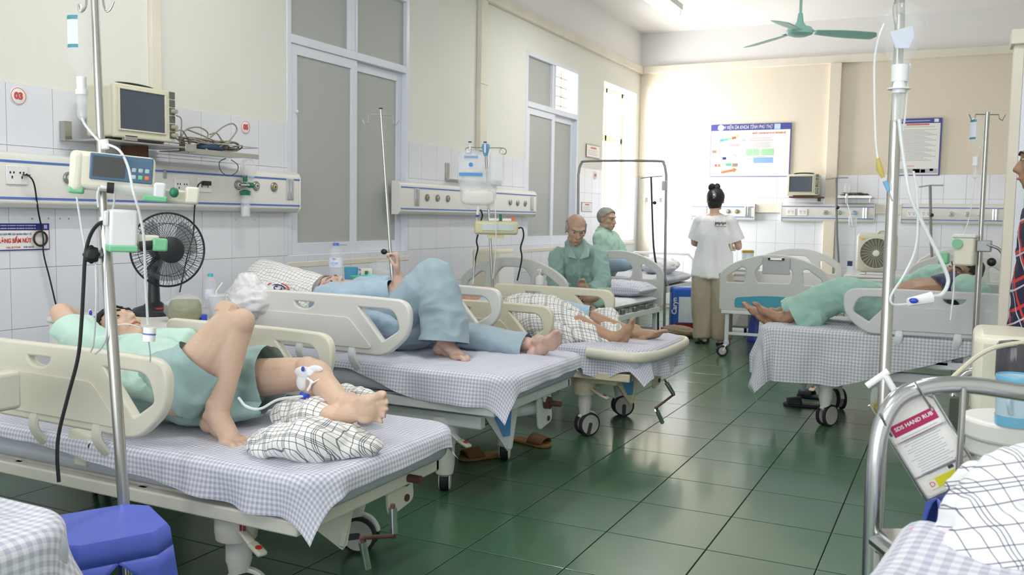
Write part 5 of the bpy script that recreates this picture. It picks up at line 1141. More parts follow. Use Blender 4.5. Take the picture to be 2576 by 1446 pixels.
cabinet('pale cabinet with the black fan, between the two front beds', -3.85, -2.98, 2.82, 3.22, .735); cabinet('pale cabinet crowded with bottle and cups behind the second bed', -3.95, -3.02, 4.24, 4.56, .83); cabinet('pale drawer cabinet under the round box fan', -1.02, -.45, 9.62, 10.1, .715, (0, 1)); cabinet('low cabinet holding the milk tin, behind the turquoise-panelled bed', -2.55, -2.0, 9.95, 10.4, .72, (0, 1))
# black table fan
c = atZ(388, 790, .738); f = thing('table_fan', 'black table fan with round wire guard on the bedside cabinet', 'fan', c); mat('fan_black', '23262B', .4, var=.03); mat('fan_blade', '6A6E74', .3, alpha=.4, var=0)
MB().lathe([(.105, 0), (.108, .018), (.09, .032), (.05, .045), (.035, .06)], c, 26).obj('base', 'fan_black', f); MB().tube([c+V((0, 0, .05)), c+V((.0, .0, .15)), c+V((.0, 0, .235))], [.03, .026, .03], 14).obj('neck', 'fan_black', f)
MB().box(c+V((.07, -.03, .034)), (.03, .04, .006)).obj('speed_switch', 'red_dot', f)
hc = atX(423, 628, c.x+.07); nf = (CAM-hc); nf.z *= .35; nf = (nf.normalized()*.55+V((1, 0, 0))*.45).normalized(); Rf = ortho((0, 0, 1), nf)  # local z = nf
Rf = M((nf.cross(V((0, 0, 1))).normalized()*-1, V((0, 0, 1)), nf)).transposed(); Rf = M((V((0, 0, 1)).cross(nf).normalized(), nf.cross(V((0, 0, 1)).cross(nf).normalized()), nf)).transposed()
def FL(r, a, z): return hc+Rf @ V((r*math.cos(a), r*math.sin(a), z))
RG = .178
MB().lathe([(.0, -.15), (.05, -.145), (.06, -.10), (.055, -.04), (.03, -.03)], hc, 22, Rf).obj('motor', 'fan_black', f); MB().tube([c+V((0, 0, .22)), hc+Rf @ V((0, -.02, -.10))], .028, 12).obj('tilt_joint', 'fan_black', f)
gm = MB()
for z, r in ((0, RG), ): gm.tube([FL(r, 2*math.pi*k/48, z) for k in range(49)], .005, 8)
gm.obj('guard_rim', 'fan_black', f)
for r, z in ((RG*.72, .035), (RG*.72, -.05)): MB().tube([FL(r, 2*math.pi*k/40, z) for k in range(41)], .0016, 5).obj('guard_ring', 'fan_black', f)
for k in range(72):
    a = 2*math.pi*k/72
    MB().tube([FL(.06, a-.25, .045), FL(RG*.6, a-.12, .042), FL(RG*.9, a-.02, .022), FL(RG, a, 0)], .0012, 4).obj('guard_wire', 'fan_black', f)
bw = MB()
for k in range(48): a = 2*math.pi*k/48; bw.tube([FL(.05, a+.2, -.06), FL(RG*.72, a+.05, -.05), FL(RG, a, 0)], .0012, 4)
tag(bw.obj('rear_guard_wires', 'fan_black', f), kind='stuff')
MB().lathe([(.062, .036), (.064, .044), (.055, .050), (.0, .052)], hc, 26, Rf, caps=False).obj('guard_badge', 'fan_black', f); MB().lathe([(.03, -.03), (.03, .02), (.02, .03)], hc, 18, Rf).obj('hub', 'fan_black', f)
for k in range(3):
    a0 = 2*math.pi*k/3+.5
    def bl(u, v, a0=a0): r = .028+.125*u; s = (v-.5); wd = .5+.45*math.sin(u*math.pi*.75); return FL(r, a0+s*1.5*wd, -.012+s*.05)
    MB().grid(bl, 10, 8).obj('blade', 'fan_blade', f, solid=.003)
# things on the cabinet by the fan
mat('tin_green', '7D7C3C', .6, var=.2, vs=12); mat('film', 'F0F4F6', .12, alpha=.2, var=0, bump=.6, bs=18); mat('bottle_clear', 'EEF3F8', .05, alpha=.14, var=0); mat('cap_cyan', '4FB7CE', .35); mat('label_pale', 'DDE4F4', .5, var=.03, vs=40)
def crumple(name, label, cat, c, d, m, seed, amp=.12, group=None, nu=20, nv=14):
    mb = MB().ball((0, 0, 0), (d[0]/2, d[1]/2, d[2]/2), None, nu*2, nv*2)
    for v in mb.v:
        q = V((v.x/d[0], v.y/d[1], v.z/d[2])); k = 1+amp*(1-2*abs(NZ.noise(q*4.5+V((seed, 0, 0)))))*1.2+amp*.8*NZ.noise(q*9+V((0, seed, 0)))
        v *= k; v.z = max(v.z, -d[2]*.46); v += V(c)
    o = mb.obj(name, m, ang=180)
    if label: tag(o, label, cat, group)
    return o
zt = .737
c = atZ(466, 806, zt); g = thing('wrapped_jar', 'olive green jar wrapped in clear film with a blue lid', 'jar', c)
MB().lathe([(.066, 0), (.074, .02), (.072, .075), (.062, .095), (.03, .098)], c, 22).obj('body', 'tin_green', g); o = crumple('film_wrap', None, None, c+V((0, 0, .055)), (.17, .17, .125), 'film', 2, .10); o.parent = g; o.matrix_parent_inverse = INV[g.name]; 
q = atZ(512, 806, zt); MB().lathe([(.016, 0), (.017, .026), (.012, .03)], q, 16).obj('loose_lid', 'blue_cap', g)
def bottle(label, c, h, r, cap, lab=None, name='water_bottle', mtl='bottle_clear', neck=.3, water=.0):
    t = thing(name, label, 'bottle', c)
    MB().lathe([(r*.9, 0), (r, .008), (r, h*.30), (r*.96, h*.33), (r, h*.36), (r, h*(1-neck)*.92), (r*.8, h*(1-neck*.55)), (r*.40, h*.90), (r*.36, h*.93)], c, 22).obj('body', mtl, t)
    MB().lathe([(r*.44, h*.925), (r*.44, h*.995), (r*.36, h)], c, 18).obj('cap', cap, t)
    if lab: MB().lathe([(r*1.012, h*.38), (r*1.012, h*.62)], c, 24, caps=False).obj('label_band', lab, t)
    if water: MB().lathe([(r*.93, .006), (r*.93, h*water)], c, 18).obj('water', 'clear_milky', t)
    return t
bottle('small clear bottle with a cyan cap beside the black fan', atZ(519, 790, zt)+V((0, .03, 0)), .20, .030, 'cap_cyan', 'label_pale')
cup = thing('drink_cup', 'clear plastic cup with a white straw by the green jar', 'cup', atZ(545, 800, zt)); q = atZ(545, 800, zt)
MB().lathe([(.032, 0), (.042, .105), (.044, .108), (.040, .105), (.030, .004)], q, 22).obj('body', 'clear_milky', cup); MB().tube([q+V((0, 0, .01)), q+V((.0, .0, .13)), q+V((.02, .02, .17))], .0035, 7).obj('straw', 'white_plastic', cup); MB().lathe([(.045, .106), (.044, .115), (.01, .117)], q, 22).obj('lid', 'clear_milky', cup)
c = atZ(625, 800, zt)+V((0, .03, .075)); bagp = thing('plastic_bag', 'crumpled white plastic bag lying behind the raised bare knee', 'bag', c-V((0, 0, .07))); mat('bag_white', 'F0F0F2', .25, alpha=.75, var=.02, bump=.5, bs=25)
for k, (d, o_) in enumerate((((.21, .20, .16), (0, 0, 0)), ((.15, .1, .16), (-.05, .02, .05)))): 
    o = crumple('bag_fold', None, None, c+V(o_), d, 'bag_white', 5+k, .16); o.parent = bagp; o.matrix_parent_inverse = INV[bagp.name]
# pillow of the second bed
cpl = atY(708, 742, 3.86); 
def pillow(name, label, c, d, R, m, seed, lump=.02):
    o = padded(name, label, 'pillow', (0, 0, 0), d, 0, m, lump, seed, p=3); o.data.transform(M.Translation(c) @ R.to_4x4()); return o
Rp = M.Rotation(math.radians(-8), 3, 'Z') @ M.Rotation(math.radians(38), 3, 'X') @ M.Rotation(math.radians(14), 3, 'Y')
pl = pillow('pillow', 'white line-printed pillow with a blue and red emblem, on the second bed', cpl, (.62, .40, .14), Rp, 'pillow_print', 2)
def curl_logo(parent, c, R, s, cols=('navy_print', 'red_print')):
    for k, (m, r0, a0, a1) in enumerate(((cols[0], .40, .4, 5.2), (cols[0], .22, 2, 7), (cols[1], .62, -.6, 1.6), (cols[1], .62, 2.6, 4.2))):
        MB().tube([V(c)+R @ V((s*r0*1.5*math.cos(a0+(a1-a0)*j/14), s*r0*.8*math.sin(a0+(a1-a0)*j/14), .004)) for j in range(15)], s*.05, 6).obj('printed_emblem', m, parent)
curl_logo(pl, cpl+Rp @ V((.02, -.02, .074)), Rp, .075)
# things on the second cabinet
zt = .832
c = atZ(845, 708, zt); wb = bottle('tall clear water bottle with a blue cap behind the second bed', c, .235, .042, 'blue_line', 'label_pale', water=.12); dirc = (CAM-c); dirc.z = 0; dirc.normalize()
Fw = frame(c+dirc*.0428+V((0, 0, .125)), V((0, 0, 1)).cross(dirc), (0, 0, 1)); text('TH', .018, 'cable_dark', wb, Fw @ M.Translation((-.012, .012, 0)), ext=.0003); text('true', .024, 'pb_sky', wb, Fw @ M.Translation((-.008, -.010, 0)), ext=.0003); text('WATER', .009, 'pb_blue', wb, Fw @ M.Translation((-.008, -.024, 0)), ext=.0003)
MB().tube([c+V((.0, 0, .222)), c+V((.05, .04, .222))], .003, 6, flat=(1.5, .5)).obj('cap_tab', 'blue_line', wb)
mat('cup_blue', '5CB0DC', .3, alpha=.92, var=.02); mat('mint_box', '5FBF9A', .4)
q = atZ(883, 702, zt); t = thing('plastic_cup', 'translucent sky blue cup right of the tall water bottle', 'cup', q); MB().lathe([(.040, 0), (.044, .075), (.041, .075), (.037, .004)], q, 22).obj('body', 'cup_blue', t); MB().tube([q+V((.035, .03, .062)), q+V((.055, .05, .05)), q+V((.033, .03, .02))], .005, 7, k=4).obj('handle', 'cup_blue', t)
q = atZ(915, 703, zt); t = thing('medicine_box', 'small white and green box behind the blue cup', 'box', q); MB().box(q+V((0, .03, .035)), (.07, .04, .07), M.Rotation(.6, 3, 'Z')).obj('carton', 'cream_plastic', t, bevel=.002); MB().box(q+V((.02, .0, .04)), (.02, .02, .03), M.Rotation(.6, 3, 'Z')).obj('printed_mark', 'dark_green', t)
q = atZ(912, 705, zt); t = thing('plastic_bowl', 'shallow mint green bowl beside the blue cup', 'bowl', q); MB().lathe([(.045, 0), (.062, .03), (.058, .03), (.042, .004)], q+V((.0, -.03, 0)), 22).obj('body', 'mint_box', t)
crumple('face_mask', 'crumpled turquoise face mask in front of the bowl', 'mask', atZ(935, 703, zt)+V((0, -.02, .016)), (.13, .09, .035), mat('mask_cyan', '8AD3D6', .7), 9, .18)
crumple('plastic_bag', 'clear crinkled bag with red print by the raised hand', 'bag', atZ(965, 700, zt)+V((0, 0, .05)), (.18, .14, .12), 'film', 11, .2)
# ------------------------------------------------------------------ blankets
def uvmesh(o, a, b):
    me = o.data; l = me.uv_layers.new(name='UVMap') if not me.uv_layers else me.uv_layers[0]; a, b = V(a), V(b)
    co = [(v.co.dot(a), v.co.dot(b)) for v in me.vertices]
    for lp in me.loops: l.data[lp.index].uv = co[lp.vertex_index]
def bundle(name, label, cat, parts, m, a, b, vox=.008, wr=(.008, 8, None), it=5, parent=None):
    mb = MB()
    for q in parts:
        if q[0] == 'b': mb.ball(*q[1:])
        else: mb.tube(q[0], q[1], 16, **{**dict(caps='round', k=4), **(q[2] if len(q) > 2 else {})})
    o = fuse(mb, vox, name, m, parent, it, (), wr); uvmesh(o, a, b)
    if label: tag(o, label, cat)
    return o
Y, Z = atY, atZ
zb = B1[2]+.03
q = lambda x, y, z=zb: Z(x, y, z)
bundle('blanket', 'white windowpane-check cloth bundled under the foot on the front bed', 'blanket',
    [([q(665, 1110), q(760, 1105, .56), q(850, 1110, .54), q(930, 1120, .53)], [.035, .065, .06, .04], dict(flat=(1.5, .95))), ([q(640, 1120), q(650, 1105), q(690, 1120)], [.018, .03, .045]),
     ([Z(730, 1040, .56), Z(800, 1050, .58), Z(870, 1075, .54)], [.05, .058, .04], dict(flat=(1.3, 1))), ([Z(870, 1000, .58), Z(930, 1015, .58)], [.045, .04]), ([q(660, 1125), q(800, 1130), q(945, 1120)], [.03, .04, .028], dict(flat=(1.6, .8)))],
    'plaid_white', (1, .1, .2), (-.1, .75, .8), .008, (.009, 9, None))
zb3 = B3[2]+.03
bundle('blanket', 'white windowpane-check blanket over the thighs on the foot loop bed', 'blanket',
    [([Y(1310, 775, 4.95), Y(1370, 790, 4.92), Y(1430, 810, 4.9), Y(1480, 835, 4.86)], [.10, .13, .10, .06], dict(flat=(1.3, .85))), ([Y(1310, 800, 4.78), Y(1350, 825, 4.72), Y(1420, 845, 4.72)], [.06, .075, .05]), ([Y(1440, 850, 4.78), Y(1540, 850, 4.95), Y(1520, 790, 5.3)], [.03, .03, .045], dict(flat=(1.7, .8)))],
    'plaid_white', (.9, .2, .3), (-.2, .8, .8), .010, (.010, 8, None))
# ------------------------------------------------------------------ drip stands
mat('pole_steel', 'BDBBB8', .28, 1, var=.04); mat('soft_white', 'F3F3F5', .35, var=0); mat('teal_band', '3F97A8', .5); mat('amber', 'D9C36A', .4, alpha=.8, var=0); mat('sky_clip', '7FB9E6', .35)
def hooks(t, top, ux, z, span=.09, m='pole_steel', drop=.05):
    for s in (-1, 1):
        e = top+V(ux)*s*span; MB().tube([top+V((0, 0, -z)), e+V((0, 0, -z)), e+V(ux)*s*.004+V((0, 0, -z-drop)), e+V(ux)*s*.02+V((0, 0, -z-drop-.01)), e+V(ux)*s*.035+V((0, 0, -z-drop+.02))], .003, 7).obj('hook', m, t)
def fluid_bottle(label, c, h, r, name='drip_bottle', lab=True, chamber=True):
    """bottle hung upside down; c = neck outlet"""
    t = thing(name, label, 'drip bottle', c); c = V(c)
    MB().lathe([(r*.30, 0), (r*.32, h*.10), (r*.85, h*.24), (r, h*.34), (r, h*.90), (r*.85, h*.98), (r*.2, h)], c, 24).obj('bottle', 'bottle_clear', t); MB().lathe([(r*.36, -.022), (r*.38, .012)], c, 16).obj('neck_cap', 'soft_white', t)
    MB().tube([c+V((0, 0, h)), c+V((.008, 0, h+.012)), c+V((0, 0, h+.02))], .002, 6).obj('hanger_loop', 'soft_white', t)
    d = CAM-c; d.z = 0; d.normalize(); s = V((0, 0, 1)).cross(d)
    if lab:
        for z0_, z1_, mm in ((.50, .88, 'label_pale'), (.86, .92, 'teal_band'), (.46, .51, 'teal_band')):
            pts = [(math.cos(a), math.sin(a)) for a in [1.9+.22*k for k in range(6)]]; mb = MB()
            mb.grid(lambda i, j: c+(s*math.cos(1.75+1.0*i)+d*math.sin(1.75+1.0*i))*r*1.02+V((0, 0, h*(z0_+(z1_-z0_)*j))), 6, 1).obj('label_band', mm, t)
    if chamber: MB().lathe([(.008, -.03), (.014, -.034), (.0125, -.095), (.004, -.105)], c, 14).obj('drip_chamber', 'clear_milky', t); MB().cyl(c+V((0, 0, -.035)), c+V((0, 0, -.022)), .016).obj('spike', 'soft_white', t)
    return t
def line(parent, pts, r=.0024, m='tubing', k=6, name='drip_line'): return MB().tube(pts, r, 7, k=k).obj(name, m, parent)
D1 = 2.45
s1 = thing('drip_stand', 'steel drip stand leaning in front of the front bed', 'drip stand', (atD(312, 1290, D1).x, atD(312, 1290, D1).y, 0))
top, mid, low = atD(236, -60, D1), atD(262, 560, D1), atD(312, 1290, D1); base = low+(low-mid).normalized()*.40; base.z = .06
MB().cyl(top, mid, .0105).obj('upper_pole', 'pole_steel', s1); MB().cyl(mid, base, .0155).obj('lower_pole', 'pole_steel', s1); MB().cyl(mid+V((0, 0, -.01)), mid+V((0, 0, .015)), .018).obj('collar', 'pole_steel', s1)
for x0, pts in ((0, ((215, -30), (217, 10), (208, 28), (200, 28), (197, 10))), (0, ((258, -30), (261, 15), (268, 29), (278, 22), (286, 4)))): MB().tube([atD(x, y, D1) for x, y in pts], .003, 7, k=3).obj('hook', 'pole_steel', s1)
MB().tube([atD(215, -30, D1), atD(258, -30, D1)], .004, 7).obj('hook_bar', 'pole_steel', s1)
for k in range(4): a = .4+k*math.pi/2; MB().tube([base+V((0, 0, .0)), base+V((math.cos(a)*.16, math.sin(a)*.16, -.02)), base+V((math.cos(a)*.19, math.sin(a)*.19, -.045))], .012, 8).obj('base_leg', 'pole_steel', s1); MB().ball(base+V((math.cos(a)*.19, math.sin(a)*.19, -.042)), .018).obj('castor', 'rubber', s1)
b1 = fluid_bottle('clear drip bottle with a pale label hanging at the top left', atD(205, 205, D1), .185, .034)
bk = [atD(205, 280, D1), atD(213, 312, D1), atD(250, 355, D1-.03), atD(268, 362, D1-.04), atD(300, 378, D1-.06), atD(322, 420, D1-.12), atD(335, 480, D1-.14), atD(352, 540, D1-.12), atD(362, 600, D1-.1), atD(366, 700, D1-.05), atD(372, 815, D1)]
line(b1, bk, .0035); MB().cyl(atD(262, 352, D1-.04), atD(265, 374, D1-.04), .010).obj('roller_clamp', 'soft_white', b1)
fl = MB().cyl(atD(377, 824, D1), atD(374, 858, D1), .0165).obj('line_connector', 'soft_white', b1); MB().cyl(atD(376, 838, D1), atD(375.6, 842, D1), .0168).obj('blue_ring', 'blue_line', fl); line(b1, [atD(374, 858, D1), atD(378, 890, D1+.05), atD(378, 910, D1+.1)], .002)
line(b1, [atD(290, 470, D1-.08), atD(285, 520, D1-.05), atD(268, 580, D1-.03), atD(264, 700, D1-.03), atD(268, 830, D1-.03), atD(258, 870, D1), atD(240, 890, D1+.1)], .0028); line(b1, [atD(240, 640, D1-.02), atD(242, 760, D1-.02), atD(236, 860, D1+.05), atD(228, 885, D1+.1)], .0024); line(b1, [atD(193, 495, D1), atD(203, 560, D1), atD(215, 630, D1)], .0028)
mat('pump_cream', 'E4E0D0', .4, var=.02); mat('pump_face', '51708C', .3); mat('key_grey', 'B9C4CC', .4); mat('pump_white', 'E2E4E6', .35, var=.02)
def dev(c, yaw, tilt=0):
    ux = (_r0*math.cos(yaw)-V((_f.x, _f.y, 0)).normalized()*-math.sin(yaw)).normalized(); n = V((0, 0, 1)).cross(ux)*-1; n = ux.cross(V((0, 0, 1)))
    R = M((ux, -n, V((0, 0, 1)))).transposed() @ M.Rotation(tilt, 3, 'Y'); c = V(c)
    return R, (lambda x, y, z: c+R @ V((x, -y, z)))
R, C = dev(atD(318, 440, D1-.08), math.radians(24), math.radians(4))
pu = thing('syringe_pump', 'cream syringe pump with blue screen clamped on the front drip stand', 'pump', C(0, 0, -.05))
MB().box(C(-.03, -.055, .003), (.20, .11, .098), R).obj('case', 'pump_cream', pu, bevel=.014, seg=3); MB().box(C(-.118, -.055, -.002), (.035, .115, .108), R).obj('end_block', 'pump_cream', pu, bevel=.014, seg=3)
MB().box(C(-.118, -.05, -.050), (.037, .10, .018), R).obj('green_clip', 'green_plastic', pu, bevel=.005)
fc = MB().box(C(-.012, .003, .015), (.152, .006, .068), R).obj('front_panel', 'pump_face', pu, bevel=.003); MB().box(C(-.043, .0065, .016), (.076, .003, .052), R).obj('screen', 'cable_dark', fc)
for i in range(3):
    for j in range(2): MB().box(C(.018+.016*i, .0065, .014-.018*j), (.011, .004, .011), R).obj('key', ('key_grey', 'key_grey', 'key_grey', 'key_grey', 'green_plastic', 'pb_orange')[i+3*j], fc, bevel=.002)
sy = MB().tube([C(-.035, .022, -.038), C(.075, .022, -.038)], .0125, 14).obj('syringe_barrel', 'clear_milky', pu); MB().tube([C(-.045, .022, -.038), C(-.028, .022, -.038)], .014, 14).obj('syringe_flange', 'rubber', sy); MB().tube([C(-.06, .022, -.038), C(-.045, .022, -.038)], .005, 8).obj('luer_tip', 'soft_white', sy)
MB().box(C(.082, .018, -.038), (.03, .04, .05), R).obj('plunger_drive', 'pump_white', pu, bevel=.006); MB().box(C(.072, .024, -.056), (.06, .03, .016), R).obj('drive_clip', 'green_plastic', pu, bevel=.004); MB().box(C(.13, -.02, -.045), (.10, .05, .035), R).obj('slide_arm', 'pump_cream', pu, bevel=.006); MB().box(C(.165, .0, -.038), (.035, .045, .045), R).obj('push_block', 'pump_cream', pu, bevel=.006); MB().ball(C(.118, .03, -.035), (.012, .012, .014)).obj('release_knob', 'dark_green', pu)
line(pu, [C(-.062, .022, -.038), C(-.066, .022, -.06), C(-.062, .02, -.09)], .0028)
R, C = dev(atD(322, 580, D1-.08), math.radians(30), math.radians(2))
p2_ = thing('syringe_pump', 'pale syringe pump with green trim below the cream one', 'pump', C(0, 0, -.06))
MB().box(C(-.01, -.05, .005), (.070, .11, .10), R).obj('case', 'pump_white', p2_, bevel=.008, seg=3); MB().box(C(-.01, -.045, -.048), (.072, .105, .018), R).obj('green_clip', 'green_plastic', p2_, bevel=.004); MB().box(C(-.052, -.02, .03), (.012, .03, .04), R).obj('release_lever', 'pump_white', p2_, bevel=.004)
MB().tube([C(.03, .0, -.04), C(.062, .0, -.036)], .013, 12).obj('syringe_flange', 'rubber', p2_); MB().box(C(.078, -.0, -.034), (.036, .05, .034), R).obj('drive_clip', 'green_plastic', p2_, bevel=.005); MB().box(C(.05, -.03, -.03), (.06, .04, .04), R).obj('slide_arm', 'pump_cream', p2_, bevel=.005)
ck = thing('clamp_knob', 'black star knob clamp and thick black cable on the front drip stand', 'clamp', atD(232, 640, D1-.03)); kc = atD(230, 640, D1-.03); kn = (CAM-kc).normalized()
mb = MB()
for k in range(8): a = k*math.pi/4; mb.tube([kc, kc+_r*(.018*math.cos(a))+_u*(.020*math.sin(a))], [.016, .007], 8, caps='round')
mb.tube([kc-kn*.015, kc+kn*.015], .016, 14); fuse(mb, .004, 'star_knob', 'black', ck, 2); MB().tube([kc, atD(262, 640, D1)], .012, 10).obj('clamp_bolt', 'steel', ck)
MB().tube([atD(x, y, D1-.03) for x, y in ((280, 556), (250, 562), (228, 590), (215, 640), (210, 720), (205, 810), (196, 900), (170, 1000), (148, 1090), (144, 1150), (148, 1212))], .0052, 8, k=5).obj('cable', 'black', ck)
s2 = thing('drip_stand', 'empty steel drip stand in front of the large window', 'drip stand', (-2.85, 4.38, 0)); t0, t1 = Y(958, 275, 4.38), Y(988, 720, 4.38); t2 = t1+(t1-t0).normalized()*.85; t2.z = .05
t2 = V((t1.x+(t1.x-t0.x)*.9, 4.38, .05)); MB().cyl(t0, t0.lerp(t1, .8), .0095).obj('upper_pole', 'pole_steel', s2); MB().cyl(t0.lerp(t1, .8), t2, .0125).obj('lower_pole', 'pole_steel', s2); hooks(s2, t0, _r0, .03, .07); MB().ball(t0+V((0, 0, .004)), (.011, .011, .006)).obj('pole_cap', 'rubber', s2); kc = Y(966, 633, 4.33); MB().tube([kc, t0.lerp(t1, .8)], .007, 8).obj('knob_bolt', 'steel', s2); MB().ball(kc, (.020, .014, .016)).obj('clamp_knob', 'black', s2)
for k in range(3): a = k*2.1; MB().tube([t2, t2+V((.12*math.cos(a), .12*math.sin(a), -.03))], .012, 8).obj('base_leg', 'pole_steel', s2)
# third stand with nutrition bag and pump
s3 = thing('drip_stand', 'drip stand with a blue top between the second window and console', 'drip stand', (-3.02, 5.9, 0)); t0, t1 = Y(1222, 372, 5.9), Y(1240, 740, 5.9); t2 = V((t1.x+.05, 5.9, .05)); MB().cyl(t0, t1, .010).obj('upper_pole', 'pole_steel', s3); MB().cyl(t1, t2, .013).obj('lower_pole', 'pole_steel', s3); MB().lathe([(.014, -.06), (.028, -.01), (.032, .01), (.026, .028)], t0+V((0, 0, .0)), 16).obj('top_hub', 'sky_clip', s3)
for s_ in (-1, 1): e = t0+_r0*s_*.13; MB().tube([t0, e, e+_r0*s_*.02+V((0, 0, -.03)), e+V((0, 0, -.045)), e-_r0*s_*.03+V((0, 0, -.03)), e-_r0*s_*.015+V((0, 0, 0))], .0035, 7, k=4).obj('hook', 'cable_beige', s3)
for k in range(4): a = k*1.57; MB().tube([t2, t2+V((.2*math.cos(a), .2*math.sin(a), -.03))], .012, 8).obj('base_leg', 'pole_steel', s3)
c = Y(1203, 495, 5.82); nb_ = thing('nutrition_bag', 'bag of white feed hanging from the blue-topped stand', 'feed bag', c)
def flatbag(c, w, h, d, m, parent, name, seed=0, R=None):
    mb = MB().ball((0, 0, 0), (w/2, d/2, h/2), None, 28, 20)
    for v in mb.v:
        v.x = w/2*math.copysign(min(1, abs(v.x/(w/2)))**.45, v.x) if w else 0; v.z = h/2*math.copysign(abs(v.z/(h/2))**.6, v.z); v.y += .006*NZ.noise(v*25+V((seed, 0, 0)))
    Rr = M((_r0, V((-_r0.y, _r0.x, 0)), V((0, 0, 1)))).transposed(); mb.v = [V(c)+Rr @ v for v in mb.v]
    return mb.obj(name, m, parent, ang=180)
mat('milk_white', 'F1F0EA', .35, var=.01); flatbag(c, .25, .125, .06, 'milk_white', nb_, 'feed'); flatbag(c+V((0, 0, .06)), .27, .30, .05, 'clear_milky', nb_, 'bag_skin', 3); MB().tube([Y(1204, 520, 5.8), Y(1200, 545, 5.8)], .010, 10).obj('outlet', 'soft_white', nb_); MB().cyl(Y(1201, 540, 5.8), Y(1200.5, 545, 5.8), .012).obj('blue_ring', 'blue_cap', nb_)
line(nb_, [Y(1199, 548, 5.8), Y(1197, 620, 5.75), Y(1192, 680, 5.7), Y(1190, 715, 5.65)], .004)
for lab_, x, y, w_, h_, sd in (('clear saline bag with blue print left of the blue-topped stand', 1185, 425, .20, .28, 5), ('empty clear bag hanging right of the blue-topped stand', 1250, 420, .11, .26, 7)):
    c = Y(x, y, 5.8); t = thing('saline_bag', lab_, 'bag', c); flatbag(c, w_, h_, .04, 'clear_milky', t, 'bag', sd)
    if sd == 5:
        n = -V((_f.x, _f.y, 0)).normalized()*.034
        MB().box(c+n+V((-.0, 0, -.04)), (.17, .002, .024), M((_r0, V((-_r0.y, _r0.x, 0)), V((0, 0, 1)))).transposed()).obj('blue_band', 'pb_sky', t); MB().box(c+n+V((0, 0, .085)), (.10, .002, .016), M((_r0, V((-_r0.y, _r0.x, 0)), V((0, 0, 1)))).transposed()).obj('print_line', 'pb_blue', t); MB().ball(c+n+V((.0, 0, .03)), (.018, .003, .016)).obj('print_mark', 'pb_sky', t)
        for dx in (-.06, .05): MB().cyl(c+_r0*(dx+.05)+V((0, 0, .12)), c+_r0*(dx+.05)+V((0, 0, .19)), .007).obj('port', 'soft_white', t); MB().cyl(c+_r0*(dx+.05)+V((0, 0, .19)), c+_r0*(dx+.05)+V((0, 0, .20)), .012).obj('port_cap', 'blue_cap', t)
R, C = dev(Y(1248, 573, 5.8), math.radians(4)); pm = thing('infusion_pump', 'cream infusion pump on the blue-topped drip stand', 'pump', C(0, 0, -.05)); mat('pump_yellow', 'DCD5AE', .4, var=.03); mat('panel_pale', 'D3DDDE', .4)
MB().box(C(0, 0, 0), (.315, .10, .095), R).obj('case', 'pump_yellow', pm, bevel=.02, seg=3); MB().box(C(.01, .052, .005), (.23, .006, .05), R).obj('panel', 'panel_pale', pm, bevel=.003); MB().box(C(.0, .0, -.06), (.12, .06, .03), R).obj('clamp', 'edge_worn', pm); MB().box(C(.03, -.0, .058), (.16, .03, .02), R).obj('syringe_rest', 'soft_white', pm, bevel=.005); MB().cyl(C(.03, .02, .05), C(.03, .02, .10), .010).obj('green_clamp', 'dark_green', pm); MB().box(C(.12, .0, .066), (.03, .025, .028), R).obj('orange_clip', 'pb_orange', pm)
MB().tube([C(.16, 0, 0), C(.19, 0, -.0), C(.20, 0, -.06), C(.18, 0, -.14), C(.19, 0, -.22), C(.16, 0, -.38)], .006, 7, k=5).obj('mains_lead', 'black', pm); MB().tube([C(-.13, 0, -.05), C(-.14, 0, -.10), C(-.13, 0, -.15), C(-.145, 0, -.22), C(-.16, 0, -.35)], .006, 7, k=5).obj('mains_lead', 'black', pm); MB().tube([C(-.11, 0, .05), C(-.10, 0, .09), C(-.115, 0, .13)], .006, 7, k=5).obj('mains_lead', 'black', pm)
line(nb_, [Y(1244, 480, 5.75), Y(1247, 560, 5.7), Y(1248, 620, 5.7), Y(1240, 700, 5.7)], .004)
# wall bracket above the second console
wb_ = thing('wall_bracket', 'L-shaped steel wall bracket above the second console', 'bracket', (-4.1, 7.05, 1.57)); MB().bb((WL+.008, 7.0, 1.56), (WL+.02, 7.06, 1.71)).obj('upright', 'steel', wb_, bevel=.002); MB().bb((WL+.008, 7.0, 1.555), (WL+.05, 8.0, 1.572)).obj('arm', 'steel', wb_, bevel=.002); MB().bb((WL+.02, 7.9, 1.54), (WL+.06, 8.0, 1.59)).obj('end_block', 'steel', wb_)
# bulky device behind the near board of bed 4
dv = thing('oxygen_concentrator', 'beige machine with grille behind the near arched board', 'machine', (-3.65, 7.0, 0)); MB().bb((-3.78, 6.85, .0), (-3.53, 7.2, .96)).obj('case', 'monitor_case', dv, bevel=.03, seg=3)
for k in range(7): MB().bb((-3.62, 6.846, .66+.022*k), (-3.545, 6.852, .672+.022*k)).obj('grille_slat', 'cable_dark', dv)
MB().bb((-3.532, 6.88, .64), (-3.524, 7.17, .92)).obj('front_panel', 'white_plastic', dv); MB().bb((-3.62, 6.835, .58), (-3.53, 6.852, .61)).obj('drawer_lip', 'rust', dv)
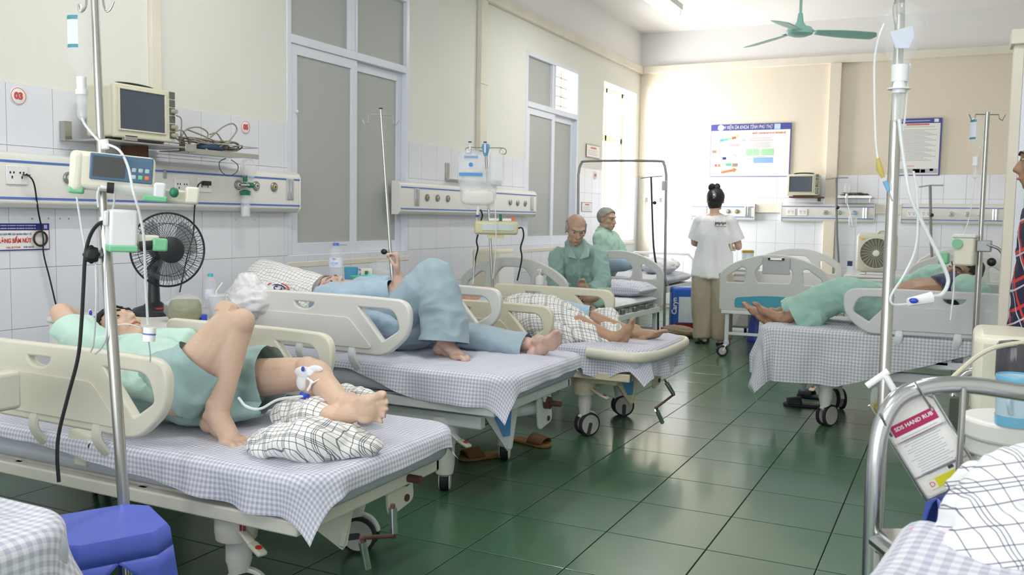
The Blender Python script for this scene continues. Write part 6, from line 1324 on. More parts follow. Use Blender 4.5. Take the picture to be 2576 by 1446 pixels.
# soap pump on the near board
c = Y(1357, 735, 6.14); so = thing('soap_dispenser', 'white pump bottle in a wire ring on the near arched board', 'bottle', c); c = c+V((0, 0, -.0)); MB().lathe([(.032, -.06), (.034, -.05), (.034, .10), (.028, .12), (.012, .13)], c, 20).obj('bottle', 'white_plastic', so); MB().tube([c+V((0, 0, .13)), c+V((0, 0, .165)), c+V((.0, -.03, .17))], .008, 8).cyl(c+V((0, 0, .15)), c+V((0, 0, .175)), .014).obj('pump_head', 'white_plastic', so); MB().tube([c+V((.042*math.cos(k*.524), .042*math.sin(k*.524), .03)) for k in range(13)], .004, 6).obj('wire_ring', 'steel', so); MB().lathe([(.0345, .02), (.0345, .06)], c, 20, caps=False).obj('label_band', 'pb_lblue', so); MB().bb(c+V((-.04, .03, .0)), c+V((.04, .06, .05))).obj('bracket', 'steel', so)
# traction frame and bent pole by the far board
tf = thing('traction_frame', 'tall grey tube frame arching over the steel cot', 'frame', (-3.25, 9.45, 0)); P = [Y(1454, 800, 9.4), Y(1455, 440, 9.4), Y(1462, 412, 9.4), Y(1485, 405, 9.4), Y(1650, 405, 9.4), Y(1670, 412, 9.4), Y(1676, 440, 9.4)]; P[0].z = 0; e = P[-1].copy(); e.z = 0; e.x += .03
mat('frame_grey', '8F918F', .35, .6); MB().tube(P[:1]+catmull(P[1:], 5)+[e], .014, 10).obj('tube', 'frame_grey', tf); MB().tube([Y(1655, 690, 9.38), Y(1672, 700, 9.4), Y(1679, 720, 9.4)], .018, 8, k=4).obj('brace', 'frame_grey', tf); MB().box(Y(1672, 467, 9.38), (.06, .02, .10)).obj('control_box', 'clip_grey', tf, bevel=.004)
bp = thing('drip_stand', 'thin bent drip pole with two small bottles inside the tube frame', 'drip stand', (-2.9, 9.2, 0)); a_ = Y(1638, 445, 9.2); b_ = Y(1655, 700, 9.2); e = V((b_.x+.02, b_.y, .03)); MB().tube([a_, Y(1643, 600, 9.2), Y(1648, 650, 9.2), b_, e], .011, 8, k=4).obj('pole', 'handle_black', bp); MB().tube([Y(1612, 448, 9.2), a_, Y(1666, 443, 9.2)], .006, 6).obj('hook_bar', 'frame_grey', bp); MB().ball(Y(1647, 510, 9.15), .02).obj('clamp_knob', 'black', bp)
for lab_, x in (('small clear drip bottle hanging on the left arm of the bent pole', 1626), ('small clear drip bottle hanging on the right arm of the bent pole', 1662)): fluid_bottle(lab_, Y(x, 500, 9.2), .19, .035, lab=False)
# cot at the back with pillow and folded blanket
ct = thing('steel_cot', 'low steel cot with white bedding behind the bald man\'s bed', 'cot', (-3.27, 9.75, 0))
for y in (8.72, 10.78):
    MB().tube([(-3.68, y, 0), (-3.68, y, .76), (-3.62, y, .82), (-2.94, y, .82), (-2.88, y, .76), (-2.88, y, 0)], .016, 10).obj('end_frame', 'steel' if y < 10 else 'white_plastic', ct)
MB().bb((-3.70, 8.72, .43), (-2.86, 10.78, .50)).obj('side_frame', 'steel', ct, bevel=.006)
padded('cot_mattress', 'white crumpled bedding on the steel cot', 'bedding', (-3.28, 9.75, .56), (.82, 2.0, .13), 0, 'gingham_pale', .02, 8, p=8); padded('pillow', 'white pillow at the head of the steel cot', 'pillow', (-3.25, 10.4, .70), (.6, .4, .16), .2, 'sheet_white', .03, 3, p=3); crumple('blanket', 'heap of white blanket on the steel cot beside the pillow', 'blanket', (-3.05, 9.95, .69), (.34, .44, .16), 'sheet_white', 6, .12)
# diaper pack and sack on the floor
mat('pack_blue', '2F66C8', .3, var=.05); mat('pack_red', '8E1F28', .35); mat('skin_print', 'C9977C', .5, var=.2, vs=20); mat('pack_white', 'DDE8F2', .4, var=.1, vs=15); mat('sack_tan', 'A3927A', .9, var=.15)
c = V((-2.62, 9.72, 0)); rz = math.radians(24); Rz = M.Rotation(rz, 3, 'Z'); dp = thing('diaper_pack', 'large blue and red diaper pack on the floor by the cot', 'pack', c); MB().box(c+V((0, 0, .255)), (.42, .18, .50), Rz).obj('bag', 'pack_blue', dp, bevel=.03, seg=3)
def PK(x, z, w_, h_, m, nm='print_block'): MB().box(c+Rz @ V((x, -.0905-.0005*len(nm), z)), (w_, .002, h_), Rz).obj(nm, m, dp, smooth=False)
PK(.02, .06, .38, .10, 'pack_red'); PK(-.03, .26, .2, .28, 'pack_white'); PK(-.04, .23, .10, .16, 'skin_print', 'baby_print'); PK(.13, .43, .05, .10, 'blue_dark', 'size_mark'); text('Caryn', .075, 'sign_white', dp, M.Translation(c+Rz @ V((-.175, -.094, .30))) @ Rz.to_4x4() @ M.Rotation(math.pi/2, 4, 'X') @ M.Rotation(math.pi/2, 4, 'Z'), bold=.002)
for k in range(4): PK(-.08+.06*k, .06, .03, .05, 'sign_white', 'white_mark')
crumple('cloth_sack', 'tan cloth sack slumped on the floor beside the diaper pack', 'sack', (-2.62, 9.28, .055), (.36, .22, .13), 'sack_tan', 3, .12)
# milk tin on the low cabinet
c = V((-2.08, 10.06, .722)); t = thing('milk_tin', 'blue and gold milk tin behind the standing woman', 'tin', c); mat('tin_gold', 'C9A24A', .35, .5); MB().lathe([(.068, 0), (.068, .17)], c, 24).obj('body', 'pack_white', t); MB().lathe([(.07, .165), (.07, .19), (.06, .195)], c, 24).obj('lid', 'tin_gold', t); MB().lathe([(.0688, .01), (.0688, .07)], c, 24, caps=False).obj('blue_band', 'blue_dark', t)
# box fan and small box on the drawer cabinet
c = V((-.74, 9.80, .72)); bf = thing('box_fan', 'beige box fan with round grey grille on the drawer cabinet', 'fan', c); mat('fan_beige', 'D2CFC0', .45, var=.02); mat('fan_dark', '6E6C5E', .6)
MB().box(c+V((0, .03, .22)), (.385, .12, .40)).obj('case', 'fan_beige', bf, bevel=.05, seg=4); Rb = M.Rotation(math.pi/2, 3, 'X'); cc = c+V((.0, -.035, .215))
MB().lathe([(.165, 0), (.165, .012), (.15, .016), (.15, .004)], cc, 36, Rb).obj('grille_ring', 'fan_beige', bf); MB().lathe([(.148, .006), (.148, .008)], cc, 36, Rb).obj('grille_well', 'fan_dark', bf)
for k in range(24): a = k*math.pi/12; MB().tube([cc+V((.03*math.cos(a), -.014, .03*math.sin(a))), cc+V((.15*math.cos(a+.35), -.014, .15*math.sin(a+.35)))], .0018, 4).obj('grille_rib', 'fan_beige', bf)
MB().lathe([(.032, .01), (.032, .022), (.02, .026)], cc, 20, Rb).obj('hub_cap', 'white_plastic', bf); MB().ball(c+V((-.13, -.03, .36)), (.02, .006, .016)).obj('badge', 'pb_yellow', bf); MB().tube([c+V((.0, 0, .41)), c+V((.04, 0, .44)), c+V((.14, 0, .43)), c+V((.17, 0, .39))], .012, 8, k=4).obj('handle', 'fan_beige', bf)
for s_ in (-1, 1): MB().box(c+V((s_*.12, 0, .008)), (.06, .14, .018)).obj('foot', 'white_plastic', bf, bevel=.005)
t = thing('supply_box', 'translucent box with dark vials left of the box fan', 'box', (-.98, 9.72, .72)); MB().bb((-1.0, 9.66, .717), (-.945, 9.78, .80)).obj('tray', 'clear_milky', t); MB().bb((-1.0, 9.68, .80), (-.955, 9.72, .85)).obj('vial', 'cuff_blue', t)
# poles and tubing by the back wall
for lab_, x, y0, y1 in (('thin pale drip pole beside the back wall monitor', 2103, 447, 655), ('thin pale drip pole against the back wall right of the box fan', 2340, 466, 670)):
    a_, b_ = Y(x, y0, 11.6), Y(x+6, y1, 11.6); e = V((b_.x, b_.y, 0)); t = thing('drip_stand', lab_, 'drip stand', e); MB().tube([a_, Y(x+2, (y0+y1)/2+40, 11.6), b_, e], .016, 8).obj('pole', 'frame_grey', t); MB().tube([a_+V((-.12, 0, -.02)), a_, a_+V((.14, 0, 0))], .008, 6).obj('hook_bar', 'frame_grey', t); MB().ball(Y(x+4, y0+75, 11.55), .022).obj('clamp_knob', 'black', t)
b9 = fluid_bottle('small drip bottle hanging in front of the back wall tray', Y(2130, 490, 11.5), .14, .035, lab=False); line(b9, [Y(2131, 510, 11.5), Y(2140, 540, 11.5), Y(2145, 570, 11.5)], .006); t = thing('oxygen_mask_bag', 'clear oxygen bag hanging off the back wall console', 'bag', Y(2145, 570, 12.2)); flatbag(Y(2145, 555, 12.25), .11, .17, .05, 'clear_milky', t, 'bag', 2); MB().cyl(Y(2148, 536, 12.27), Y(2154, 536, 12.27), .02).obj('connector', 'sky_clip', t)
# far right stand with its pump
s4 = thing('drip_stand', 'grey drip stand in front of the right-hand bed rail', 'drip stand', (.04, 5.36, 0)); a_, b_ = Y(2484, 282, 5.36), Y(2452, 870, 5.36); e = b_+(b_-a_)*.6; e.z = .03; MB().cyl(a_, a_.lerp(b_, .55), .0125).obj('upper_pole', 'pole_steel', s4); MB().cyl(a_.lerp(b_, .55), e, .016).obj('lower_pole', 'pole_steel', s4); hooks(s4, a_, _r0, .012, .06, drop=.02)
for k in range(3): a = k*2.1+.4; MB().tube([e, e+V((.18*math.cos(a), .18*math.sin(a), -.01))], .012, 8).obj('base_leg', 'pole_steel', s4)
b4 = fluid_bottle('clear drip bottle with teal label bands on the far right stand', Y(2455, 400, 5.36), .22, .038); line(b4, [Y(2453, 440, 5.36), Y(2440, 540, 5.34), Y(2420, 600, 5.3), Y(2410, 640, 5.3)], .003)
R, C = dev(Y(2428, 632, 5.3), math.radians(-35)); t = thing('syringe_pump', 'beige syringe pump with green dial beside the right-hand patient\'s head', 'pump', C(0, 0, -.07)); MB().box(C(0, 0, 0), (.10, .11, .15), R).obj('case', 'pump_cream', t, bevel=.012, seg=3); MB().cyl(C(-.03, .056, .04), C(-.03, .068, .04), .026).obj('dial', 'green_plastic', t); MB().box(C(0, .0, .08), (.11, .12, .02), R).obj('top_plate', 'pump_white', t, bevel=.006); MB().box(C(-.10, .0, -.04), (.05, .06, .06), R).obj('drive_clip', 'green_plastic', t, bevel=.008); MB().box(C(.085, -.02, .03), (.07, .05, .06), R).obj('pole_clamp', 'clip_grey', t, bevel=.006); MB().ball(C(.13, .03, -.05), .022).obj('clamp_knob', 'black', t); MB().tube([C(.10, 0, .04), C(.17, 0, .0), C(.20, 0, -.15), C(.21, 0, -.35)], .008, 7, k=5).obj('mains_lead', 'frame_grey', t); line(t, [C(-.04, .06, -.07), C(-.035, .06, -.2), C(-.04, .08, -.36)], .005)
# ------------------------------------------------------------------ foreground right: drip stand, trolley, hand rub
DR = 2.0
s5 = thing('drip_stand', 'bright steel drip stand in the right foreground', 'drip stand', atD(2222, 1040, DR)); a_, b_ = atD(2264, 40, DR), atD(2221, 1050, DR); lo = b_+(b_-a_)*.72; lo.z = .03; MB().cyl(a_.lerp(b_, .26), lo, .0125).obj('pole', 'pole_steel', s5); MB().cyl(a_, a_.lerp(b_, .30), .0105).obj('upper_pole', 'pole_steel', s5)
MB().tube([atD(2258, 60, DR), atD(2254, 20, DR), atD(2262, -10, DR), atD(2262, -60, DR)], .007, 8, k=4).obj('hook', 'pole_steel', s5); MB().tube([atD(2262, -60, DR), a_], .0105, 8).obj('pole_top', 'pole_steel', s5)
for k in range(4): a = k*1.57+.3; MB().tube([lo, lo+V((.22*math.cos(a), .22*math.sin(a), -.01))], .012, 8).obj('base_leg', 'pole_steel', s5)
c = atD(2264, 180, DR-.03); b5 = thing('drip_bottle', 'round clear drip bottle in the right foreground at the top', 'drip bottle', c); h = .155; MB().lathe([(.012, 0), (.014, .012), (.030, .04), (.044, .075), (.046, .10), (.040, .125), (.024, .142), (.006, .148)], c, 28).obj('bottle', 'bottle_clear', b5); MB().lathe([(.017, -.022), (.018, .014)], c, 18).obj('neck_cap', 'soft_white', b5); MB().lathe([(.010, -.04), (.012, -.022)], c, 14).obj('port', 'clear_milky', b5)
d_ = (CAM-c).normalized(); MB().prism([(-.022, .085), (.026, .098), (.030, .075), (.018, .050), (-.010, .050)], c+d_*.040-V((0, 0, .0)), _r, _u, .0015).obj('label', 'label_pale', b5)
ch = atD(2261, 225, DR-.03); MB().lathe([(.024, .0), (.024, .003)], ch+V((0, 0, -.0)), 18).obj('spike_flange', 'soft_white', b5); MB().lathe([(.008, .04), (.014, .0), (.014, -.008)], ch, 16).obj('spike', 'soft_white', b5); MB().lathe([(.0135, -.008), (.0115, -.066), (.006, -.070)], ch, 16).obj('drip_chamber', 'clear_milky', b5)
line(b5, [atD(x, y, DR-.05) for x, y in ((2262, 300), (2268, 360), (2278, 430), (2292, 500), (2330, 580), (2360, 640), (2382, 690), (2384, 715), (2370, 740), (2345, 746))], .0042, name='thick_line'); line(b5, [atD(x, y, DR-.05) for x, y in ((2282, 765), (2250, 766), (2240, 755), (2246, 735), (2275, 690), (2302, 630), (2309, 560), (2306, 480), (2298, 430))], .0026)
line(b5, [atD(x, y, DR-.03) for x, y in ((2225, 60), (2208, 105), (2200, 160), (2200, 250), (2203, 350), (2208, 400))], .0026); line(b5, [atD(x, y, DR-.03) for x, y in ((2290, 160), (2283, 215), (2278, 280), (2272, 330))], .0022)
MB().tube([atD(2208, 398, DR-.03), atD(2213, 425, DR-.03), atD(2222, 447, DR-.03)], [.004, .0075, .004], 10).obj('yellow_connector', 'amber', b5); MB().tube([atD(2226, 455, DR-.03), atD(2236, 480, DR-.03)], [.0055, .0045], 10).obj('blue_connector', 'sky_clip', b5); line(b5, [atD(2236, 480, DR-.03), atD(2244, 505, DR-.01)], .002)
rc_ = (atD(2284, 760, DR-.06), atD(2345, 748, DR-.06)); rcl = MB().tube([rc_[0], rc_[1]], [.008, .0115], 10, flat=(.8, 1.1)).obj('roller_clamp', 'soft_white', b5); MB().ball(atD(2298, 756, DR-.067), (.010, .006, .006)).obj('roller_wheel', 'blue_cap', rcl)
DT = 1.5
tl = thing('steel_stretcher', 'steel tube stretcher in the right foreground', 'stretcher', (.15, 1.3, 0)); tp = [atD(x, y, DT) for x, y in ((2188, 1520), (2196, 1300), (2204, 1150), (2222, 1060), (2262, 1000), (2330, 974), (2430, 968), (2576, 988), (2760, 1012))]; bt = tp[0].copy(); bt.z = .1
MB().tube([bt]+catmull(tp, 6), .0145, 18).obj('end_rail', 'chrome', tl)
far = tp[-1].copy(); far.z = .1; MB().tube([tp[-1], far], .0145, 12).obj('end_post', 'chrome', tl)
e = (tp[-1]-tp[1]); e.z = 0; e.normalize(); back = V((e.y, -e.x, 0)); back = -back if back.dot(CAM-tp[1]) < 0 else back
mz = .765; o0 = atD(2196, 1345, DT); o0.z = 0
P_ = lambda a, b, z: o0+e*a+back*b+V((0, 0, z))
MB().add([P_(.0, .0, .70), P_(.62, 0, .70), P_(.62, 1.6, .70), P_(0, 1.6, .70), P_(.0, .0, .74), P_(.62, 0, .74), P_(.62, 1.6, .74), P_(0, 1.6, .74)], [(3, 2, 1, 0), (4, 5, 6, 7), (0, 1, 5, 4), (1, 2, 6, 5), (2, 3, 7, 6), (3, 0, 4, 7)]).obj('deck', 'steel', tl, bevel=.006)
MB().tube([P_(.0, 0, .72), P_(0, .9, .72)], .012, 10).obj('side_rail', 'chrome', tl)
for a in (.03, .59): MB().tube([P_(a, 1.5, .70), P_(a, 1.5, .08)], .0145, 10).obj('leg', 'chrome', tl)
for a, b in ((.0, .0), (.59, 0), (.03, 1.5), (.59, 1.5)): MB().lathe([(.05, 0), (.05, .03)], P_(a, b, .05)+V((0, -.015, 0)), 18, M.Rotation(math.pi/2, 3, 'X')).obj('wheel', 'rubber', tl)
def slab(name, label, cat, parent, a0, a1, b0, b1, z, m, r=.09, thick=.06, seed=0, uvs=1):
    def fn(i, j):
        a = a0+(a1-a0)*i; b = b0+(b1-b0)*j; da = max(0, a0+r-a, a-(a1-r))/r; db = max(0, b0+r-b, b-(b1-r))/r; d = min(1, math.hypot(da, db)); cx = (a0+a1)/2
        k = 1-math.sqrt(max(0, 1-d*d)); return P_(a, b, z-thick*k+.006*NZ.noise(V((a*8, b*8, seed)))+.004*NZ.noise(V((a*20, b*14, seed))))
    o = MB().grid(fn, 60, 80, lambda i, j: ((a1-a0)*i*uvs, (b1-b0)*j*uvs)).obj(name, m, parent, ang=180, solid=.006); tag(o, label, cat); return o
# pad and its sheet, near end rounded by the steel rail
c1 = atZ(2285, 1292, .80); 
def loc2(p): d = p-o0; return d.dot(e), d.dot(back)
k0, k1 = atZ(2282, 1292, .80), atZ(2168, 1446, .80); o0 = V((k0.x, k0.y, 0)); back = (k1-k0).normalized(); e = V((-back.y, back.x, 0)); a1_ = a2_ = b1_ = 0
fs = slab('bed_sheet', 'pale gingham sheet with a printed emblem on the foreground stretcher', 'bed sheet', None, min(a1_, a2_)-.01, .66, b1_-.02, 1.2, .80, 'gingham_pale', .05, .055, 4)
MB().add([P_(min(a1_, a2_), b1_, .745), P_(.64, b1_, .745), P_(.64, 1.15, .745), P_(min(a1_, a2_), 1.15, .745), P_(min(a1_, a2_)+.01, b1_+.01, .785), P_(.63, b1_+.01, .785), P_(.63, 1.15, .785), P_(min(a1_, a2_)+.01, 1.15, .785)], [(3, 2, 1, 0), (4, 5, 6, 7), (0, 1, 5, 4), (1, 2, 6, 5), (2, 3, 7, 6), (3, 0, 4, 7)]).obj('pad', 'mattress_vinyl', tl, bevel=.02)
Rl = M((e, back*-1, V((0, 0, 1)))).transposed(); curl_logo(fs, atZ(2335, 1345, .800), Rl, .026, ('blue_print', 'pb_pink'))
zz = .84
bundle('blanket', 'big white checked blanket heaped on the foreground stretcher', 'blanket',
    [([atD(2470, 1300, 1.30), atD(2560, 1270, 1.32), atD(2680, 1260, 1.34)], [.045, .075, .085]), ([atD(2396, 1222, 1.40), atD(2450, 1200, 1.38), atD(2620, 1195, 1.36)], [.010, .020, .026], dict(flat=(.9, .9))), ([atD(2440, 1395, 1.24), atD(2560, 1400, 1.22), atD(2660, 1400, 1.22)], [.035, .06, .07]), ([atD(2362, 1345, 1.32), atD(2410, 1355, 1.30), atD(2460, 1375, 1.28)], [.012, .018, .022], dict(flat=(1.4, .8))), ([atD(2480, 1330, 1.29), atD(2540, 1440, 1.22)], [.06, .065])],
    'plaid_white_big', (_r0.x, _r0.y, .25), (-.3, .2, 1), .006, (.008, 9, None))
# hand-rub bottle in its wire holder, hung askew on the rail
A0, A1 = atD(2232, 1046, DT-.04), atD(2385, 1158, DT-.04)
up_ = (atD(2262, 1015, DT-.035)-atD(2368, 1190, DT-.035)).normalized(); rt = (atD(2400, 1130, DT-.035)-atD(2272, 1075+100, DT-.035)); n_ = (CAM-A0).normalized(); rt = up_.cross(n_)*-1; rt = n_.cross(up_)*-1
rt = up_.cross(n_).normalized(); cb_ = atD(2331, 1116, DT+.04); MR = M((rt, up_, n_)).transposed(); L_ = lambda x, y, z: cb_+MR @ V((x, y, z))
hb_ = thing('hand_rub_bottle', 'tilted white SDS HAND RUB bottle hung on the steel rail', 'bottle', L_(0, -.08, 0)); Wb, Hb = .088, .165
bo = link('bottle', xf(flat2d([rounded([(-Wb/2, -Hb/2), (Wb/2, -Hb/2), (Wb/2, Hb*.36), (Wb*.22, Hb/2), (-Wb*.22, Hb/2), (-Wb/2, Hb*.36)], [.008, .008, .016, .01, .01, .016])], .018, .007), M.Translation(cb_) @ MR.to_4x4()), 'white_plastic', hb_)
MB().tube([L_(0, Hb/2, 0), L_(0, Hb/2+.02, 0)], .014, 14).obj('screw_cap', 'soft_white', hb_); MB().tube([L_(0, Hb/2+.02, 0), L_(0, Hb/2+.05, 0), L_(-.004, Hb/2+.058, 0)], .0055, 10).obj('pump_stem', 'soft_white', hb_); MB().tube([L_(.008, Hb/2+.058, 0), L_(-.035, Hb/2+.052, 0)], .0055, 8, flat=(1, 1)).obj('nozzle', 'soft_white', hb_)
mat('magenta', 'B0285E', .4, var=.02); mat('lab_yellow', 'E0DC3A', .4, var=.03)
def LB(x, y, w_, h_, m, z=.0185, nm='label_block'): MB().box(L_(x, y, z), (w_, h_, .0006), MR).obj(nm, m, bo, smooth=False)
LB(0, -.01, .078, .125, 'sign_white', .0182); LB(0, .0425, .078, .021, 'magenta'); LB(.004, -.0665, .070, .018, 'lab_yellow'); text('SDS HAND RUB', .0096, 'sign_white', bo, M.Translation(L_(0, .044, .0192)) @ MR.to_4x4(), ext=.0002, bold=.0002)
fp = MB()
for k in range(17): fp.box(L_(-.003*((k*3) % 4)/2, .026-.0046*k, .0188), (.064-.008*((k*5) % 3), .0013, .0004), MR)
tag(fp.obj('fine_print', 'pb_grey', bo), kind='stuff'); LB(-.026, -.0665, .014, .016, 'sign_white', .0189); text('D', .013, 'red_print', bo, M.Translation(L_(-.026, -.0665, .0194)) @ MR.to_4x4(), ext=.0002); LB(.014, -.0495, .009, .009, 'cable_dark'); 
for x in (.028, .031, .034): LB(x, -.0475, .0014, .014, 'cable_dark')
wr = MB()
for s_ in (-1, 1): MB().tube([L_(s_*(Wb/2+.004), Hb/2+.02, .024), L_(s_*(Wb/2+.004), Hb/2-.01, .024), L_(s_*(Wb/2+.004), -Hb/2-.004, .022), L_(s_*(Wb/2+.004), -Hb/2-.004, -.022)], .0024, 7).obj('holder_wire', 'chrome', hb_)
for y in (.02, -.045): MB().tube([L_(-Wb/2-.004, y, .023), L_(Wb/2+.004, y, .023)], .0018, 6).obj('cross_wire', 'chrome', hb_)
MB().tube([L_(-Wb/2-.004, -Hb/2-.004, .022), L_(Wb/2+.004, -Hb/2-.004, .022)], .002, 6).obj('cross_wire', 'chrome', hb_)
for x0, x1 in (((2214, 1046), (2243, 1096)), ((2300, 964), (2345, 1030))): MB().tube([atD(*x0, DT-.02)+V((0, 0, .004)), atD((x0[0]+x1[0])/2, (x0[1]+x1[1])/2, DT-.012), atD(*x1, DT+.012)], .0024, 7).obj('hook_wire', 'chrome', hb_)
# second trolley, machine, stand with cup
t2_ = thing('steel_trolley', 'steel trolley with wire shelf behind the foreground stretcher', 'trolley', atZ(2480, 1250, 0)); tq = [atD(x, y, 3.3) for x, y in ((2398, 985), (2412, 955), (2445, 934), (2500, 930), (2620, 942))]; bt = tq[0].copy(); bt.z = .05; MB().tube([bt]+catmull(tq, 5), .0135, 12).obj('handle_rail', 'chrome', t2_); a_ = atD(2424, 975, DT-.012); b_ = a_.copy(); b_.z = .72; MB().cyl(a_, b_, .0052).obj('hanging_rod', 'pole_steel', tl)
for k, y in enumerate((1022, 1045, 1068, 1092)): MB().tube([atD(2395, y, 3.3), atD(2450, y+2, 3.3)], .003, 6).obj('shelf_wire', 'chrome', t2_)
MB().bb(atD(2392, 1118, 3.3)-V((0, .1, .01)), atD(2450, 1118, 3.3)).obj('lower_shelf', 'steel', t2_)
g = atD(2405, 1000, 3.25); gd = g.copy(); gd.z = .05; MB().bb(g+V((-.02, -.02, 0)), gd+V((.02, .02, 0))).obj('dark_upright', mat('olive_dark', '454B3C', .6), t2_)
mc_ = thing('suction_machine', 'pale suction machine with a dark jar at the right edge', 'machine', atZ(2560, 1050, 0)); a_ = atD(2452, 842, 3.2); MB().bb(a_, (a_.x+.5, a_.y+.42, .35)).obj('case', 'cream_plastic', mc_, bevel=.03, seg=3); MB().bb((a_.x+.06, a_.y+.05, 0), (a_.x+.12, a_.y+.11, .35)).bb((a_.x+.06, a_.y+.31, 0), (a_.x+.12, a_.y+.37, .35)).bb((a_.x+.38, a_.y+.05, 0), (a_.x+.44, a_.y+.11, .35)).bb((a_.x+.38, a_.y+.31, 0), (a_.x+.44, a_.y+.37, .35)).bb((a_.x+.04, a_.y+.04, .32), (a_.x+.46, a_.y+.40, .36)).obj('stand', 'steel', mc_); jr = atD(2550, 945, 3.0); MB().lathe([(.05, -.02), (.056, .0), (.056, .10), (.05, .112), (.02, .118)], jr, 22).obj('jar', mat('jar_dark', '56555C', .15, alpha=.9), mc_); MB().tube([atD(x, y, 2.95) for x, y in ((2396, 950), (2420, 928), (2460, 895), (2510, 872), (2600, 858))], .008, 8, k=5).obj('suction_hose', 'monitor_case', mc_)
DC = 2.4; ct_ = thing('side_stand', 'round-cornered white stand top carrying the pale blue cup', 'stand', atZ(2540, 1250, 0)); cc = atD(2570, 1052, DC); zt_ = cc.z; oval = [(.145*math.cos(a), .135*math.sin(a)) for a in [2*math.pi*k/32 for k in range(32)]]
MB().prism(oval, cc-V((0, 0, .055)), (1, 0, 0), (0, 1, 0), .055).obj('top', 'white_plastic', ct_, bevel=.01, seg=3); MB().prism([(x*.9, y*.9) for x, y in oval], cc-V((0, 0, .10)), (1, 0, 0), (0, 1, 0), .045).obj('under_tray', 'white_plastic', ct_, bevel=.008); MB().cyl(cc-V((0, 0, .1)), (cc.x, cc.y, .03), .03).obj('column', 'white_plastic', ct_); MB().lathe([(.17, 0), (.16, .03)], (cc.x, cc.y, 0), 24).obj('foot', 'white_plastic', ct_)
q = atZ(2552, 1068, zt_); cu = thing('mug', 'pale blue plastic mug on the white stand at the right edge', 'cup', q); mat('mug_blue', 'CFE4F4', .3); mat('mug_ring', '7FC3E6', .3); MB().lathe([(.043, 0), (.046, .02), (.048, .125), (.044, .125), (.040, .01)], q, 26).obj('body', 'mug_blue', cu); MB().lathe([(.0465, .0), (.0475, .026)], q, 26, caps=False).obj('foot_ring', 'mug_ring', cu); MB().lathe([(.0485, .112), (.0500, .126), (.0485, .13)], q, 26, caps=False).obj('rim', 'mug_ring', cu); MB().tube([q+V((-.012, -.046, .10)), q+V((-.02, -.062, .07)), q+V((-.012, -.046, .035))], .006, 8, k=4).obj('handle', 'mug_blue', cu)
# ------------------------------------------------------------------ stools, slippers, odds under the beds
mat('stool_blue', '5468D2', .38, var=.05, vs=8)
def stool(label, c, rz, hgt=.45, w=.27):
    t = thing('plastic_stool', label, 'stool', c, group='blue plastic stools'); c = V(c); R = M.Rotation(rz, 3, 'Z'); k = .05; N = 10
    def ringpt(side, q, z):
        """point q in 0..1 along a flat side at height z; the body widens downwards"""
        h = w/2+(hgt-z)*.115; kk = k+(hgt-z)*.03; x = -(h-kk)+2*(h-kk)*q
        return c+R @ (M.Rotation(math.pi/2*side, 3, 'Z') @ V((x, -h, z)))
    def ring(z, shrink=1): return [ringpt(s_, j/N, z) for s_ in range(4) for j in range(N+1)]
    vs = []; zs = [hgt, hgt-.010, hgt-.03, hgt-.055]; n = 4*(N+1)
    for i, z in enumerate(zs):
        g = ring(z)
        if i == 0: g = [c+V((0, 0, hgt))+(p-c-V((0, 0, hgt)))*.965 for p in g]
        vs += g
    fs = [tuple(range(n))]+[(i*n+j, i*n+n+j, i*n+n+(j+1) % n, i*n+(j+1) % n) for i in range(3) for j in range(n)]
    MB().add(vs, fs).obj('seat', 'stool_blue', t, solid=.004, ang=30)
    for s_ in range(4):   # corner legs, wide under the seat and narrowing through the arch
        zz = [(hgt-.055)*(1-i/12) for i in range(13)]; rows = []
        for i, z in enumerate(zz):
            wd = max(.17, .52-.36*min(1, i/3)**.55)
            rows.append([ringpt(s_, 1-wd*(1-j/4), z) for j in range(5)]+[ringpt((s_+1) % 4, wd*j/4, z) for j in range(5)])
        MB().add([p for r in rows for p in r], [(i*10+j, i*10+10+j, i*10+11+j, i*10+j+1) for i in range(12) for j in range(9)]).obj('leg', 'stool_blue', t, solid=.005, ang=40)
    return t
stool('blue plastic stool in the left foreground', tuple(atZ(262, 1318, .45).xy)+(0,), math.radians(63)); p_ = atZ(1855, 858, 0); stool('blue plastic stool under the turquoise-panelled bed', (-1.75, 9.5, 0), .2, .42); p_ = atZ(2390, 1230, .40); stool('blue plastic stool half hidden behind the foreground stretcher', (p_.x+.1, p_.y+.05, 0), .3, .42)
# white scratch line on the stool: part of its moulding
mat('sandal_brown', '6B4A2A', .7, var=.12, vs=25); mat('sole_tan', '8A6A3E', .7); mat('slip_dark', '2C2C38', .7)
def slipper(label, p, ang, m, sole, group, L=.25):
    t = thing('slipper', label, 'slipper', p, group=group); p = V(p); R = M.Rotation(ang, 3, 'Z'); k = L/.25
    out = [(-.038, -.12), (0, -.128), (.038, -.118), (.042, -.03), (.050, .06), (.045, .105), (.015, .128), (-.025, .12), (-.046, .07), (-.040, -.03)]; out = rounded([(x*k, y*k) for x, y in out], .02, 4)
    MB().prism(out, p+V((0, 0, .001)), R @ V((1, 0, 0)), R @ V((0, 1, 0)), .020).obj('sole', sole, t, bevel=.006)
    def st(u, v): a = math.pi*(.04+.92*u); y = (.0+.095*v)*k; wd = (.052-.006*v)*k; return p+R @ V((math.cos(a)*wd, y-.0+.012*math.sin(a), .014+math.sin(a)*(.052-.014*v)*k))
    MB().grid(st, 14, 6).obj('strap', m, t, solid=.005, ang=180); return t
gb = 'brown slippers under the second bed'
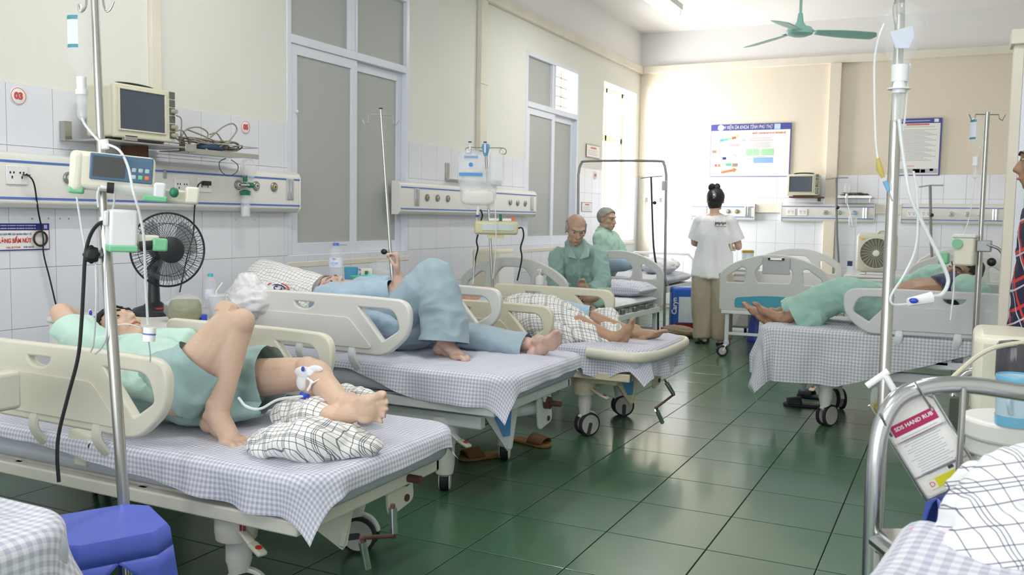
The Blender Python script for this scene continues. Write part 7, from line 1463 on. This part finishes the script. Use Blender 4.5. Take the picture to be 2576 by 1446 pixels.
for lab_, (x0, y0), (x1, y1) in (('brown slipper left under the second bed, toe to the left', (1248, 1138), (1172, 1148)), ('brown slipper right under the second bed, toe to the right', (1292, 1098), (1385, 1118))):
    a_, b_ = atZ(x0, y0, .02), atZ(x1, y1, .02); d = b_-a_; slipper(lab_, tuple(((a_+b_)/2).xy)+(0,), math.atan2(d.y, d.x)-math.pi/2, 'sandal_brown', 'sole_tan', gb)
for lab_, (x0, y0), (x1, y1) in (('dark slipper lying in front, under the right-hand bed', (2060, 1018), (1978, 1012)), ('dark slipper lying behind its pair, under the right-hand bed', (2085, 1000), (2012, 990))):
    a_, b_ = atZ(x0, y0, .02), atZ(x1, y1, .02); d = b_-a_; slipper(lab_, tuple(((a_+b_)/2).xy)+(0,), math.atan2(d.y, d.x)-math.pi/2, 'slip_dark', 'slip_dark', 'dark slippers under the right-hand bed')
ub = thing('urine_bag', 'clear bag with yellow liquid hanging under the right-hand bed', 'bag', Y(2208, 1000, 5.5)); c = Y(2210, 1015, 5.58); mat('urine', 'B5A93A', .3, alpha=.8); flatbag(c+V((0, 0, .02)), .10, .16, .03, 'clear_milky', ub, 'bag', 3); flatbag(c+V((0, 0, -.02)), .085, .07, .032, 'urine', ub, 'liquid', 4); MB().tube([c+V((0, 0, .09)), V((c.x, 5.59, .30)), V((c.x, 5.60, .46))], .004, 6).obj('hanger', 'tubing', ub)
# ------------------------------------------------------------------ left foreground: sheeted mattress corner and bedside tray
B9 = (-1.545, .78, .63)
fb = thing('ward_bed', 'bed whose sheeted corner fills the lower left of the picture', 'bed', (-1.5, .78, 0)); MB().bb((-3.4, .37, .50), (-1.53, 1.18, .62)).obj('mattress', 'mattress_vinyl', fb, bevel=.04, seg=3); MB().bb((-3.4, .36, .44), (-1.56, 1.19, .50)).obj('deck_frame', 'bed_paint', fb, bevel=.006)
for x in (-3.3, -1.75):
    for y in (.45, 1.1): MB().cyl((x, y, 0), (x, y, .44), .022).obj('leg', 'bed_paint', fb)
sheet('bed_sheet', 'pale gingham sheet on the bed corner at the lower left', B9, 'gingham_pale', lambda u: .15, lambda u: .16, lambda t: .16, u0=-1.4, W=.41, seed=21, rc=.12, amp=.012)
tr_ = thing('bedside_trolley', 'cream bedside trolley at the left edge beside the front bed rail', 'trolley', (-2.55, 1.62, 0)); a_ = atD(56, 940, 2.45); a_.z += .01
MB().bb((a_.x-.5, a_.y-.30, a_.z-.105), (a_.x, a_.y, a_.z)).obj('tray', 'cream_plastic', tr_, bevel=.012, seg=3)
for dx in (-.46, -.05): MB().bb((a_.x+dx-.015, a_.y-.17, .12), (a_.x+dx+.015, a_.y-.14, a_.z-.10)).obj('post', 'steel', tr_)
for dx in (-.46, -.05): MB().bb((a_.x+dx-.02, a_.y-.3, .09), (a_.x+dx+.02, a_.y-.01, .13)).obj('foot_bar', 'steel', tr_)
for dx in (-.46, -.05):
    for dy in (-.27, -.04): MB().lathe([(.045, 0), (.045, .025)], (a_.x+dx, a_.y+dy, .045), 18, M.Rotation(math.pi/2, 3, 'X')).obj('wheel', 'rubber', tr_)
crumple('folded_cloth', 'white cloth lying on the cream trolley at the left edge', 'cloth', (a_.x-.14, a_.y-.10, a_.z+.042), (.22, .16, .09), 'sheet_white', 8, .08)
